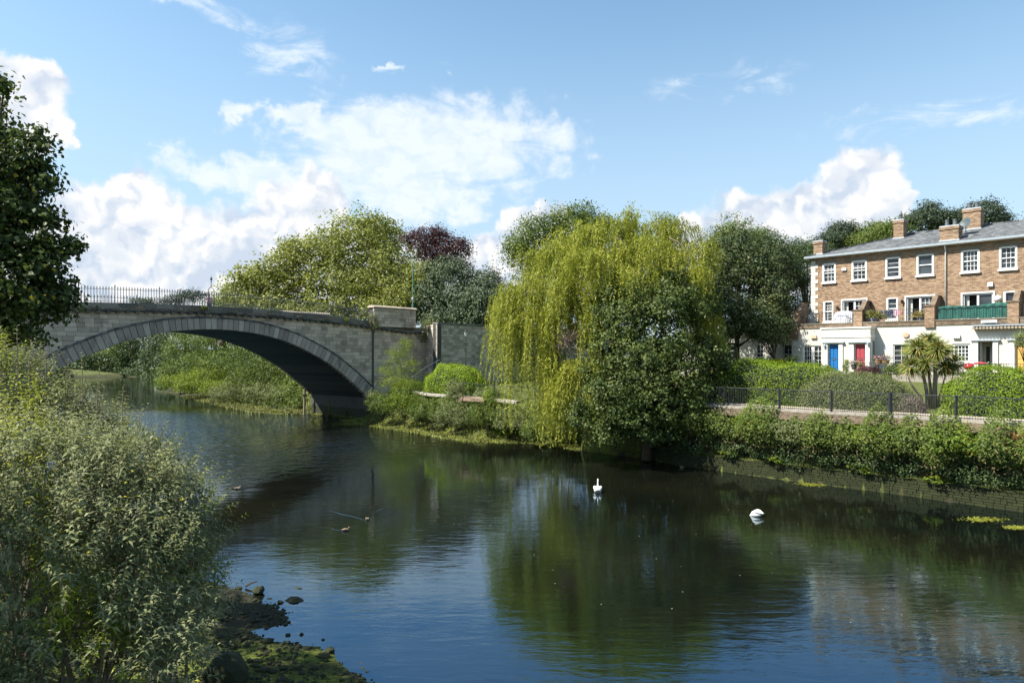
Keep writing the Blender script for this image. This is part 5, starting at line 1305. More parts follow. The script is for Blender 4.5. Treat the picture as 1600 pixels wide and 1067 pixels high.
# brick parapet, piers and party walls of the balcony
PP = empty('balcony_wall', (*HA, 0), HROT, 'low brick parapet with brick piers and sloping party walls on top of the white front', 'wall')
ZP = ZT + .30
uvbox(MB().box(WS0-.05, HS1, YF-.06, YF+.20, ZT+.002, ZP).build('parapet', M['brick_dark'], PP))
x = WS0-.05
cpm = MB().box(0, .43, YF-.10, YF+.24, ZP+.001, ZP+.07).mesh('coping_brick', M['brick_dark'])
while x < HS1-.4:
    o = bpy.data.objects.new('coping_brick', cpm); COL.objects.link(o); o.parent = PP; o.location = (x, 0, 0); x += .44
piers = [(1238.5, 1244.5), (1335, 1346), (1447, 1458), (1576, 1590)]
ps_ = []
for (a, b) in piers:
    s0 = hl(a, 500, YF-.1)[0]; s1 = hl(b, 500, YF-.1)[0]; sm = (s0+s1)/2; w_ = .30; ps_.append(sm)
    zt = hl((a+b)/2, {1238.5: 488, 1335: 485.5, 1447: 478.5, 1576: 472}[a], YF-.1)[1]
    p_ = empty('pier', (sm, 0, 0), 0); p_.parent = PP
    uvbox(MB().box(-w_, w_, YF-.14, YF+.32, ZT-.15 if a != 1238.5 else ZT-.8, zt).build('shaft', M['brick'], p_))
    uvbox(MB().box(-w_-.05, w_+.05, YF-.19, YF+.37, zt, zt+.10).build('cap', M['brick_dark'], p_))
    zw = zt + .75
    uvbox(MB().prism([(YF+.32, DECK), (0, DECK), (0, zw), (-.75, zw), (YF+.5, zt-.15), (YF+.32, zt-.15)], 'x', -.12, .12).build('party_wall', M['brick_dark'], p_))
    uvbox(MB().prism([(0, zw+.001), (0, zw+.08), (-.80, zw+.08), (YF+.36, zt-.05), (YF+.36, zt-.149), (YF+.5, zt-.149), (-.75, zw+.001)], 'x', -.17, .17).build('slope_coping', M['brick_dark'], p_))
# balcony railings between piers
rl = empty('balcony_railing', (*HA, 0), HROT, 'thin black railings between the brick piers of the balcony', 'railing')
pkm = MB().box(-.009, .009, -.009, .009, 0, .80).mesh('picket', M['iron'])
for (a, b) in ((ps_[0], ps_[1]), (ps_[1], ps_[2]), (ps_[2], ps_[3]), (ps_[3], HS1)):
    MB().box(a+.32, b-.32, YF+.03, YF+.07, ZP+.85, ZP+.88).build('rail', M['iron'], rl)
    x = a+.4
    while x < b-.35 and x < 17:
        o = bpy.data.objects.new('picket', pkm); COL.objects.link(o); o.parent = rl; o.location = (x, YF+.05, ZP+.06); x += .125
# green windbreak
gs = empty('green_windbreak', (*HA, 0), HROT, 'dark green fabric windbreak tied along the balcony railing between the two right piers', 'windbreak')
a, b = ps_[2]+.42, ps_[3]-.34; n = 60; vs = []; fs = []
for i in range(n+1):
    x = a+(b-a)*i/n; y = YF+.12 + .02*math.sin(i*.9) ; zt = ZP+1.02+.05*math.sin(i/n*9) - .10*(1-i/n); vs += [(x, y, ZP+.10), (x, y, zt)]
for i in range(n): fs.append((2*i, 2*i+2, 2*i+3, 2*i+1))
gmx, nt, b3, _ = newmat('green_fabric'); k = N(nt); nt.links.new(k.ramp(k.noise(3, 4, .6, k.pos()), [(.3, (.008, .07, .055)), (.7, (.02, .15, .12))]), b3.inputs['Base Color']); b3.inputs['Roughness'].default_value = .7
MB().add(vs, fs).build('fabric', gmx, gs); MB().add([(x, y+.006, z) for x, y, z in vs], [f[::-1] for f in fs]).build('backing', gmx, gs)
# small fittings on the walls
def onf(px, py, yo=0.0): s, z = hl(px, py, yo); return s, z
def fit(name, label, cat, px, py, yo, w_, h_, dp, mat):
    s, z = onf(px, py, yo-dp); P = HL(s, yo-dp/2, z); t = empty(name, P, HROT, label, cat)
    MB().box(-w_/2, w_/2, -dp/2, dp/2-.003, -h_/2, h_/2).build('housing', mat, t); MB().box(-w_/2+.03, w_/2-.03, -dp/2-.02, -dp/2-.001, -h_/2+.03, -h_/2+.07).build('grille', M['lead'], t); return t
fit('wall_vent', 'small white vent box on the bricks between the two leftmost upper windows', 'vent', 1318.5, 421, 0, .32, .22, .10, M['white_paint'])
fit('alarm_box', 'white burglar alarm box on the bricks above the windbreak door', 'alarm box', 1547, 444.5, 0, .30, .30, .14, M['white_paint'])
fit('alarm_box', 'peach coloured alarm box on the white wall left of the blue door', 'alarm box', 1271, 526.5, YF, .40, .26, .12, plain('peach', (.70, .42, .24), .6))
fit('wall_vent', 'white boiler vent on the white wall right of the palm', 'vent', 1494, 526, YF, .40, .26, .14, M['white_paint'])
fit('air_unit', 'white flat box standing on the canopy below the windbreak', 'box', 1545, 502.5, YF-.2, .85, .20, .30, M['white_paint'])
def lantern(px, py, yo, label, mat=None, sc=1.0):
    s, z = onf(px, py, yo-.18); t = empty('wall_lantern', HL(s, yo-.16, z), HROT, label, 'lantern'); mt = mat or M['iron']
    MB().tube([(0, .15, -.1), (0, .05, .16), (0, 0, .14)], .018, 5).build('bracket', mt, t)
    MB().lathe([(.03*sc, -.16*sc), (.06*sc, -.13*sc), (.10*sc, .06*sc), (.11*sc, .08*sc), (.02*sc, .17*sc)], 0, 0, 6).build('lantern_head', mt, t)
    return t
lantern(1308, 481, 0, 'black wall lantern right of the left lower window')
lantern(1360, 474, 0, 'black lantern above the second brick pier')
lantern(1409, 471, 0, 'black wall lantern between the narrow window and the second glazed door')
lantern(1560, 465, 0, 'small pale wall lamp right of the windbreak door', M['lead'], .8)
lantern(1288, 541, PY, 'grey lantern on the left of the blue door', M['lead'])
lantern(1356, 537, PY, 'grey lantern at the right of the red door', M['lead'])
s, z = onf(1415, 523, YF-.1); t = empty('round_plaque', HL(s, YF-.04, z), HROT, 'round terracotta plaque on the white wall above the palm', 'plaque')
q = MB().lathe([(.02, 0), (.19, 0), (.21, .03), (.16, .05), (.02, .06)], 0, 0, 16).build('disc', plain('plaque', (.55, .36, .25), .8), t); q.rotation_euler = (math.radians(90), 0, 0)
s, z = onf(1561, 474, -.5); t = empty('ball_lamp', HL(s, -.9, DECK+.0), HROT, 'white oval paper lamp hanging behind the windbreak', 'lamp')
MB().lathe([(.02, 1.18), (.2, 1.26), (.27, 1.42), (.2, 1.58), (.02, 1.66)], 0, 0, 12).build('shade', M['white_paint'], t, True); MB().tube([(0, 0, 0), (0, 0, 1.2)], .02, 5).build('stand', M['iron'], t)
# ---- on the balcony
def dk(px, y): s = hl(px, 500, y)[0]; return HL(s, y, DECK)
tt = empty('covered_table', dk(1320, -1.3), HROT, 'round table under a white striped cloth on the balcony', 'table')
cl = MB(); n = 40; prof = [(.02, 1.02), (.45, 1.0), (.66, .93), (.72, .75), (.78, .35), (.82, .04)]; vs = []; fs = []
for j, (r, z) in enumerate(prof):
    for i in range(n): a = 2*math.pi*i/n; rr = r*(1+.06*math.sin(a*9)*(j/5)); vs.append((rr*math.cos(a), rr*math.sin(a)*.8, z))
for j in range(len(prof)-1):
    for i in range(n): fs.append((j*n+i, (j+1)*n+i, (j+1)*n+(i+1) % n, j*n+(i+1) % n))
cm, nt, b4, _ = newmat('striped_cloth'); k = N(nt); wv_ = k.n('ShaderNodeTexWave'); wv_.inputs['Scale'].default_value = 2.6; nt.links.new(k.obj(), wv_.inputs[0]); nt.links.new(k.ramp(wv_.outputs['Fac'], [(.35, (.80, .80, .80)), (.6, (.50, .53, .62))]), b4.inputs['Base Color'])
cl.add(vs, fs); cl.add([(0, 0, 1.03)] + vs[:n], [(0, 1+i, 1+(i+1) % n) for i in range(n)]); cl.build('cloth', cm, tt, True)
for (x, y) in ((.4, .3), (-.4, .3), (.4, -.3), (-.4, -.3)): MB().tube([(x, y, 0), (x*.9, y*.9, .9)], .025, 6).build('leg', M['iron'], tt)
def spiky_pot(px, y, label, scale=1.0, col=((.09, .10, .02), (.2, .22, .04), (.36, .35, .10)), n=140, zbase=None, cat='potted plant', pot=True, loc=None):
    P = dk(px, y) if loc is None else loc; t = empty('potted_palm', P, HROT, label, cat)
    if pot:
        MB().lathe([(.16*scale, 0), (.24*scale, .38*scale), (.26*scale, .40*scale), (.22*scale, .40*scale), (.20*scale, .34*scale)], 0, 0, 12).build('pot', plain('pot_'+str(px), (.28, .30, .33), .6), t)
    d = rdir(n); d[:, 2] = np.abs(d[:, 2])*.9+.15; d = unit(d); P0 = np.zeros((n, 3)) + [0, 0, .4*scale if pot else 0]
    P0 += d*.08
    V, Fa = long_leaf_geo(P0, d, rdir(n)*.3+[0, 0, 1], rng.uniform(.5, .95, n)*scale, np.full(n, .045*scale), .5)
    npmesh('fronds', V, Fa, leafmat('frond_'+str(px), *col), t)['kind'] = 'stuff'; return t
spiky_pot(1364, -1.5, 'yellow-green spiky potted palm against the second party wall', 1.15)
spiky_pot(1438, -1.4, 'smaller yellowish potted palm left of the third brick pier', .95, ((.12, .10, .03), (.26, .22, .07), (.38, .34, .14)))
dr_ = empty('drying_rack', dk(1390, -1.3), HROT, 'laundry rack hung with dark and pink clothes on the balcony', 'drying rack')
MB().tube([(-.7, -.25, 0), (.7, .25, .9)], .012, 4).tube([(-.7, .25, 0), (.7, -.25, .9)], .012, 4).tube([(-.75, 0, .92), (.75, 0, .92)], .012, 4).build('frame', M['upvc'], dr_)
for (x0, x1, z0, c3) in ((-.72, -.42, .3, (.06, .05, .14)), (-.36, -.05, .38, (.03, .04, .08)), (-.02, .25, .42, (.04, .05, .10)), (.28, .52, .5, (.55, .40, .48)), (.54, .74, .62, (.70, .30, .36))):
    m = MB(); n = 6
    for i in range(n): a = x0+(x1-x0)*i/n; b = x0+(x1-x0)*(i+1)/n; y = .03*math.sin(i*1.7); m.box(a, b-.002, y-.02, y+.015, z0+.03*math.sin(i*2), .95)
    m.build('garment', plain('cloth_%d' % int(x0*100), c3, .9), dr_)
for (px, lb_) in ((1260, 'dark metal cafe table and chair on the left end of the balcony'), (1425, 'dark bistro table and chair before the second glazed door')):
    t = empty('cafe_set', dk(px, -1.3), HROT, lb_, 'garden furniture')
    MB().lathe([(.02, .68), (.34, .68), (.34, .71), (.02, .71)], 0, 0, 14).build('table_top', M['iron_grey'], t); MB().tube([(0, 0, 0), (0, 0, .69)], .03, 6).build('stem', M['iron'], t)
    c = empty('chair', (.65, .1, 0), 0); c.parent = t
    MB().box(-.2, .2, -.2, .2, .43, .46).build('seat', M['iron_grey'], c); MB().tube([(-.2, .2, .45), (-.2, .28, .9), (.2, .28, .9), (.2, .2, .45)], .015, 5).build('backrest', M['iron'], c)
    for (x, y) in ((.18, .18), (-.18, .18), (.18, -.18), (-.18, -.18)): MB().tube([(x, y, 0), (x, y, .44)], .014, 4).build('leg', M['iron'], c)
# ---- left recessed white wing, behind the trees
wg = empty('white_wing', HL(-11.8, .6), HROT, 'white walled wing with small windows, shaded behind the garden trees', 'house')
hs2 = [(1.5, 2.5, HZ+.6, HZ+2.1), (4.5, 5.5, HZ+.2, HZ+2.1), (7.4, 8.1, HZ+.6, HZ+2.1), (9.8, 10.6, HZ+.4, HZ+2.1)]
zt_ = ZT-.2
q_ = wall_with_holes(0, 12, HZ-1, zt_, hs2, 0, .2)
q_.add([(0, 0, HZ-1), (0, 5, HZ-1), (0, 5, zt_), (0, 0, zt_)], [(3, 2, 1, 0)]); q_.build('wall', M['stucco'], wg)
MB().add([(-.3, -.3, zt_), (12.2, -.3, zt_), (12.2, 3, zt_+1.3), (-.3, 3, zt_+1.3), (-.3, 6, zt_), (12.2, 6, zt_)], [(0, 1, 2, 3), (3, 2, 5, 4)]).build('roof', slate, wg)
MB().box(11.4, 12.3, -.12, .3, zt_-.15, zt_).build('string_course', M['white_paint'], wg)
for (a, b, c_, d_) in hs2: sash(wg, a, b, c_, d_, .1, (2, 4), True)
# ================================================================ quay wall, path, railing, garden
quayR = [(45, 5.0)] + [p for p, kd in RB if kd == 'q'][2:]
M['mossy'] = stone_mat('mossy', (.016, .018, .009), (.030, .034, .013), (.060, .066, .022), .8, (.012, .014, .010))
M['dark_backing'] = plain('dark_backing', (.02, .018, .012), .95, var=.3, sc=4)  # near-black backing, its colour gives the dark gap under the overhanging weeds
M['moss'] = plain('moss', (.085, .10, .018), .95, var=.4, sc=7, bump=.6)
qw = tag(empty('quay_wall', (0, 0, 0)), 'low dark mossy stone river wall along the right bank, under the creepers', 'wall')
stn = MB(); nst = 0; near = []
for (a, b) in zip(quayR[:-1], quayR[1:]):
    a = np.array(a); b = np.array(b); l_ = np.linalg.norm(b-a); u_ = (b-a)/l_; nn = np.array([u_[1], -u_[0]])
    if nn[0]*-.7+nn[1]*-.7 < 0: nn = -nn
    bk = MB()
    P = [(*(a+nn*-.02), -1), (*(b+nn*-.02), -1), (*(b-nn*.10), .84), (*(a-nn*.10), .84)]; Q = [(*(a-nn*.50), .6), (*(b-nn*.50), .6), (*(b-nn*.50), 3.5), (*(a-nn*.50), 3.5)]
    bk.add(P, [(0, 1, 2, 3)]).add(P, [(3, 2, 1, 0)]); bk.build('wall_face', M['dark_backing'], qw); MB().add(Q, [(0, 1, 2, 3)]).build('upper_face', M['dark_backing'], qw)
    n_ = int(l_/.35)+1; lv = []
    for i in range(n_+1):
        q = a+u_*l_*i/n_; j = R.uniform(-.03, .05); lv += [(*(q+nn*(-.04+j)), .85+R.uniform(-.02, .03)), (*(q-nn*.52), .95+R.uniform(-.03, .06))]
    MB().add(lv, [(2*i, 2*i+2, 2*i+3, 2*i+1) for i in range(n_)]).build('moss_ledge', M['moss'], qw)
    z = -.15
    while z < .76:
        h_ = .125*R.uniform(.85, 1.15); x = -R.random()*.3
        while x < l_:
            w_ = R.uniform(.2, .5); x0, x1 = max(x, 0)+.004, min(x+w_, l_)-.004; x += w_
            if x1-x0 < .05: continue
            pr = R.uniform(.02, .07) ; bt = -.02-.095*z
            vs = []
            for (xx, zz, o_) in ((x0, z+.003, bt-.1), (x1, z+.003, bt-.1), (x1, z+h_-.003, bt-.1), (x0, z+h_-.003, bt-.1), (x0+.008, z+.012, bt+pr), (x1-.008, z+.012, bt+pr), (x1-.008, z+h_-.012, bt+pr), (x0+.008, z+h_-.012, bt+pr)):
                q = a+u_*xx+nn*o_; vs.append((q[0], q[1], zz))
            fs = [(4, 5, 6, 7), (0, 1, 5, 4), (1, 2, 6, 5), (2, 3, 7, 6), (3, 0, 4, 7)]
            d_ = np.hypot(*(a+u_*x0))
            near.append((d_, vs, fs))
        z += h_
near.sort(key=lambda t: t[0])
near = [n_ for n_ in near if True]
vis = [n_ for n_ in near if (n_[1][0][0]/n_[1][0][1]) < .78]
for _, vs, fs in vis[:300]: MB().add(vs, fs).build('stone', M['mossy'], qw)
ids = set(id(v) for v in vis[:300])
for n_ in near:
    if id(n_) not in ids: stn.add(n_[1], n_[2])
stn.build('small_stones', M['mossy'], qw)['kind'] = 'stuff'
def offset(line, d):
    out = []
    for i, p in enumerate(line):
        a = np.array(line[max(i-1, 0)]); b = np.array(line[min(i+1, len(line)-1)]); u_ = (b-a)/np.linalg.norm(b-a); nn = np.array([-u_[1], u_[0]])
        if nn @ np.array([.7, .71]) < 0: nn = -nn
        out.append(tuple(np.array(p)+nn*d))
    return out
def strip(line, d0, d1, z0, z1):
    A = offset(line, d0); B = offset(line, d1); n = len(line)
    return MB().add([(*p, z0) for p in A]+[(*p, z1) for p in B], [(i, i+1, n+i+1, n+i) if True else () for i in range(n-1)])
def resample(line, step):
    _, T = along(line, 0); s = np.arange(0, T, step); q, _ = along(line, s); return [tuple(p) for p in q]
fine_q = resample(quayR, 1.0)
kerbm = plain('kerb_stone', (.30, .27, .23), .9, var=.15, sc=3)
kb = tag(empty('quay_coping', (0, 0, 0)), 'pale stone coping strip along the top of the quay under the railing', 'kerb')
O0 = offset(fine_q, .55); O1 = offset(fine_q, 1.15)
for i in range(len(fine_q)-1):
    u_ = np.array(O0[i+1])-np.array(O0[i]); u_ /= np.linalg.norm(u_); g_ = u_*.01
    v = [(*(np.array(O0[i])+g_), 3.74), (*(np.array(O0[i+1])-g_), 3.74), (*(np.array(O1[i+1])-g_), 3.74), (*(np.array(O1[i])+g_), 3.74)]
    MB().add(v+[(x, y, 3.86) for x, y, _ in v], [(0, 1, 5, 4), (1, 2, 6, 5), (2, 3, 7, 6), (3, 0, 4, 7), (4, 5, 6, 7)]).build('coping_stone', kerbm, kb)
earth = plain('earth_ledge', (.11, .082, .055), .95, var=.4, sc=5, bump=.5)
lg = strip(fine_q, .1, .60, 3.35, 3.76).build('quay_ledge', earth); lg['kind'] = 'structure'
pth = strip(fine_q, 1.16, 2.6, 3.84, 3.90).build('path', plain('path_gravel', (.40, .34, .27), .95, var=.15, sc=8)); pth['kind'] = 'structure'
# railing
rail = tag(empty('quay_railing', (0, 0, 0)), 'long low black iron railing on the quay edge in front of the hedges and palm', 'railing')
fl = offset(fine_q, .85); _, FT = along(fl, 0)
def s_px(px):
    ss = np.linspace(0, FT, 900); q, _ = along(fl, ss); x = HX+q[:, 0]/np.maximum(q[:, 1], .1)*F
    return float(ss[np.argmin(np.where(q[:, 1] > 5, abs(x-px), 1e9))])
ZK = 3.86; RH = 1.12
s_posts = [s_px(p) for p in (1048, 1131, 1218, 1300, 1391, 1494, 1622, 1790)]
pkm2 = MB().box(-.008, .008, -.008, .008, .0, RH-.03).mesh('picket', M['iron'])
rr_ = []
for s in np.arange(s_px(1800), s_px(1044), .8): q, _ = along(fl, np.array([s])); rr_.append((*q[0], 0))
for zz in (.09, RH-.02):
    MB().tube([(x, y, ZK+zz) for x, y, _ in rr_], .020, 4).build('rail', M['iron'], rail)
s = s_px(1640)
while s < s_px(1044):
    q, _ = along(fl, np.array([s])); o = bpy.data.objects.new('picket', pkm2); COL.objects.link(o); o.parent = rail; o.location = (q[0][0], q[0][1], ZK+.02); o.rotation_euler = (0, 0, QR); s += .112
for i, s in enumerate(s_posts):
    q, _ = along(fl, np.array([s])); w_ = .075 if i == 4 else .05
    MB().box(q[0][0]-w_, q[0][0]+w_, q[0][1]-w_, q[0][1]+w_, ZK-.35 if i == 4 else ZK-.1, ZK+RH+.03).build('post', M['iron'], rail)
# railing near the bridge
bk_l = [p2(at(670, 612, 66.5)), p2(at(735, 617, 62)), p2(at(790, 622, 57.5)), p2(at(840, 628, 54))]
z_at = lambda px, py, Y: H-(py-HY)/F*Y
r2 = tag(empty('quay_railing', (0, 0, 0)), 'short stretch of black railing between the domed hedge and the willow', 'railing')
fk = resample(bk_l, .16); zf_ = 3.32
MB().tube([(x, y, zf_+1.0) for x, y in fk], .018, 4).build('rail', M['iron'], r2); MB().tube([(x, y, zf_+.1) for x, y in fk], .015, 4).build('rail', M['iron'], r2)
for i, (x, y) in enumerate(fk):
    o = bpy.data.objects.new('picket', pkm2); COL.objects.link(o); o.parent = r2; o.location = (x, y, zf_-.05)
    if i % 15 == 3: MB().box(x-.05, x+.05, y-.05, y+.05, zf_-.3, zf_+1.05).build('post', M['iron'], r2)
sb_l = resample([p2(L(-1.5, 4.5)), p2(at(670, 616, 64.5)), p2(at(735, 622, 60)), p2(at(815, 632, 54))], 1.1)
kb2 = tag(empty('bank_coping', (0, 0, 0)), 'pale stone slabs edging the bank top between the bridge and the willow', 'kerb')
for i, (a, b) in enumerate(zip(sb_l[:-1], sb_l[1:])):
    a = np.array(a); b = np.array(b); u_ = (b-a)/np.linalg.norm(b-a); nn = np.array([u_[1], -u_[0]]); nn = nn if nn @ np.array([-.7, -.7]) > 0 else -nn
    v = [(*(a+u_*.01), 3.30), (*(b-u_*.01), 3.30), (*(b-u_*.01+nn*.40), 3.24), (*(a+u_*.01+nn*.40), 3.24)]
    MB().add([(x, y, 3.08) for x, y, _ in v]+v, [(4, 5, 6, 7), (0, 1, 5, 4), (1, 2, 6, 5), (2, 3, 7, 6), (3, 0, 4, 7)]).build('coping_stone', kerbm, kb2)
c = at(752, 628, 57.5)
rs = tag(empty('rusty_slab', (c[0], c[1], 3.05), QR), 'tilted rust stained concrete slab on the bank edge below the short railing', 'slab')
MB().prism([(-1.5, 0), (1.3, 0), (1.5, .22), (-1.2, .30)], 'y', -.9, .5).build('slab_block', plain('rust_slab', (.24, .17, .12), .9, var=.3, sc=2), rs)
MB().prism([(-2.0, -.2), (-1.52, -.1), (-1.25, .34), (-1.5, .30)], 'y', -.95, .5).build('slab_edge', plain('rust_edge', (.22, .14, .11), .9, var=.3, sc=2), rs)

# ---------------------------------------------------------------- cordyline palm
cp = foot(1458, 640, 38.2); cp = (cp[0], cp[1], hz(cp[0], cp[1]))
cord = empty('cordyline_palm', cp, 0, 'tall multi-stemmed cordyline palm with spiky heads, in the gap between the hedges', 'palm')
frm = leafmat('frond_cordyline', (.05, .080, .015), (.12, .155, .035), (.25, .27, .09), yellow=.06, ycol=(.42, .30, .12), trans=.2, patch=.2)
frd = leafmat('frond_dead', (.12, .085, .045), (.24, .17, .09), (.38, .28, .15), trans=.15)
heads = [(1434, 550, 38.4, 1.05, 190), (1466, 553, 37.8, 1.1, 230), (1450, 540, 38.6, 1.0, 170), (1424, 578, 38.0, .9, 150), (1490, 572, 38.2, .85, 120), (1474, 580, 37.9, .75, 110), (1446, 576, 37.6, .8, 130)]
for (px, py, Y, ln_, n) in heads:
    c = at(px, py-6, Y) - np.array(cp); n2 = int(n*2.1)
    d = rdir(n2); d[:, 2] = d[:, 2]*.95+.22; d = unit(d)
    V, Fa = long_leaf_geo(c+d*.06, d, rdir(n2)*.25+[0, 0, 1], rng.uniform(.6, 1.05, n2)*ln_*.92, rng.uniform(.034, .05, n2), .36)
    npmesh('spiky_head', V, Fa, frm, cord)
    n3 = 60; d = rdir(n3); d[:, 2] = -np.abs(d[:, 2])-.7; d = unit(d)
    V, Fa = long_leaf_geo(c+d*.05, d, rdir(n3), rng.uniform(.5, .95, n3)*ln_*.85, np.full(n3, .05), .2)
    npmesh('dead_skirt', V, Fa, frd, cord)
for (x0, px, py, Y, r, bw) in ((-.25, 1440, 560, 38.4, .085, -.1), (.08, 1462, 560, 37.8, .11, .06), (-.05, 1448, 552, 38.6, .07, 0), (.35, 1490, 582, 38.2, .055, .2), (-.4, 1420, 590, 38.0, .065, -.1), (.2, 1476, 590, 37.9, .05, .05)):
    c = at(px, py, Y) - np.array(cp); m = MB(); m.tube([(x0, 0, -.3), ((x0*.7+c[0]*.3), c[1]*.3, c[2]*.35), (c[0]*.75+x0*.2+bw*.3, c[1]*.7, c[2]*.7), tuple(c)], [r*1.5, r*1.1, r*.95, r*.8], 7)
    m.build('stem', M['bark_pale'], cord, True)
# brown broken leaves and litter at its foot
# ---------------------------------------------------------------- garden things before the doors
def gfp(px, dist): s = hl(px, 560, YF-dist)[0]; P = HL(s, YF-dist); P[2] = hz(P[0], P[1]); return P
def flower_pot(px, dist, label, col, potcol=(.10, .10, .11), r=.2, h_=.35, n=160, tall=.3, z0=0, nm='flower_pot'):
    P = gfp(px, dist); P[2] += z0; t = empty(nm, P, HROT, label, 'flower pot')
    MB().lathe([(r*.7, 0), (r, h_), (r*1.08, h_+.02), (r*.9, h_+.02), (r*.85, h_-.05)], 0, 0, 12).build('pot', plain('pot_%d' % px, potcol, .6), t)
    Pn = rng.normal(size=(n, 3))*[r*.7, r*.7, tall*.35]+[0, 0, h_+tall*.5]
    V, Fa = leaf_geo(Pn, rdir(n)+[0, 0, .6], .09, .7); npmesh('leaves', V, Fa, M['leaf_mid'], t)['kind'] = 'stuff'
    Pn = rng.normal(size=(n//2, 3))*[r*.8, r*.8, tall*.3]+[0, -.05, h_+tall*.65]
    V, Fa = leaf_geo(Pn, rdir(n//2)+[0, 0, .6], .07, .9); npmesh('flowers', V, Fa, plain('petal_%d' % px, col, .7, var=.2), t)['kind'] = 'stuff'
    return t
flower_pot(1294, 1.7, 'pink flower pot at the left of the blue door', (.65, .30, .35), (.35, .22, .16))
flower_pot(1334, 1.9, 'dark hanging pot of mauve flowers left of the red door', (.50, .32, .45), z0=.5)
flower_pot(1343, 1.9, 'small pot of pale yellow flowers before the red door', (.62, .55, .25), (.3, .2, .15), z0=.4)
for i, (px, lb_) in enumerate([(1373, 'wicker window box of pink flowers, left of a pair beside the porch'), (1384, 'wicker window box of mauve flowers, right of a pair beside the porch')]):
    t = flower_pot(px, 1.6, lb_, (.62, .25, .40) if i == 0 else (.50, .33, .55), (.40, .24, .12), .26, .25, 220, .3, .85, 'flower_box')
    MB().tube([(0, 0, -.85), (0, 0, 0)], .03, 5).build('stand', M['iron'], t)
flower_pot(1402, 1.8, 'pot of red flowers at the left side of the palm', (.60, .06, .08), (.12, .1, .1))
tree('conical_shrub', 'little pale conical conifer between the blue and red doors', M['leaf_lime'], [pl(1322, 575, 47.8, 4, 9, .25), pl(1322, 568, 47.8, 2.5, 7, .15)], 900, .07, .12, trunk=.03, cat='shrub')
tree('purple_shrub', 'dark purple leaved shrub in the bed right of the red door', M['leaf_purple'], [pl(1358, 582, 46.5, 17, 10, .7), pl(1345, 588, 46.2, 10, 8, .5)], 4000, .08, .2, trunk=.03, cat='shrub')
tree('garden_shrub', 'green flowering shrub between the window boxes and the palm', M['leaf_syc'], [pl(1398, 582, 46, 14, 12, .6)], 2600, .09, .2, trunk=.03, cat='shrub')
tree('variegated_shrub', 'bright yellow-green upright shrub behind the right side of the palm', leafmat('leaf_var', (.22, .24, .02), (.40, .38, .04), (.55, .50, .10)), [pl(1483, 578, 44, 9, 13, .4)], 2400, .08, .18, trunk=.03, cat='shrub')
tree('garden_shrub', 'shrubby bed plants low behind the gap between palm and right hedge', M['leaf_dark'], [pl(1500, 588, 43.5, 18, 6, .5)], 1800, .08, .18, trunk=0, cat='shrub')
tree('hanging_shrub', 'bushy pale plant at the right edge covering part of the ochre door', M['leaf_grey'], [pl(1600, 532, 40.8, 14, 14, .5)], 2400, .08, .2, base=gfp(1601, 1.0), trunk=.05, cat='shrub')
# wind spinner by the porch
P = gfp(1384, .9); t = empty('garden_windmill', P, HROT, 'small pink and turquoise wind spinner on a stick beside the porch corner', 'wind spinner')
MB().tube([(0, 0, 0), (0, 0, 2.1)], .015, 5).build('stick', M['upvc'], t)
for i, cc in enumerate(((.7, .15, .35), (.15, .55, .60), (.75, .5, .6), (.2, .35, .7))):
    a = i*math.pi/2; MB().add([(0, -.03, 1.8), (.14*math.cos(a), -.06, 1.8+.14*math.sin(a)), (.16*math.cos(a+.6), -.01, 1.8+.16*math.sin(a+.6))], [(0, 1, 2)]).add([(0, -.02, 1.8), (.14*math.cos(a), -.05, 1.8+.14*math.sin(a)), (.16*math.cos(a+.6), 0, 1.8+.16*math.sin(a+.6))], [(2, 1, 0)]).build('vane', plain('vane_%d' % i, cc, .5), t)
# barbecue, pushchair
P = gfp(1514, 1.8); t = empty('barbecue', P, HROT, 'red kettle barbecue on a black stand before the right-hand window', 'barbecue')
MB().lathe([(.05, .62), (.22, .68), (.29, .82), (.29, .86), (.24, .98), (.10, 1.06), (.03, 1.07)], 0, 0, 16).build('kettle', plain('red_enamel', (.50, .03, .04), .3), t, True)
MB().tube([(0, 0, 1.06), (0, 0, 1.13)], .03, 6).build('lid_handle', M['iron'], t)
for a in (0.5, 2.6, 4.7): MB().tube([(.12*math.cos(a), .12*math.sin(a), .66), (.34*math.cos(a), .34*math.sin(a), 0)], .017, 5).build('leg', M['iron'], t)
MB().box(-.25, .25, -.2, .2, .22, .25).build('shelf', M['bark'], t)
P = gfp(1531, 1.9); t = empty('pushchair', P, HROT+.3, 'navy pushchair with red hood beside the barbecue', 'pushchair')
MB().prism([(-.28, .55), (.05, .5), (.34, .95), (.28, 1.05), (-.05, .8), (-.3, .78)], 'y', -.24, .24).build('seat', plain('navy', (.03, .05, .10), .8), t)
MB().prism([(-.32, .98), (-.30, 1.10), (.0, 1.16), (.36, 1.12), (.30, 1.04), (.0, 1.06)], 'y', -.26, .26).build('hood', plain('red_hood', (.62, .07, .09), .7), t)
MB().tube([(-.3, -.22, .15), (.45, -.22, 1.15)], .014, 5).tube([(-.3, .22, .15), (.45, .22, 1.15)], .014, 5).tube([(.35, -.22, .15), (-.2, -.22, .8)], .014, 5).tube([(.35, .22, .15), (-.2, .22, .8)], .014, 5).tube([(.45, -.22, 1.15), (.45, .22, 1.15)], .018, 5).build('frame', M['lead'], t)
for (x, y) in ((-.3, -.24), (-.3, .24), (.35, -.24), (.35, .24)):
    w_ = MB().lathe([(.03, -.02), (.12, -.02), (.13, 0), (.12, .02), (.03, .02)], 0, 0, 12).build('wheel', M['iron'], t); w_.rotation_euler = (math.radians(90), 0, 0); w_.location = (x, y, .13)
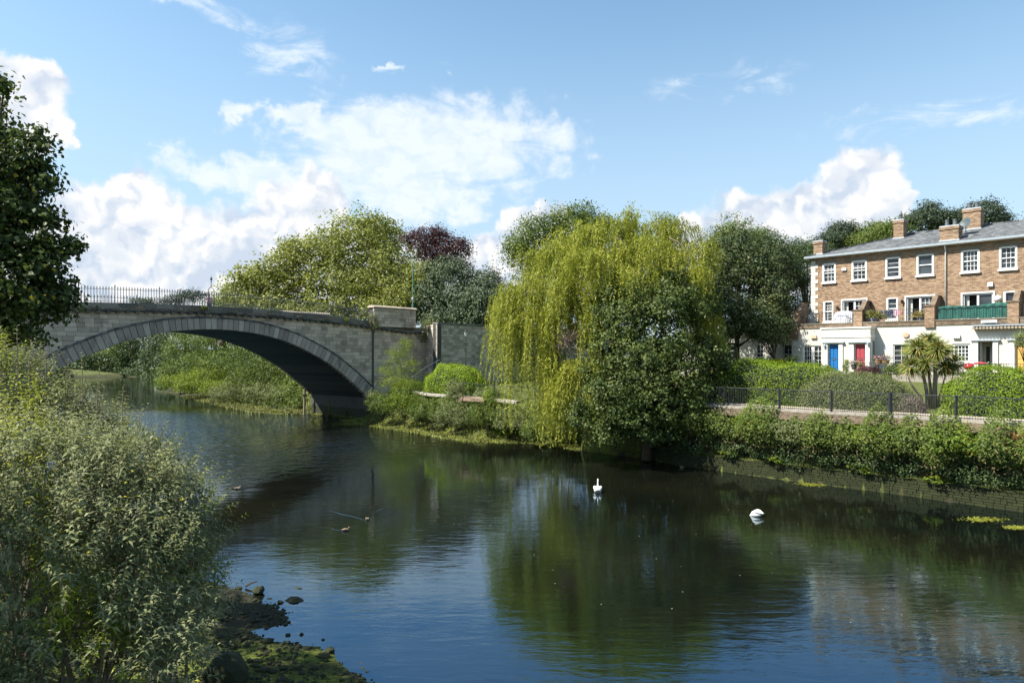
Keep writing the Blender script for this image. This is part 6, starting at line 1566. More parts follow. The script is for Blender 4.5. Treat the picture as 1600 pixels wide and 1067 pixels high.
# small iron fence before the doors and low garden wall
gf2 = empty('garden_railing', HL(0, YF-2.4), HROT, 'low iron garden railing in front of the white house', 'railing')
z0 = HZ-.05; s0 = hl(1325, 575, YF-2.4)[0]; s1_ = 15.5
MB().box(s0, s1_, -.02, .02, z0+.72, z0+.75).build('rail', M['iron'], gf2)
gpk = MB().box(-.008, .008, -.008, .008, -.3, .80).mesh('picket', M['iron']); x = s0
while x < s1_:
    o = bpy.data.objects.new('picket', gpk); COL.objects.link(o); o.parent = gf2; o.location = (x, 0, z0); x += .14
kw = empty('garden_kerb', HL(0, YF-2.8), HROT, 'pale low kerb at the top of the lawn behind the palm', 'kerb')
x = hl(1395, 600, YF-2.8)[0]
while x < 13: MB().box(x, x+.88, -.15, .15, HZ-.6, HZ-.05).build('kerb_stone', kerbm, kw); x += .9

# ================================================================ things on and by the bridge
b0 = at(645, 505, 81); lp = empty('street_lamp', (b0[0], b0[1], 9.4), 0, 'tall slim green street lamp standing on the road behind the stone end block', 'street lamp')
zt = H-(399-HY)/F*81-9.4
MB().tube([(0, 0, 0), (0, 0, 3.6)], .10, 8).build('base_tube', plain('lamp_green', (.05, .20, .17), .5), lp)
MB().tube([(0, 0, 3.6), (0, 0, zt-.15), (-.1, 0, zt), (-.5, 0, zt+.05)], [.065, .05, .045, .035], 8).build('pole', plain('lamp_green2', (.06, .22, .18), .5), lp)
MB().prism([(-1.15, -.02), (-.5, .0), (-.45, .10), (-.6, .16), (-1.05, .12)], 'y', -.12, .12).build('lamp_head', plain('lamp_head', (.45, .47, .47), .5), lp).location = (0, 0, zt)
MB().lathe([(.05, 3.9), (.12, 4.0), (.12, 4.2), (.05, 4.3)], 0, -.15, 8).build('control_box', M['lead'], lp)
b1 = at(728, 600, 74); b1[2] = hz(b1[0], b1[1]); l2 = empty('path_lamp', b1, 0, 'old style lantern on a thin post in front of the retaining wall', 'street lamp')
zh = H-(522-HY)/F*74-b1[2]
MB().tube([(0, 0, 0), (0, 0, zh-.2)], [.05, .035], 8).build('post', M['iron'], l2)
MB().lathe([(.08, zh-.2), (.2, zh+.18), (.21, zh+.2)], 0, 0, 6).build('glass', plain('lamp_glass', (.60, .62, .60), .3), l2)
MB().lathe([(.24, zh+.201), (.1, zh+.38), (.03, zh+.5)], 0, 0, 6).build('lamp_roof', M['iron'], l2)
# handrail of the steps
hr = empty('step_handrail', (0, 0, 0), 0, 'sloping metal handrail running up past the domed hedge to the wall', 'handrail')
MB().tube([at(640, 592, 72.5), at(668, 572, 74), at(688, 562, 75)], .04, 6).build('rail', M['iron_grey'], hr)
for (px, py, Y) in ((650, 585, 73), (672, 570, 74.2)): q = at(px, py, Y); MB().tube([q, (q[0], q[1], q[2]-1.0)], .03, 5).build('post', M['iron_grey'], hr)
# timber post at the inner corner of the pier
q = L(.9, -10.2); pp = empty('mooring_post', (q[0], q[1], -.5), 0, 'weathered wooden post at the inner corner of the bridge pier', 'post')
MB().tube([(0, 0, 0), (.03, 0, 3.4)], [.14, .12], 8).build('timber', M['bark_pale'], pp); MB().box(-.16, .16, -.16, .16, 2.6, 2.8).build('iron_band', M['iron'], pp)
# dry weeds and one green tuft on the cornice
M['leaf_dry'] = leafmat('leaf_dry', (.16, .12, .07), (.30, .23, .14), (.42, .34, .23))
Pn = []; 
for i in range(70):
    t0 = R.uniform(-.3, 33); c_ = corn(t0)+.07; n = R.randint(12, 46); w_ = R.uniform(.15, .5)
    e = rng.normal(size=(n, 3))*[w_, .05, .07]; e[:, 2] = abs(e[:, 2]); base = L(t0, .25, c_)
    Pn.append(np.stack([base[0]+BD[0]*e[:, 0]+BN[0]*e[:, 1], base[1]+BD[1]*e[:, 0]+BN[1]*e[:, 1], base[2]+e[:, 2]], 1))
Pn = np.concatenate(Pn); V, Fa = leaf_geo(Pn, rdir(len(Pn))+[0, 0, .2], .12, .3); tag(npmesh('dry_weeds', V, Fa, M['leaf_dry']), 'dry brown weeds growing along the bridge cornice', 'weeds', kind='stuff')
for (px, py, lb_) in ((318, 482.5, 'bright lime tuft growing on the bridge parapet below the lamp bracket'), (541, 500, 'yellow-green tuft on the cornice left of the stone end block')):
    t_, z_ = bl(px, py, .2); c_ = L(t_, .25, corn(t_)+.1); Pn = rng.normal(size=(160, 3))*[.16, .1, .13]+[0, 0, .22]
    w_ = empty('weed_tuft', c_, BROT, lb_, 'weed'); V, Fa = leaf_geo(Pn, rdir(160)+[0, 0, .3], .12, .5); npmesh('foliage', V, Fa, M['leaf_lime'], w_)['kind'] = 'stuff'

# ---------------------------------------------------------------- person on the bridge
def shell(name, chain, mat, parent, sub=2):
    """one skinned surface over a small skeleton: verts [(x,y,z,r)], edges"""
    verts, edges = chain
    me = bpy.data.meshes.new(name); me.from_pydata([v[:3] for v in verts], edges, []); me.update()
    o = link(name, me, mat, parent); o.modifiers.new('skin', 'SKIN')
    for i, v in enumerate(verts): me.skin_vertices[0].data[i].radius = (v[3], v[3]*(v[4] if len(v) > 4 else 1)); me.skin_vertices[0].data[i].use_root = (i == 0)
    s_ = o.modifiers.new('sub', 'SUBSURF'); s_.levels = sub; s_.render_levels = sub
    return o
tp, _ = bl(328, 470, -1.0); per = empty('person', L(tp, -1.1, corn(tp)-.03), BROT-.5, 'person in a pink and white top walking behind the bridge railing under the lamp bracket', 'person')
skin = plain('skin', (.48, .30, .22), .6)
V_ = [(0, 0, .93, .15, .75), (0, 0, 1.10, .14, .75), (0, 0, 1.32, .17, .65), (0, 0, 1.46, .07), (0, .02, 1.56, .065), (0, .03, 1.68, .095), (0, .03, 1.76, .06),
      (.17, 0, 1.40, .055), (.22, -.02, 1.14, .042), (.18, .12, .92, .032), (.17, .16, .84, .028), (-.17, 0, 1.40, .055), (-.23, -.05, 1.14, .042), (-.20, .02, .90, .032), (-.20, .05, .82, .028),
      (.09, 0, .86, .09), (.10, .10, .50, .065), (.10, .02, .10, .045), (.10, .14, .04, .04), (-.09, 0, .86, .09), (-.10, -.06, .50, .065), (-.10, -.22, .12, .045), (-.10, -.12, .04, .04)]
E_ = [(0, 1), (1, 2), (2, 3), (3, 4), (4, 5), (5, 6), (2, 7), (7, 8), (8, 9), (9, 10), (2, 11), (11, 12), (12, 13), (13, 14), (0, 15), (15, 16), (16, 17), (17, 18), (0, 19), (19, 20), (20, 21), (21, 22)]
shell('body', (V_, E_), skin, per)
shell('top', ([(0, 0, .92, .18, .75), (0, 0, 1.12, .165, .75), (0, 0, 1.34, .19, .66), (.18, 0, 1.40, .075), (.225, -.02, 1.16, .062), (-.18, 0, 1.40, .075), (-.235, -.05, 1.16, .062)], [(0, 1), (1, 2), (2, 3), (3, 4), (2, 5), (5, 6)]), plain('pink_top', (.78, .42, .50), .8, var=.4, sc=5), per)
shell('trousers', ([(0, 0, .92, .17, .8), (.09, 0, .84, .11), (.10, .10, .50, .085), (.10, .03, .14, .065), (-.09, 0, .84, .11), (-.10, -.06, .50, .085), (-.10, -.20, .16, .065)], [(0, 1), (1, 2), (2, 3), (0, 4), (4, 5), (5, 6)]), plain('trousers', (.05, .05, .08), .8), per)
shell('hair', ([(0, .0, 1.76, .09), (0, -.03, 1.68, .10), (0, -.06, 1.56, .05)], [(0, 1), (1, 2)]), plain('hair', (.05, .03, .02), .7), per)

# ---------------------------------------------------------------- birds
white = plain('swan_white', (.82, .80, .76), .6, var=.04)
def bird_loft(path, seg=12):
    """path: (x, z, half width, half height); runs from tail to head in the local xz plane"""
    P = [np.array([p[0], 0, p[1]]) for p in path]; rings = []
    for i, p in enumerate(path):
        t = P[min(i+1, len(P)-1)] - P[max(i-1, 0)]; t = t/np.linalg.norm(t); up = np.array([-t[2], 0, t[0]])
        rings.append((P[i], (0, 1, 0), up, p[2], p[3]))
    return loft(rings, seg)
gsw = 'swans on the river'
c = gr(934, 768); sw1 = empty('swan', c, math.radians(82), 'white swan with upright curved neck swimming away from the camera in mid river', 'swan', gsw)
bird_loft([(-.66, .26, .02, .01), (-.55, .22, .09, .05), (-.38, .16, .19, .14), (-.15, .13, .25, .20), (.10, .12, .25, .20), (.28, .14, .19, .17), (.38, .22, .11, .11), (.40, .33, .06, .065), (.385, .45, .045, .05), (.39, .57, .04, .042), (.43, .67, .038, .042), (.49, .715, .042, .045), (.55, .70, .036, .038), (.60, .665, .02, .022)]).build('body', white, sw1, True)
for s in (-1, 1):
    loft([((-.55+.09*i, s*(.10+.09*math.sin(math.pi*i/9)), .20+.10*math.sin(math.pi*(i+.5)/10)), (0, 1, 0), (0, 0, 1), .02+.085*math.sin(math.pi*(i+.3)/9.6), .02+.10*math.sin(math.pi*(i+.3)/9.6)) for i in range(10)], 8).build('wing', white, sw1, True)
loft([((.595, 0, .668), (0, 1, 0), (.5, 0, .8), .018, .018), ((.66, 0, .625), (0, 1, 0), (.5, 0, .8), .014, .010), ((.69, 0, .607), (0, 1, 0), (.5, 0, .8), .006, .004)], 8).build('bill', plain('bill', (.55, .20, .04), .5), sw1, True)
c = gr(1181, 806); sw2 = empty('swan', c, math.radians(140), 'white swan feeding with its head under the water, right of the upright one', 'swan', gsw)
bird_loft([(-.62, .30, .02, .01), (-.50, .27, .09, .05), (-.34, .20, .19, .15), (-.12, .15, .25, .22), (.10, .12, .25, .21), (.27, .06, .17, .15), (.38, -.02, .08, .09), (.46, -.14, .05, .05), (.52, -.3, .04, .04), (.56, -.42, .045, .045), (.60, -.48, .02, .02)]).build('body', white, sw2, True)
for s in (-1, 1):
    loft([((-.52+.09*i, s*(.10+.09*math.sin(math.pi*i/9)), .24+.12*math.sin(math.pi*(i+.5)/10)), (0, 1, 0), (0, 0, 1), .02+.085*math.sin(math.pi*(i+.3)/9.6), .02+.11*math.sin(math.pi*(i+.3)/9.6)) for i in range(10)], 8).build('wing', white, sw2, True)
sw1.scale = (.78,)*3; sw2.scale = (.58,)*3
brown = plain('duck_brown', (.24, .17, .12), .7, var=.35, sc=25); beige = plain('duck_head', (.36, .28, .20), .7, var=.2)
def duck(px, py, rot, label, sc=1.0, pale=False):
    c = gr(px, py); d = empty('duck', c, rot, label, 'duck', 'ducks on the river'); 
    o = bird_loft([(-.24, .10, .01, .01), (-.17, .075, .05, .03), (-.05, .05, .10, .075), (.08, .05, .095, .075), (.15, .09, .05, .05), (.175, .15, .032, .035), (.19, .20, .042, .042), (.23, .20, .03, .03), (.255, .19, .012, .012)], 10).build('body', beige if pale else brown, d, True); o.scale = (sc,)*3
    o = bird_loft([(.245, .192, .016, .010), (.29, .182, .016, .006), (.30, .18, .008, .003)], 6).build('bill', plain('duck_bill', (.35, .25, .06), .5), d, True); o.scale = (sc,)*3
    for s in (-1, 1):
        o = loft([((-.18+.05*i, s*(.05+.04*math.sin(math.pi*i/6)), .085+.02*math.sin(math.pi*i/6)), (0, 1, 0), (0, 0, 1), .01+.035*math.sin(math.pi*(i+.3)/6.6), .01+.035*math.sin(math.pi*(i+.3)/6.6)) for i in range(7)], 6).build('wing', brown, d, True); o.scale = (sc,)*3
    return d
duck(574, 812, math.radians(-95), 'small duck leading a V-shaped wake, rear of the two near ducks', .62, True)
duck(540, 829, math.radians(8), 'brown duck swimming right, nearest of the three ducks', .66)
duck(371, 764, math.radians(-5), 'duck swimming near the left bushes, farthest of the three', .7, True)
duck(1066, 731, math.radians(170), 'duck resting close under the quay wall', .7)
# wakes: low ridges of water behind the ducks
def wake(pts, w, label):
    P = [gr(x, y) for x, y in pts]; P = [np.array(q) for q in P]; V = []; Fc = []; n = len(P)
    for i in range(n):
        t = P[min(i+1, n-1)]-P[max(i-1, 0)]; t /= np.linalg.norm(t); s = np.array([-t[1], t[0], 0]); f = math.sin(math.pi*(i+.35)/(n+.2)); ww = w*(.35+.65*f)
        V += [P[i]-s*ww+[0, 0, -.004], P[i]+[0, 0, .022*f*w/.1], P[i]+s*ww+[0, 0, -.004]]
    for i in range(n-1):
        for j in (0, 1): Fc.append((3*i+j, 3*i+j+1, 3*i+3+j+1, 3*i+3+j))
    o = MB().add(V, Fc).build('wake_ripple', wmat, None, True); return tag(o, label, 'wake', kind='stuff')
wake([(511, 796), (522, 799), (535, 803), (550, 806), (562, 809), (571, 813)], .08, 'left arm of the V-shaped wake behind the small duck')
wake([(604, 792), (592, 796), (583, 800), (582, 807), (577, 813)], .08, 'right arm of the V-shaped wake behind the small duck')
wake([(517, 826), (528, 828), (537, 829)], .05, 'faint wake trailing left of the brown duck')

# ================================================================ left bank: stones, boat landing far off
rockm = stone_mat('river_rock', (.022, .022, .020), (.045, .043, .038), (.10, .095, .08), .4)
def rock(c, r, sq=(1, 1, .7), sub=2):
    bm = bmesh.new(); bmesh.ops.create_icosphere(bm, subdivisions=sub, radius=1)
    o1 = np.random.default_rng(R.randrange(9999)).normal(size=(4, 3))
    for v in bm.verts:
        p = v.co; d = 1 + .14*math.sin(p.dot(Vector(o1[0]))*2+1) + .15*math.sin(p.dot(Vector(o1[1]))*4) + .06*math.sin(p.dot(Vector(o1[2]))*9)
        v.co = Vector((p.x*sq[0], p.y*sq[1], p.z*sq[2]))*d*r
    me = bpy.data.meshes.new('rock'); bm.to_mesh(me); bm.free(); return me
def put_rock(px, py, w_, label, sq=(1, 1, .7), up=.3):
    c = gr(px, py, .0); r = w_/F*c[1]*.5; me = rock(c, r, sq); o = link('rock', me, rockm); c[2] = max(hz(c[0], c[1]), -.02)+r*sq[2]*up; o.location = c; o.rotation_euler = (0, 0, R.uniform(-.5, .5)); return tag(o, label, 'rock')
put_rock(404, 927, 17, 'rounded dark boulder standing in the shallows off the beach', (1, 1, .95), .7)
put_rock(459, 938, 25, 'flat-topped dark rock farthest out in the water', (1.1, .8, .35), .4)
put_rock(438, 941, 10, 'small dark stone just left of the flat-topped rock')
put_rock(373, 919, 11, 'brownish stone at the tip of the dark spit, beside a stick', (1, 1, .6))
put_rock(466, 919, 12, 'greenish half sunk stone beyond the flat-topped rock', (1.2, .8, .3), .2)
put_rock(449, 992, 9, 'dark stone at the tip of the middle spit', (1, 1, .9))
put_rock(471, 991, 7, 'small pointed stone alone in the water right of the middle spit', (1, 1, 1))
put_rock(505, 999, 7, 'small round stone farther right in the shallows')
put_rock(422, 935, 9, 'low stone between the boulder and the flat rock', (1.2, 1, .4))
put_rock(443, 1053, 12, 'pale grey stone on the green algae', (1, 1, .6))
put_rock(400, 1052, 12, 'dark stone on the green algae left of the pale one', (1.1, 1, .5))
put_rock(505, 1028, 18, 'brown stone on the edge of the green algae patch', (1.2, .8, .5))
put_rock(574, 1049, 7, 'small stone by the waterline at the bottom of the beach')
put_rock(515, 1018, 15, 'dark stone cluster head by the waterline')
put_rock(355, 1080, 70, 'big black angular rock at the bottom edge beneath the bush', (1.0, .9, .8), .5)
q = gr(383, 918); st_ = empty('driftwood_stick', q, .4, 'bent dead stick lying across the tip of the dark spit', 'stick'); MB().tube([(0, 0, .05), (.15, 0, .12), (.35, .02, .15)], [.04, .03, .015], 5).build('wood', M['bark'], st_)
# pebbles scattered over the beach: instanced small stones
pm_ = [rock((0, 0, 0), 1, (1, 1, .6), 1) for _ in range(5)]
n = 19000; X_ = rng.uniform(-16, -1, n); Y_ = rng.uniform(12, 27, n); sd_, kk = river_sd(X_, Y_); keep = (sd_ > -.35) & (sd_ < 5) & (kk == 4)
dens = vnoise(X_, Y_, 1.1, 40); keep &= rng.random(n) < (.25 + .9*(dens > .5)) ; X_, Y_, sd_ = X_[keep], Y_[keep], sd_[keep]
Zp = height(X_, Y_); Vb = []; Fb = []; off_ = 0; tmpl = []
for me in pm_:
    tmpl.append((np.array([v.co[:] for v in me.vertices]), np.array([p.vertices[:] for p in me.polygons])))
groups = rng.integers(0, 5, len(X_)); sz = np.minimum(rng.lognormal(-3.55, .55, len(X_)), .14)
for gidx in range(5):
    w = np.where(groups == gidx)[0]; tv, tf = tmpl[gidx]; a = rng.uniform(0, 6.28, len(w)); ca, sa = np.cos(a), np.sin(a)
    V = tv[None]*sz[w][:, None, None]; Vx = V[..., 0]*ca[:, None]-V[..., 1]*sa[:, None]; Vy = V[..., 0]*sa[:, None]+V[..., 1]*ca[:, None]
    V = np.stack([Vx+X_[w][:, None], Vy+Y_[w][:, None], V[..., 2]+Zp[w][:, None]+sz[w][:, None]*.15], -1)
    Fb.append((tf[None]+(np.arange(len(w))*len(tv))[:, None, None]+off_).reshape(-1, 3)); Vb.append(V.reshape(-1, 3)); off_ += len(w)*len(tv)
tag(npmesh('pebbles', np.concatenate(Vb), np.concatenate(Fb), rockm), 'dark pebbles and gravel scattered over the near beach', 'pebbles', kind='stuff')
# floating flecks
n = 420; X_ = rng.uniform(-25, 16, n); Y_ = rng.uniform(17, 62, n); sd_, _ = river_sd(X_, Y_); w = sd_ < -1; P = np.stack([X_[w], Y_[w], np.full(w.sum(), .008)], 1)
V, Fa = leaf_geo(P, np.tile([0, 0, 1.0], (len(P), 1)), .038, .7); tag(npmesh('floating_leaves', V, Fa, plain('fleck', (.42, .42, .34), .8)), 'tiny pale leaves and foam flecks floating on the river', 'flecks', kind='stuff')
# weed rafts
wdm = leafmat('water_weed', (.06, .075, .012), (.14, .16, .025), (.24, .25, .05), trans=.05)
for (px, py, rx, ry, lb_) in ((1535, 812, 36, 4, 'strip of yellow-green water weed near the quay at the right edge'), (1590, 825, 20, 3, 'pale weed patch in the water at the right edge below the strip'), (1270, 757, 22, 2.5, 'thin raft of weed under the ferns of the quay'), (770, 686, 34, 6, 'green algae flat at the water below the rusty slab'), (560, 662, 40, 3, 'algae covered mud point in front of the pier')):
    c = gr(px, py); a = rx/F*c[1]; b = ry*c[1]**2/(F*H); n = int(500*max(1, a*b)); n = min(n, 6000)
    P = rng.normal(size=(n, 3))*[a*.45, b*.45, .006]; P[:, 2] = .015+abs(P[:, 2]); P[:, 1] += .25*a*np.sin(P[:, 0]*3)*.2; P[:, 0] += .0
    V, Fa = leaf_geo(P+c, np.tile([0, 0, 1.0], (n, 1))+rdir(n)*.3, .13, .4); tag(npmesh('water_weed', V, Fa, wdm), lb_, 'water weed', kind='stuff')
# moored boats and landing stages far upstream
hull = plain('hull_grey', (.20, .22, .24), .6, var=.2); 
c = gr(112, 591); hb = empty('houseboat', (c[0]+1, c[1]-14, 0), math.radians(30), 'grey cabin boat moored at the left bank upstream, under the arch springing', 'boat')
MB().prism([(-4.5, -.3), (3.8, -.3), (5.2, .9), (-4.8, .8)], 'y', -1.6, 1.6).build('hull', hull, hb)
MB().box(-4.0, 2.8, -1.3, 1.3, .85, 2.6).build('cabin', plain('cabin', (.36, .38, .40), .6), hb); MB().box(-4.3, 3.2, -1.5, 1.5, 2.6, 2.75).build('cabin_roof', plain('cabin_roof', (.50, .52, .54), .6), hb)
for x in (-3.2, -1.8, -.4, 1.0): MB().box(x, x+.9, -1.34, -1.301, 1.5, 2.2).build('window', M['glass'], hb)
for x in (-4.2, -1, 2, 3.1): MB().tube([(x, -1.5, 2.75), (x, -1.5, 3.6)], .04, 4).build('stanchion', M['iron_grey'], hb)
MB().tube([(-4.2, -1.5, 3.5), (3.1, -1.5, 3.5)], .04, 4).build('roof_rail', M['iron_grey'], hb)
MB().box(-1.6, -.6, -.5, .4, 2.76, 3.5).build('deck_bundle', plain('bundle', (.55, .16, .08), .7), hb)
c = gr(125, 590); hb2 = empty('jetty', (c[0]-2, c[1]-6, 0), math.radians(20), 'dark timber jetty with posts beside the grey cabin boat', 'jetty')
MB().box(-6, 3, -1, 1, .6, .8).build('planking', M['bark'], hb2)
for x in (-5.5, -3, -.5, 2.5): MB().tube([(x, -.9, -1), (x, -.9, 2.4)], .12, 5).build('post', M['bark_pale'], hb2)
c = at(212, 578, 226); lnd = empty('landing_stage', (c[0], c[1], 0), math.radians(15), 'small pale landing stage with a red picket fence on the far bank', 'landing stage')
MB().box(-3.5, 3.5, -1.2, 1.2, .9, 1.15).build('platform', plain('stage', (.45, .43, .40), .8), lnd)
for x in (-3, 0, 3): MB().tube([(x, -1, -1), (x, -1, .9)], .12, 5).build('post', M['bark'], lnd)
for i in range(9): MB().box(1+i*1.0, 1.3+i*1.0, 3.9, 4.1, 3.4, 6.2).build('picket', plain('red_paint', (.30, .10, .08), .7) if i == 0 else bpy.data.materials['red_paint'], lnd)
MB().box(.6, 9.6, 4.12, 4.25, 5.2, 5.6).build('fence_rail', bpy.data.materials['red_paint'], lnd)

# ================================================================ left foreground: butterfly bushes and the tree
M['leaf_bud'] = leafmat('leaf_bud', (.065, .085, .038), (.16, .19, .095), (.34, .37, .22), yellow=.008, ycol=(.42, .40, .04), trans=.3, rough=.6, patch=.5, psc=1.3)
M['leaf_bud_lime'] = leafmat('leaf_bud_lime', (.10, .14, .02), (.20, .25, .03), (.36, .37, .05), trans=.32, patch=.4, psc=1.5)
M['bud_stem'] = plain('bud_stem', (.20, .17, .12), .9)
def shoots(P, D, ln_, nodes=7, leaf=(.09, .15), seed=0):
    """P: starts, D: directions; pairs of leaves up each arching shoot. returns leaf arrays and stems"""
    n = len(P); t = np.linspace(.25, 1, nodes); LP = []; LA = []; LN = []; LS = []
    side0 = unit(np.cross(D, rdir(n))); side1 = np.cross(D, side0)
    for j, tt in enumerate(t):
        pos = P + D*(ln_*tt)[:, None] + np.array([0, 0, -.10])*(ln_*tt*tt)[:, None]
        s = side0 if j % 2 == 0 else side1
        for sg in (-1, 1):
            a = unit(s*sg*.9 + D*(.35+.5*tt) + rdir(n)*.22); LP.append(pos); LA.append(a); LN.append(D*.6+np.array([0, 0, .8])+rdir(n)*.3); LS.append(rng.uniform(*leaf, n)*(1.15-.55*tt))
    tip = P + D*ln_[:, None] + np.array([0, 0, -.10])*ln_[:, None]
    return np.concatenate(LP), np.concatenate(LA), np.concatenate(LN), np.concatenate(LS), tip
def buddleia(name, label, lobes, dens, lime_frac=.12, leaf=(.11, .185), limit_parts=0, inner=.35):
    base = np.array([np.mean([l[0] for l in lobes]), np.mean([l[1] for l in lobes]), 0]); base[2] = hz(base[0], base[1])
    th = empty(name, base, 0, label, 'bush')
    Pa, Da = [], []
    lob = np.array([l[:6] for l in lobes])
    for l in lobes:
        area = 4*math.pi*((l[3]*l[4])**1.6+(l[3]*l[5])**1.6+(l[4]*l[5])**1.6)**(1/1.6)/3**(1/1.6); n = int(area*dens*(l[6] if len(l) > 6 else 1))
        d = rdir(n); d[:, 2] = np.where(d[:, 2] < -.5, -d[:, 2], d[:, 2]); rad = np.where(rng.random(n) < inner, rng.uniform(.45, .8, n), rng.uniform(.8, 1.05, n))
        p = np.array(l[:3]) + d*np.array(l[3:6])*rad[:, None]
        ok = np.ones(n, bool)
        for q in lob: 
            if not np.allclose(q[:3], l[:3]): ok &= np.linalg.norm((p-q[:3])/q[3:6], axis=1) > .6
        ok &= p[:, 2] > height(p[:, 0], p[:, 1])+.1
        Pa.append(p[ok]); Da.append(unit(d[ok]*.55+rdir(ok.sum())*.45+np.array([0, 0, .62])))
    Pa = np.concatenate(Pa); Da = np.concatenate(Da); n = len(Pa); ln_ = rng.uniform(.35, .75, n)
    LP, LA, LN, LS, tip = shoots(Pa, Da, ln_, 7, leaf)
    limen = vnoise(LP[:, 0]+LP[:, 2], LP[:, 1]-LP[:, 2], 1.1, 77) + rng.normal(size=len(LP))*.03
    lime = limen > np.quantile(limen, 1-lime_frac)
    dist = np.linalg.norm(LP - np.array([0, 0, H]), axis=1)
    near_i = np.argsort(dist)[:limit_parts] if limit_parts else np.array([], int); msk = np.ones(len(LP), bool); msk[near_i] = False
    for mk, mt, nm in ((msk & ~lime, 'leaf_bud', 'foliage'), (msk & lime, 'leaf_bud_lime', 'yellow_foliage')):
        V, Fa = long_leaf_geo(LP[mk], LA[mk], LN[mk], LS[mk], LS[mk]*.30, .6); npmesh(nm, V-base, Fa, M[mt], th)['kind'] = 'stuff'
    for i in near_i:
        V, Fa = long_leaf_geo(LP[i:i+1], LA[i:i+1], LN[i:i+1], LS[i:i+1], LS[i:i+1]*.25, .55)
        o = npmesh('leaf', V-LP[i], Fa, M['leaf_bud'], th); o.location = LP[i]-base
    # stems: thin three-sided
    k_ = rng.random(n) < .3; A0 = Pa[k_] - Da[k_]*.25; B0 = tip[k_]; u_ = unit(np.cross(B0-A0, rdir(k_.sum())))*.006; w_ = unit(np.cross(B0-A0, u_))*.006
    V = np.stack([A0+u_, A0-u_*.5+w_*.87, A0-u_*.5-w_*.87, B0+u_*.4, B0-(u_*.5-w_*.87)*.4, B0-(u_*.5+w_*.87)*.4], 1).reshape(-1, 3); m_ = k_.sum(); b_ = np.arange(m_)[:, None]*6
    Fq = np.concatenate([b_+np.array([0, 1, 4, 3]), b_+np.array([1, 2, 5, 4]), b_+np.array([2, 0, 3, 5])]); npmesh('stems', V-base, Fq, M['bud_stem'], th)['kind'] = 'stuff'
    m = MB()
    for i in range(26):
        q = Pa[R.randrange(n)]-base; k0 = np.array([R.uniform(-.4, .4), R.uniform(-.4, .4), 0]); m.tube([k0, (k0+q)/2+[0, 0, .35], q], [.035, .022, .008], 5)
    m.build('branches', M['bud_stem'], th)
    print(name, len(LP))
buddleia('butterfly_bush', 'nearest grey-green butterfly bush filling the lower left corner', [pl(60, 790, 10.6, 140, 110, 1.3), pl(180, 830, 10.8, 96, 90, 1.1), pl(60, 930, 9.6, 190, 150, 1.3), pl(210, 940, 10.2, 90, 130, 1.0), pl(120, 1060, 9.0, 180, 110, 1.0), pl(240, 1000, 11.5, 48, 80, .7)], 30, .10, limit_parts=300)
buddleia('butterfly_bush', 'sunlit butterfly bush bulging out over the beach, right part of the thicket', [pl(240, 810, 12.0, 66, 72, 1.0), pl(275, 850, 12.2, 52, 70, .9), pl(200, 745, 12.4, 54, 50, .9), pl(285, 950, 12.8, 42, 90, .8)], 30, .20)
buddleia('butterfly_bush', 'taller grey butterfly bush at the back with long pale shoots against the bridge', [pl(30, 690, 12.8, 110, 70, 1.2), pl(120, 705, 13.2, 70, 52, 1.1), pl(-15, 620, 13.4, 70, 60, 1.2), pl(50, 650, 14, 50, 36, .8)], 27, .06, leaf=(.12, .19))
# single long shoots standing above the thicket
PP_ = [(28, 590, 12.6, 505), (45, 580, 12.8, 530), (130, 620, 13, 548), (150, 640, 13, 575), (105, 610, 13.2, 560), (190, 660, 13, 600), (72, 600, 13, 548), (10, 570, 13, 520), (215, 690, 12.8, 640), (260, 740, 12.5, 690), (300, 790, 12.3, 742)]
ts = empty('butterfly_bush_shoots', at(100, 640, 13), 0, 'tall upright butterfly bush shoots poking above the thicket on the left', 'shoots')
b_ = np.array(ts.location)
P0 = np.array([at(a, b, Y) for a, b, Y, _ in PP_]); P1 = np.array([at(a+R.uniform(-3, 6), t, Y) for a, b, Y, t in PP_]); D = P1-P0; ln_ = np.linalg.norm(D, axis=1)
LP, LA, LN, LS, tip = shoots(P0, unit(D), ln_*1.05, 9, (.11, .17))
V, Fa = long_leaf_geo(LP, LA, LN, LS, LS*.25, .6); npmesh('foliage', V-b_, Fa, M['leaf_bud'], ts)['kind'] = 'stuff'
m = MB()
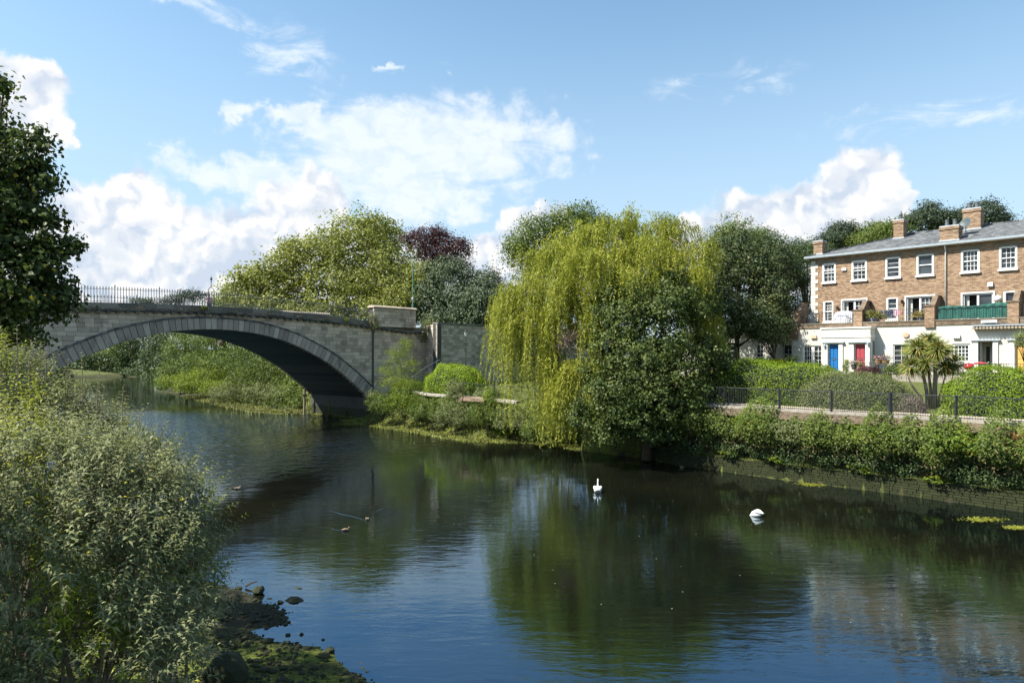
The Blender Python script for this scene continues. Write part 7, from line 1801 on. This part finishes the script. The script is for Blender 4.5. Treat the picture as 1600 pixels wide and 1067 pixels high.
for a, b in zip(P0, tip): m.tube([a-b_-[0, 0, .4], (a+b)/2-b_+[0, 0, .0], b-b_], [.012, .009, .005], 4)
m.build('stems', M['bud_stem'], ts)

# left tree (broad leaves)
M['leaf_left'] = leafmat('leaf_left', (.022, .040, .014), (.055, .085, .026), (.14, .175, .05), yellow=.01, trans=.38, patch=.3, psc=.5)
LT = [pl(-60, 300, 17, 130, 170, 1.8), pl(22, 300, 16.5, 54, 50, 1.0), pl(45, 405, 16.2, 56, 40, 1.0), pl(12, 230, 17, 34, 34, .7), pl(5, 175, 17, 22, 22, .5), pl(-12, 150, 17, 22, 26, .5), pl(60, 265, 16.6, 30, 26, .6), pl(40, 470, 16, 70, 56, 1.2), pl(85, 430, 16, 34, 26, .7), pl(0, 380, 16.5, 80, 90, 1.3), pl(80, 480, 15.8, 36, 22, .7), pl(-40, 500, 16, 110, 70, 1.4), pl(65, 330, 16.3, 26, 22, .5)]
LT += [pl(a, b, 16.2, c_, d_, .3, 2.2) for a, b, c_, d_ in [(75, 262, 14, 8), (118, 398, 14, 10), (98, 290, 10, 8), (88, 235, 12, 8), (30, 135, 14, 10), (98, 345, 14, 8), (108, 455, 12, 8), (70, 220, 10, 8), (105, 375, 14, 8), (126, 385, 8, 6)]]
LT = [(x-.36, y, z, a*.9, b_, c_*.88, *r) for (x, y, z, a, b_, c_, *r) in LT]
lt = tree('leafy_tree', 'dark broad-leaved tree cut by the left edge, overlapping the left end of the bridge', M['leaf_left'], LT, 34000, .135, .30, base=(-14.5, 18.0, 4.8), trunk=.28, asp=.72, fill=.18, limbs=22, cl_n=44, lump=.42, bend=.10, flat=.6)

# unseen tree left of the frame, its crown placed to shade the lower bushes
tree('leafy_tree', 'unseen broad-leaved tree on the near left bank, placed to shade the bushes', M['leaf_left'], [(-12.0, 6.6, 8.1, 3.0, 2.8, 1.8), (-11.4, 4.3, 7.8, 2.4, 2.6, 1.7), (-13.4, 9.2, 6.8, 2.0, 2.2, 1.4)], 13000, .30, .5, base=(-14.2, 6.0, 5.0), trunk=.25, asp=.72, fill=.4)
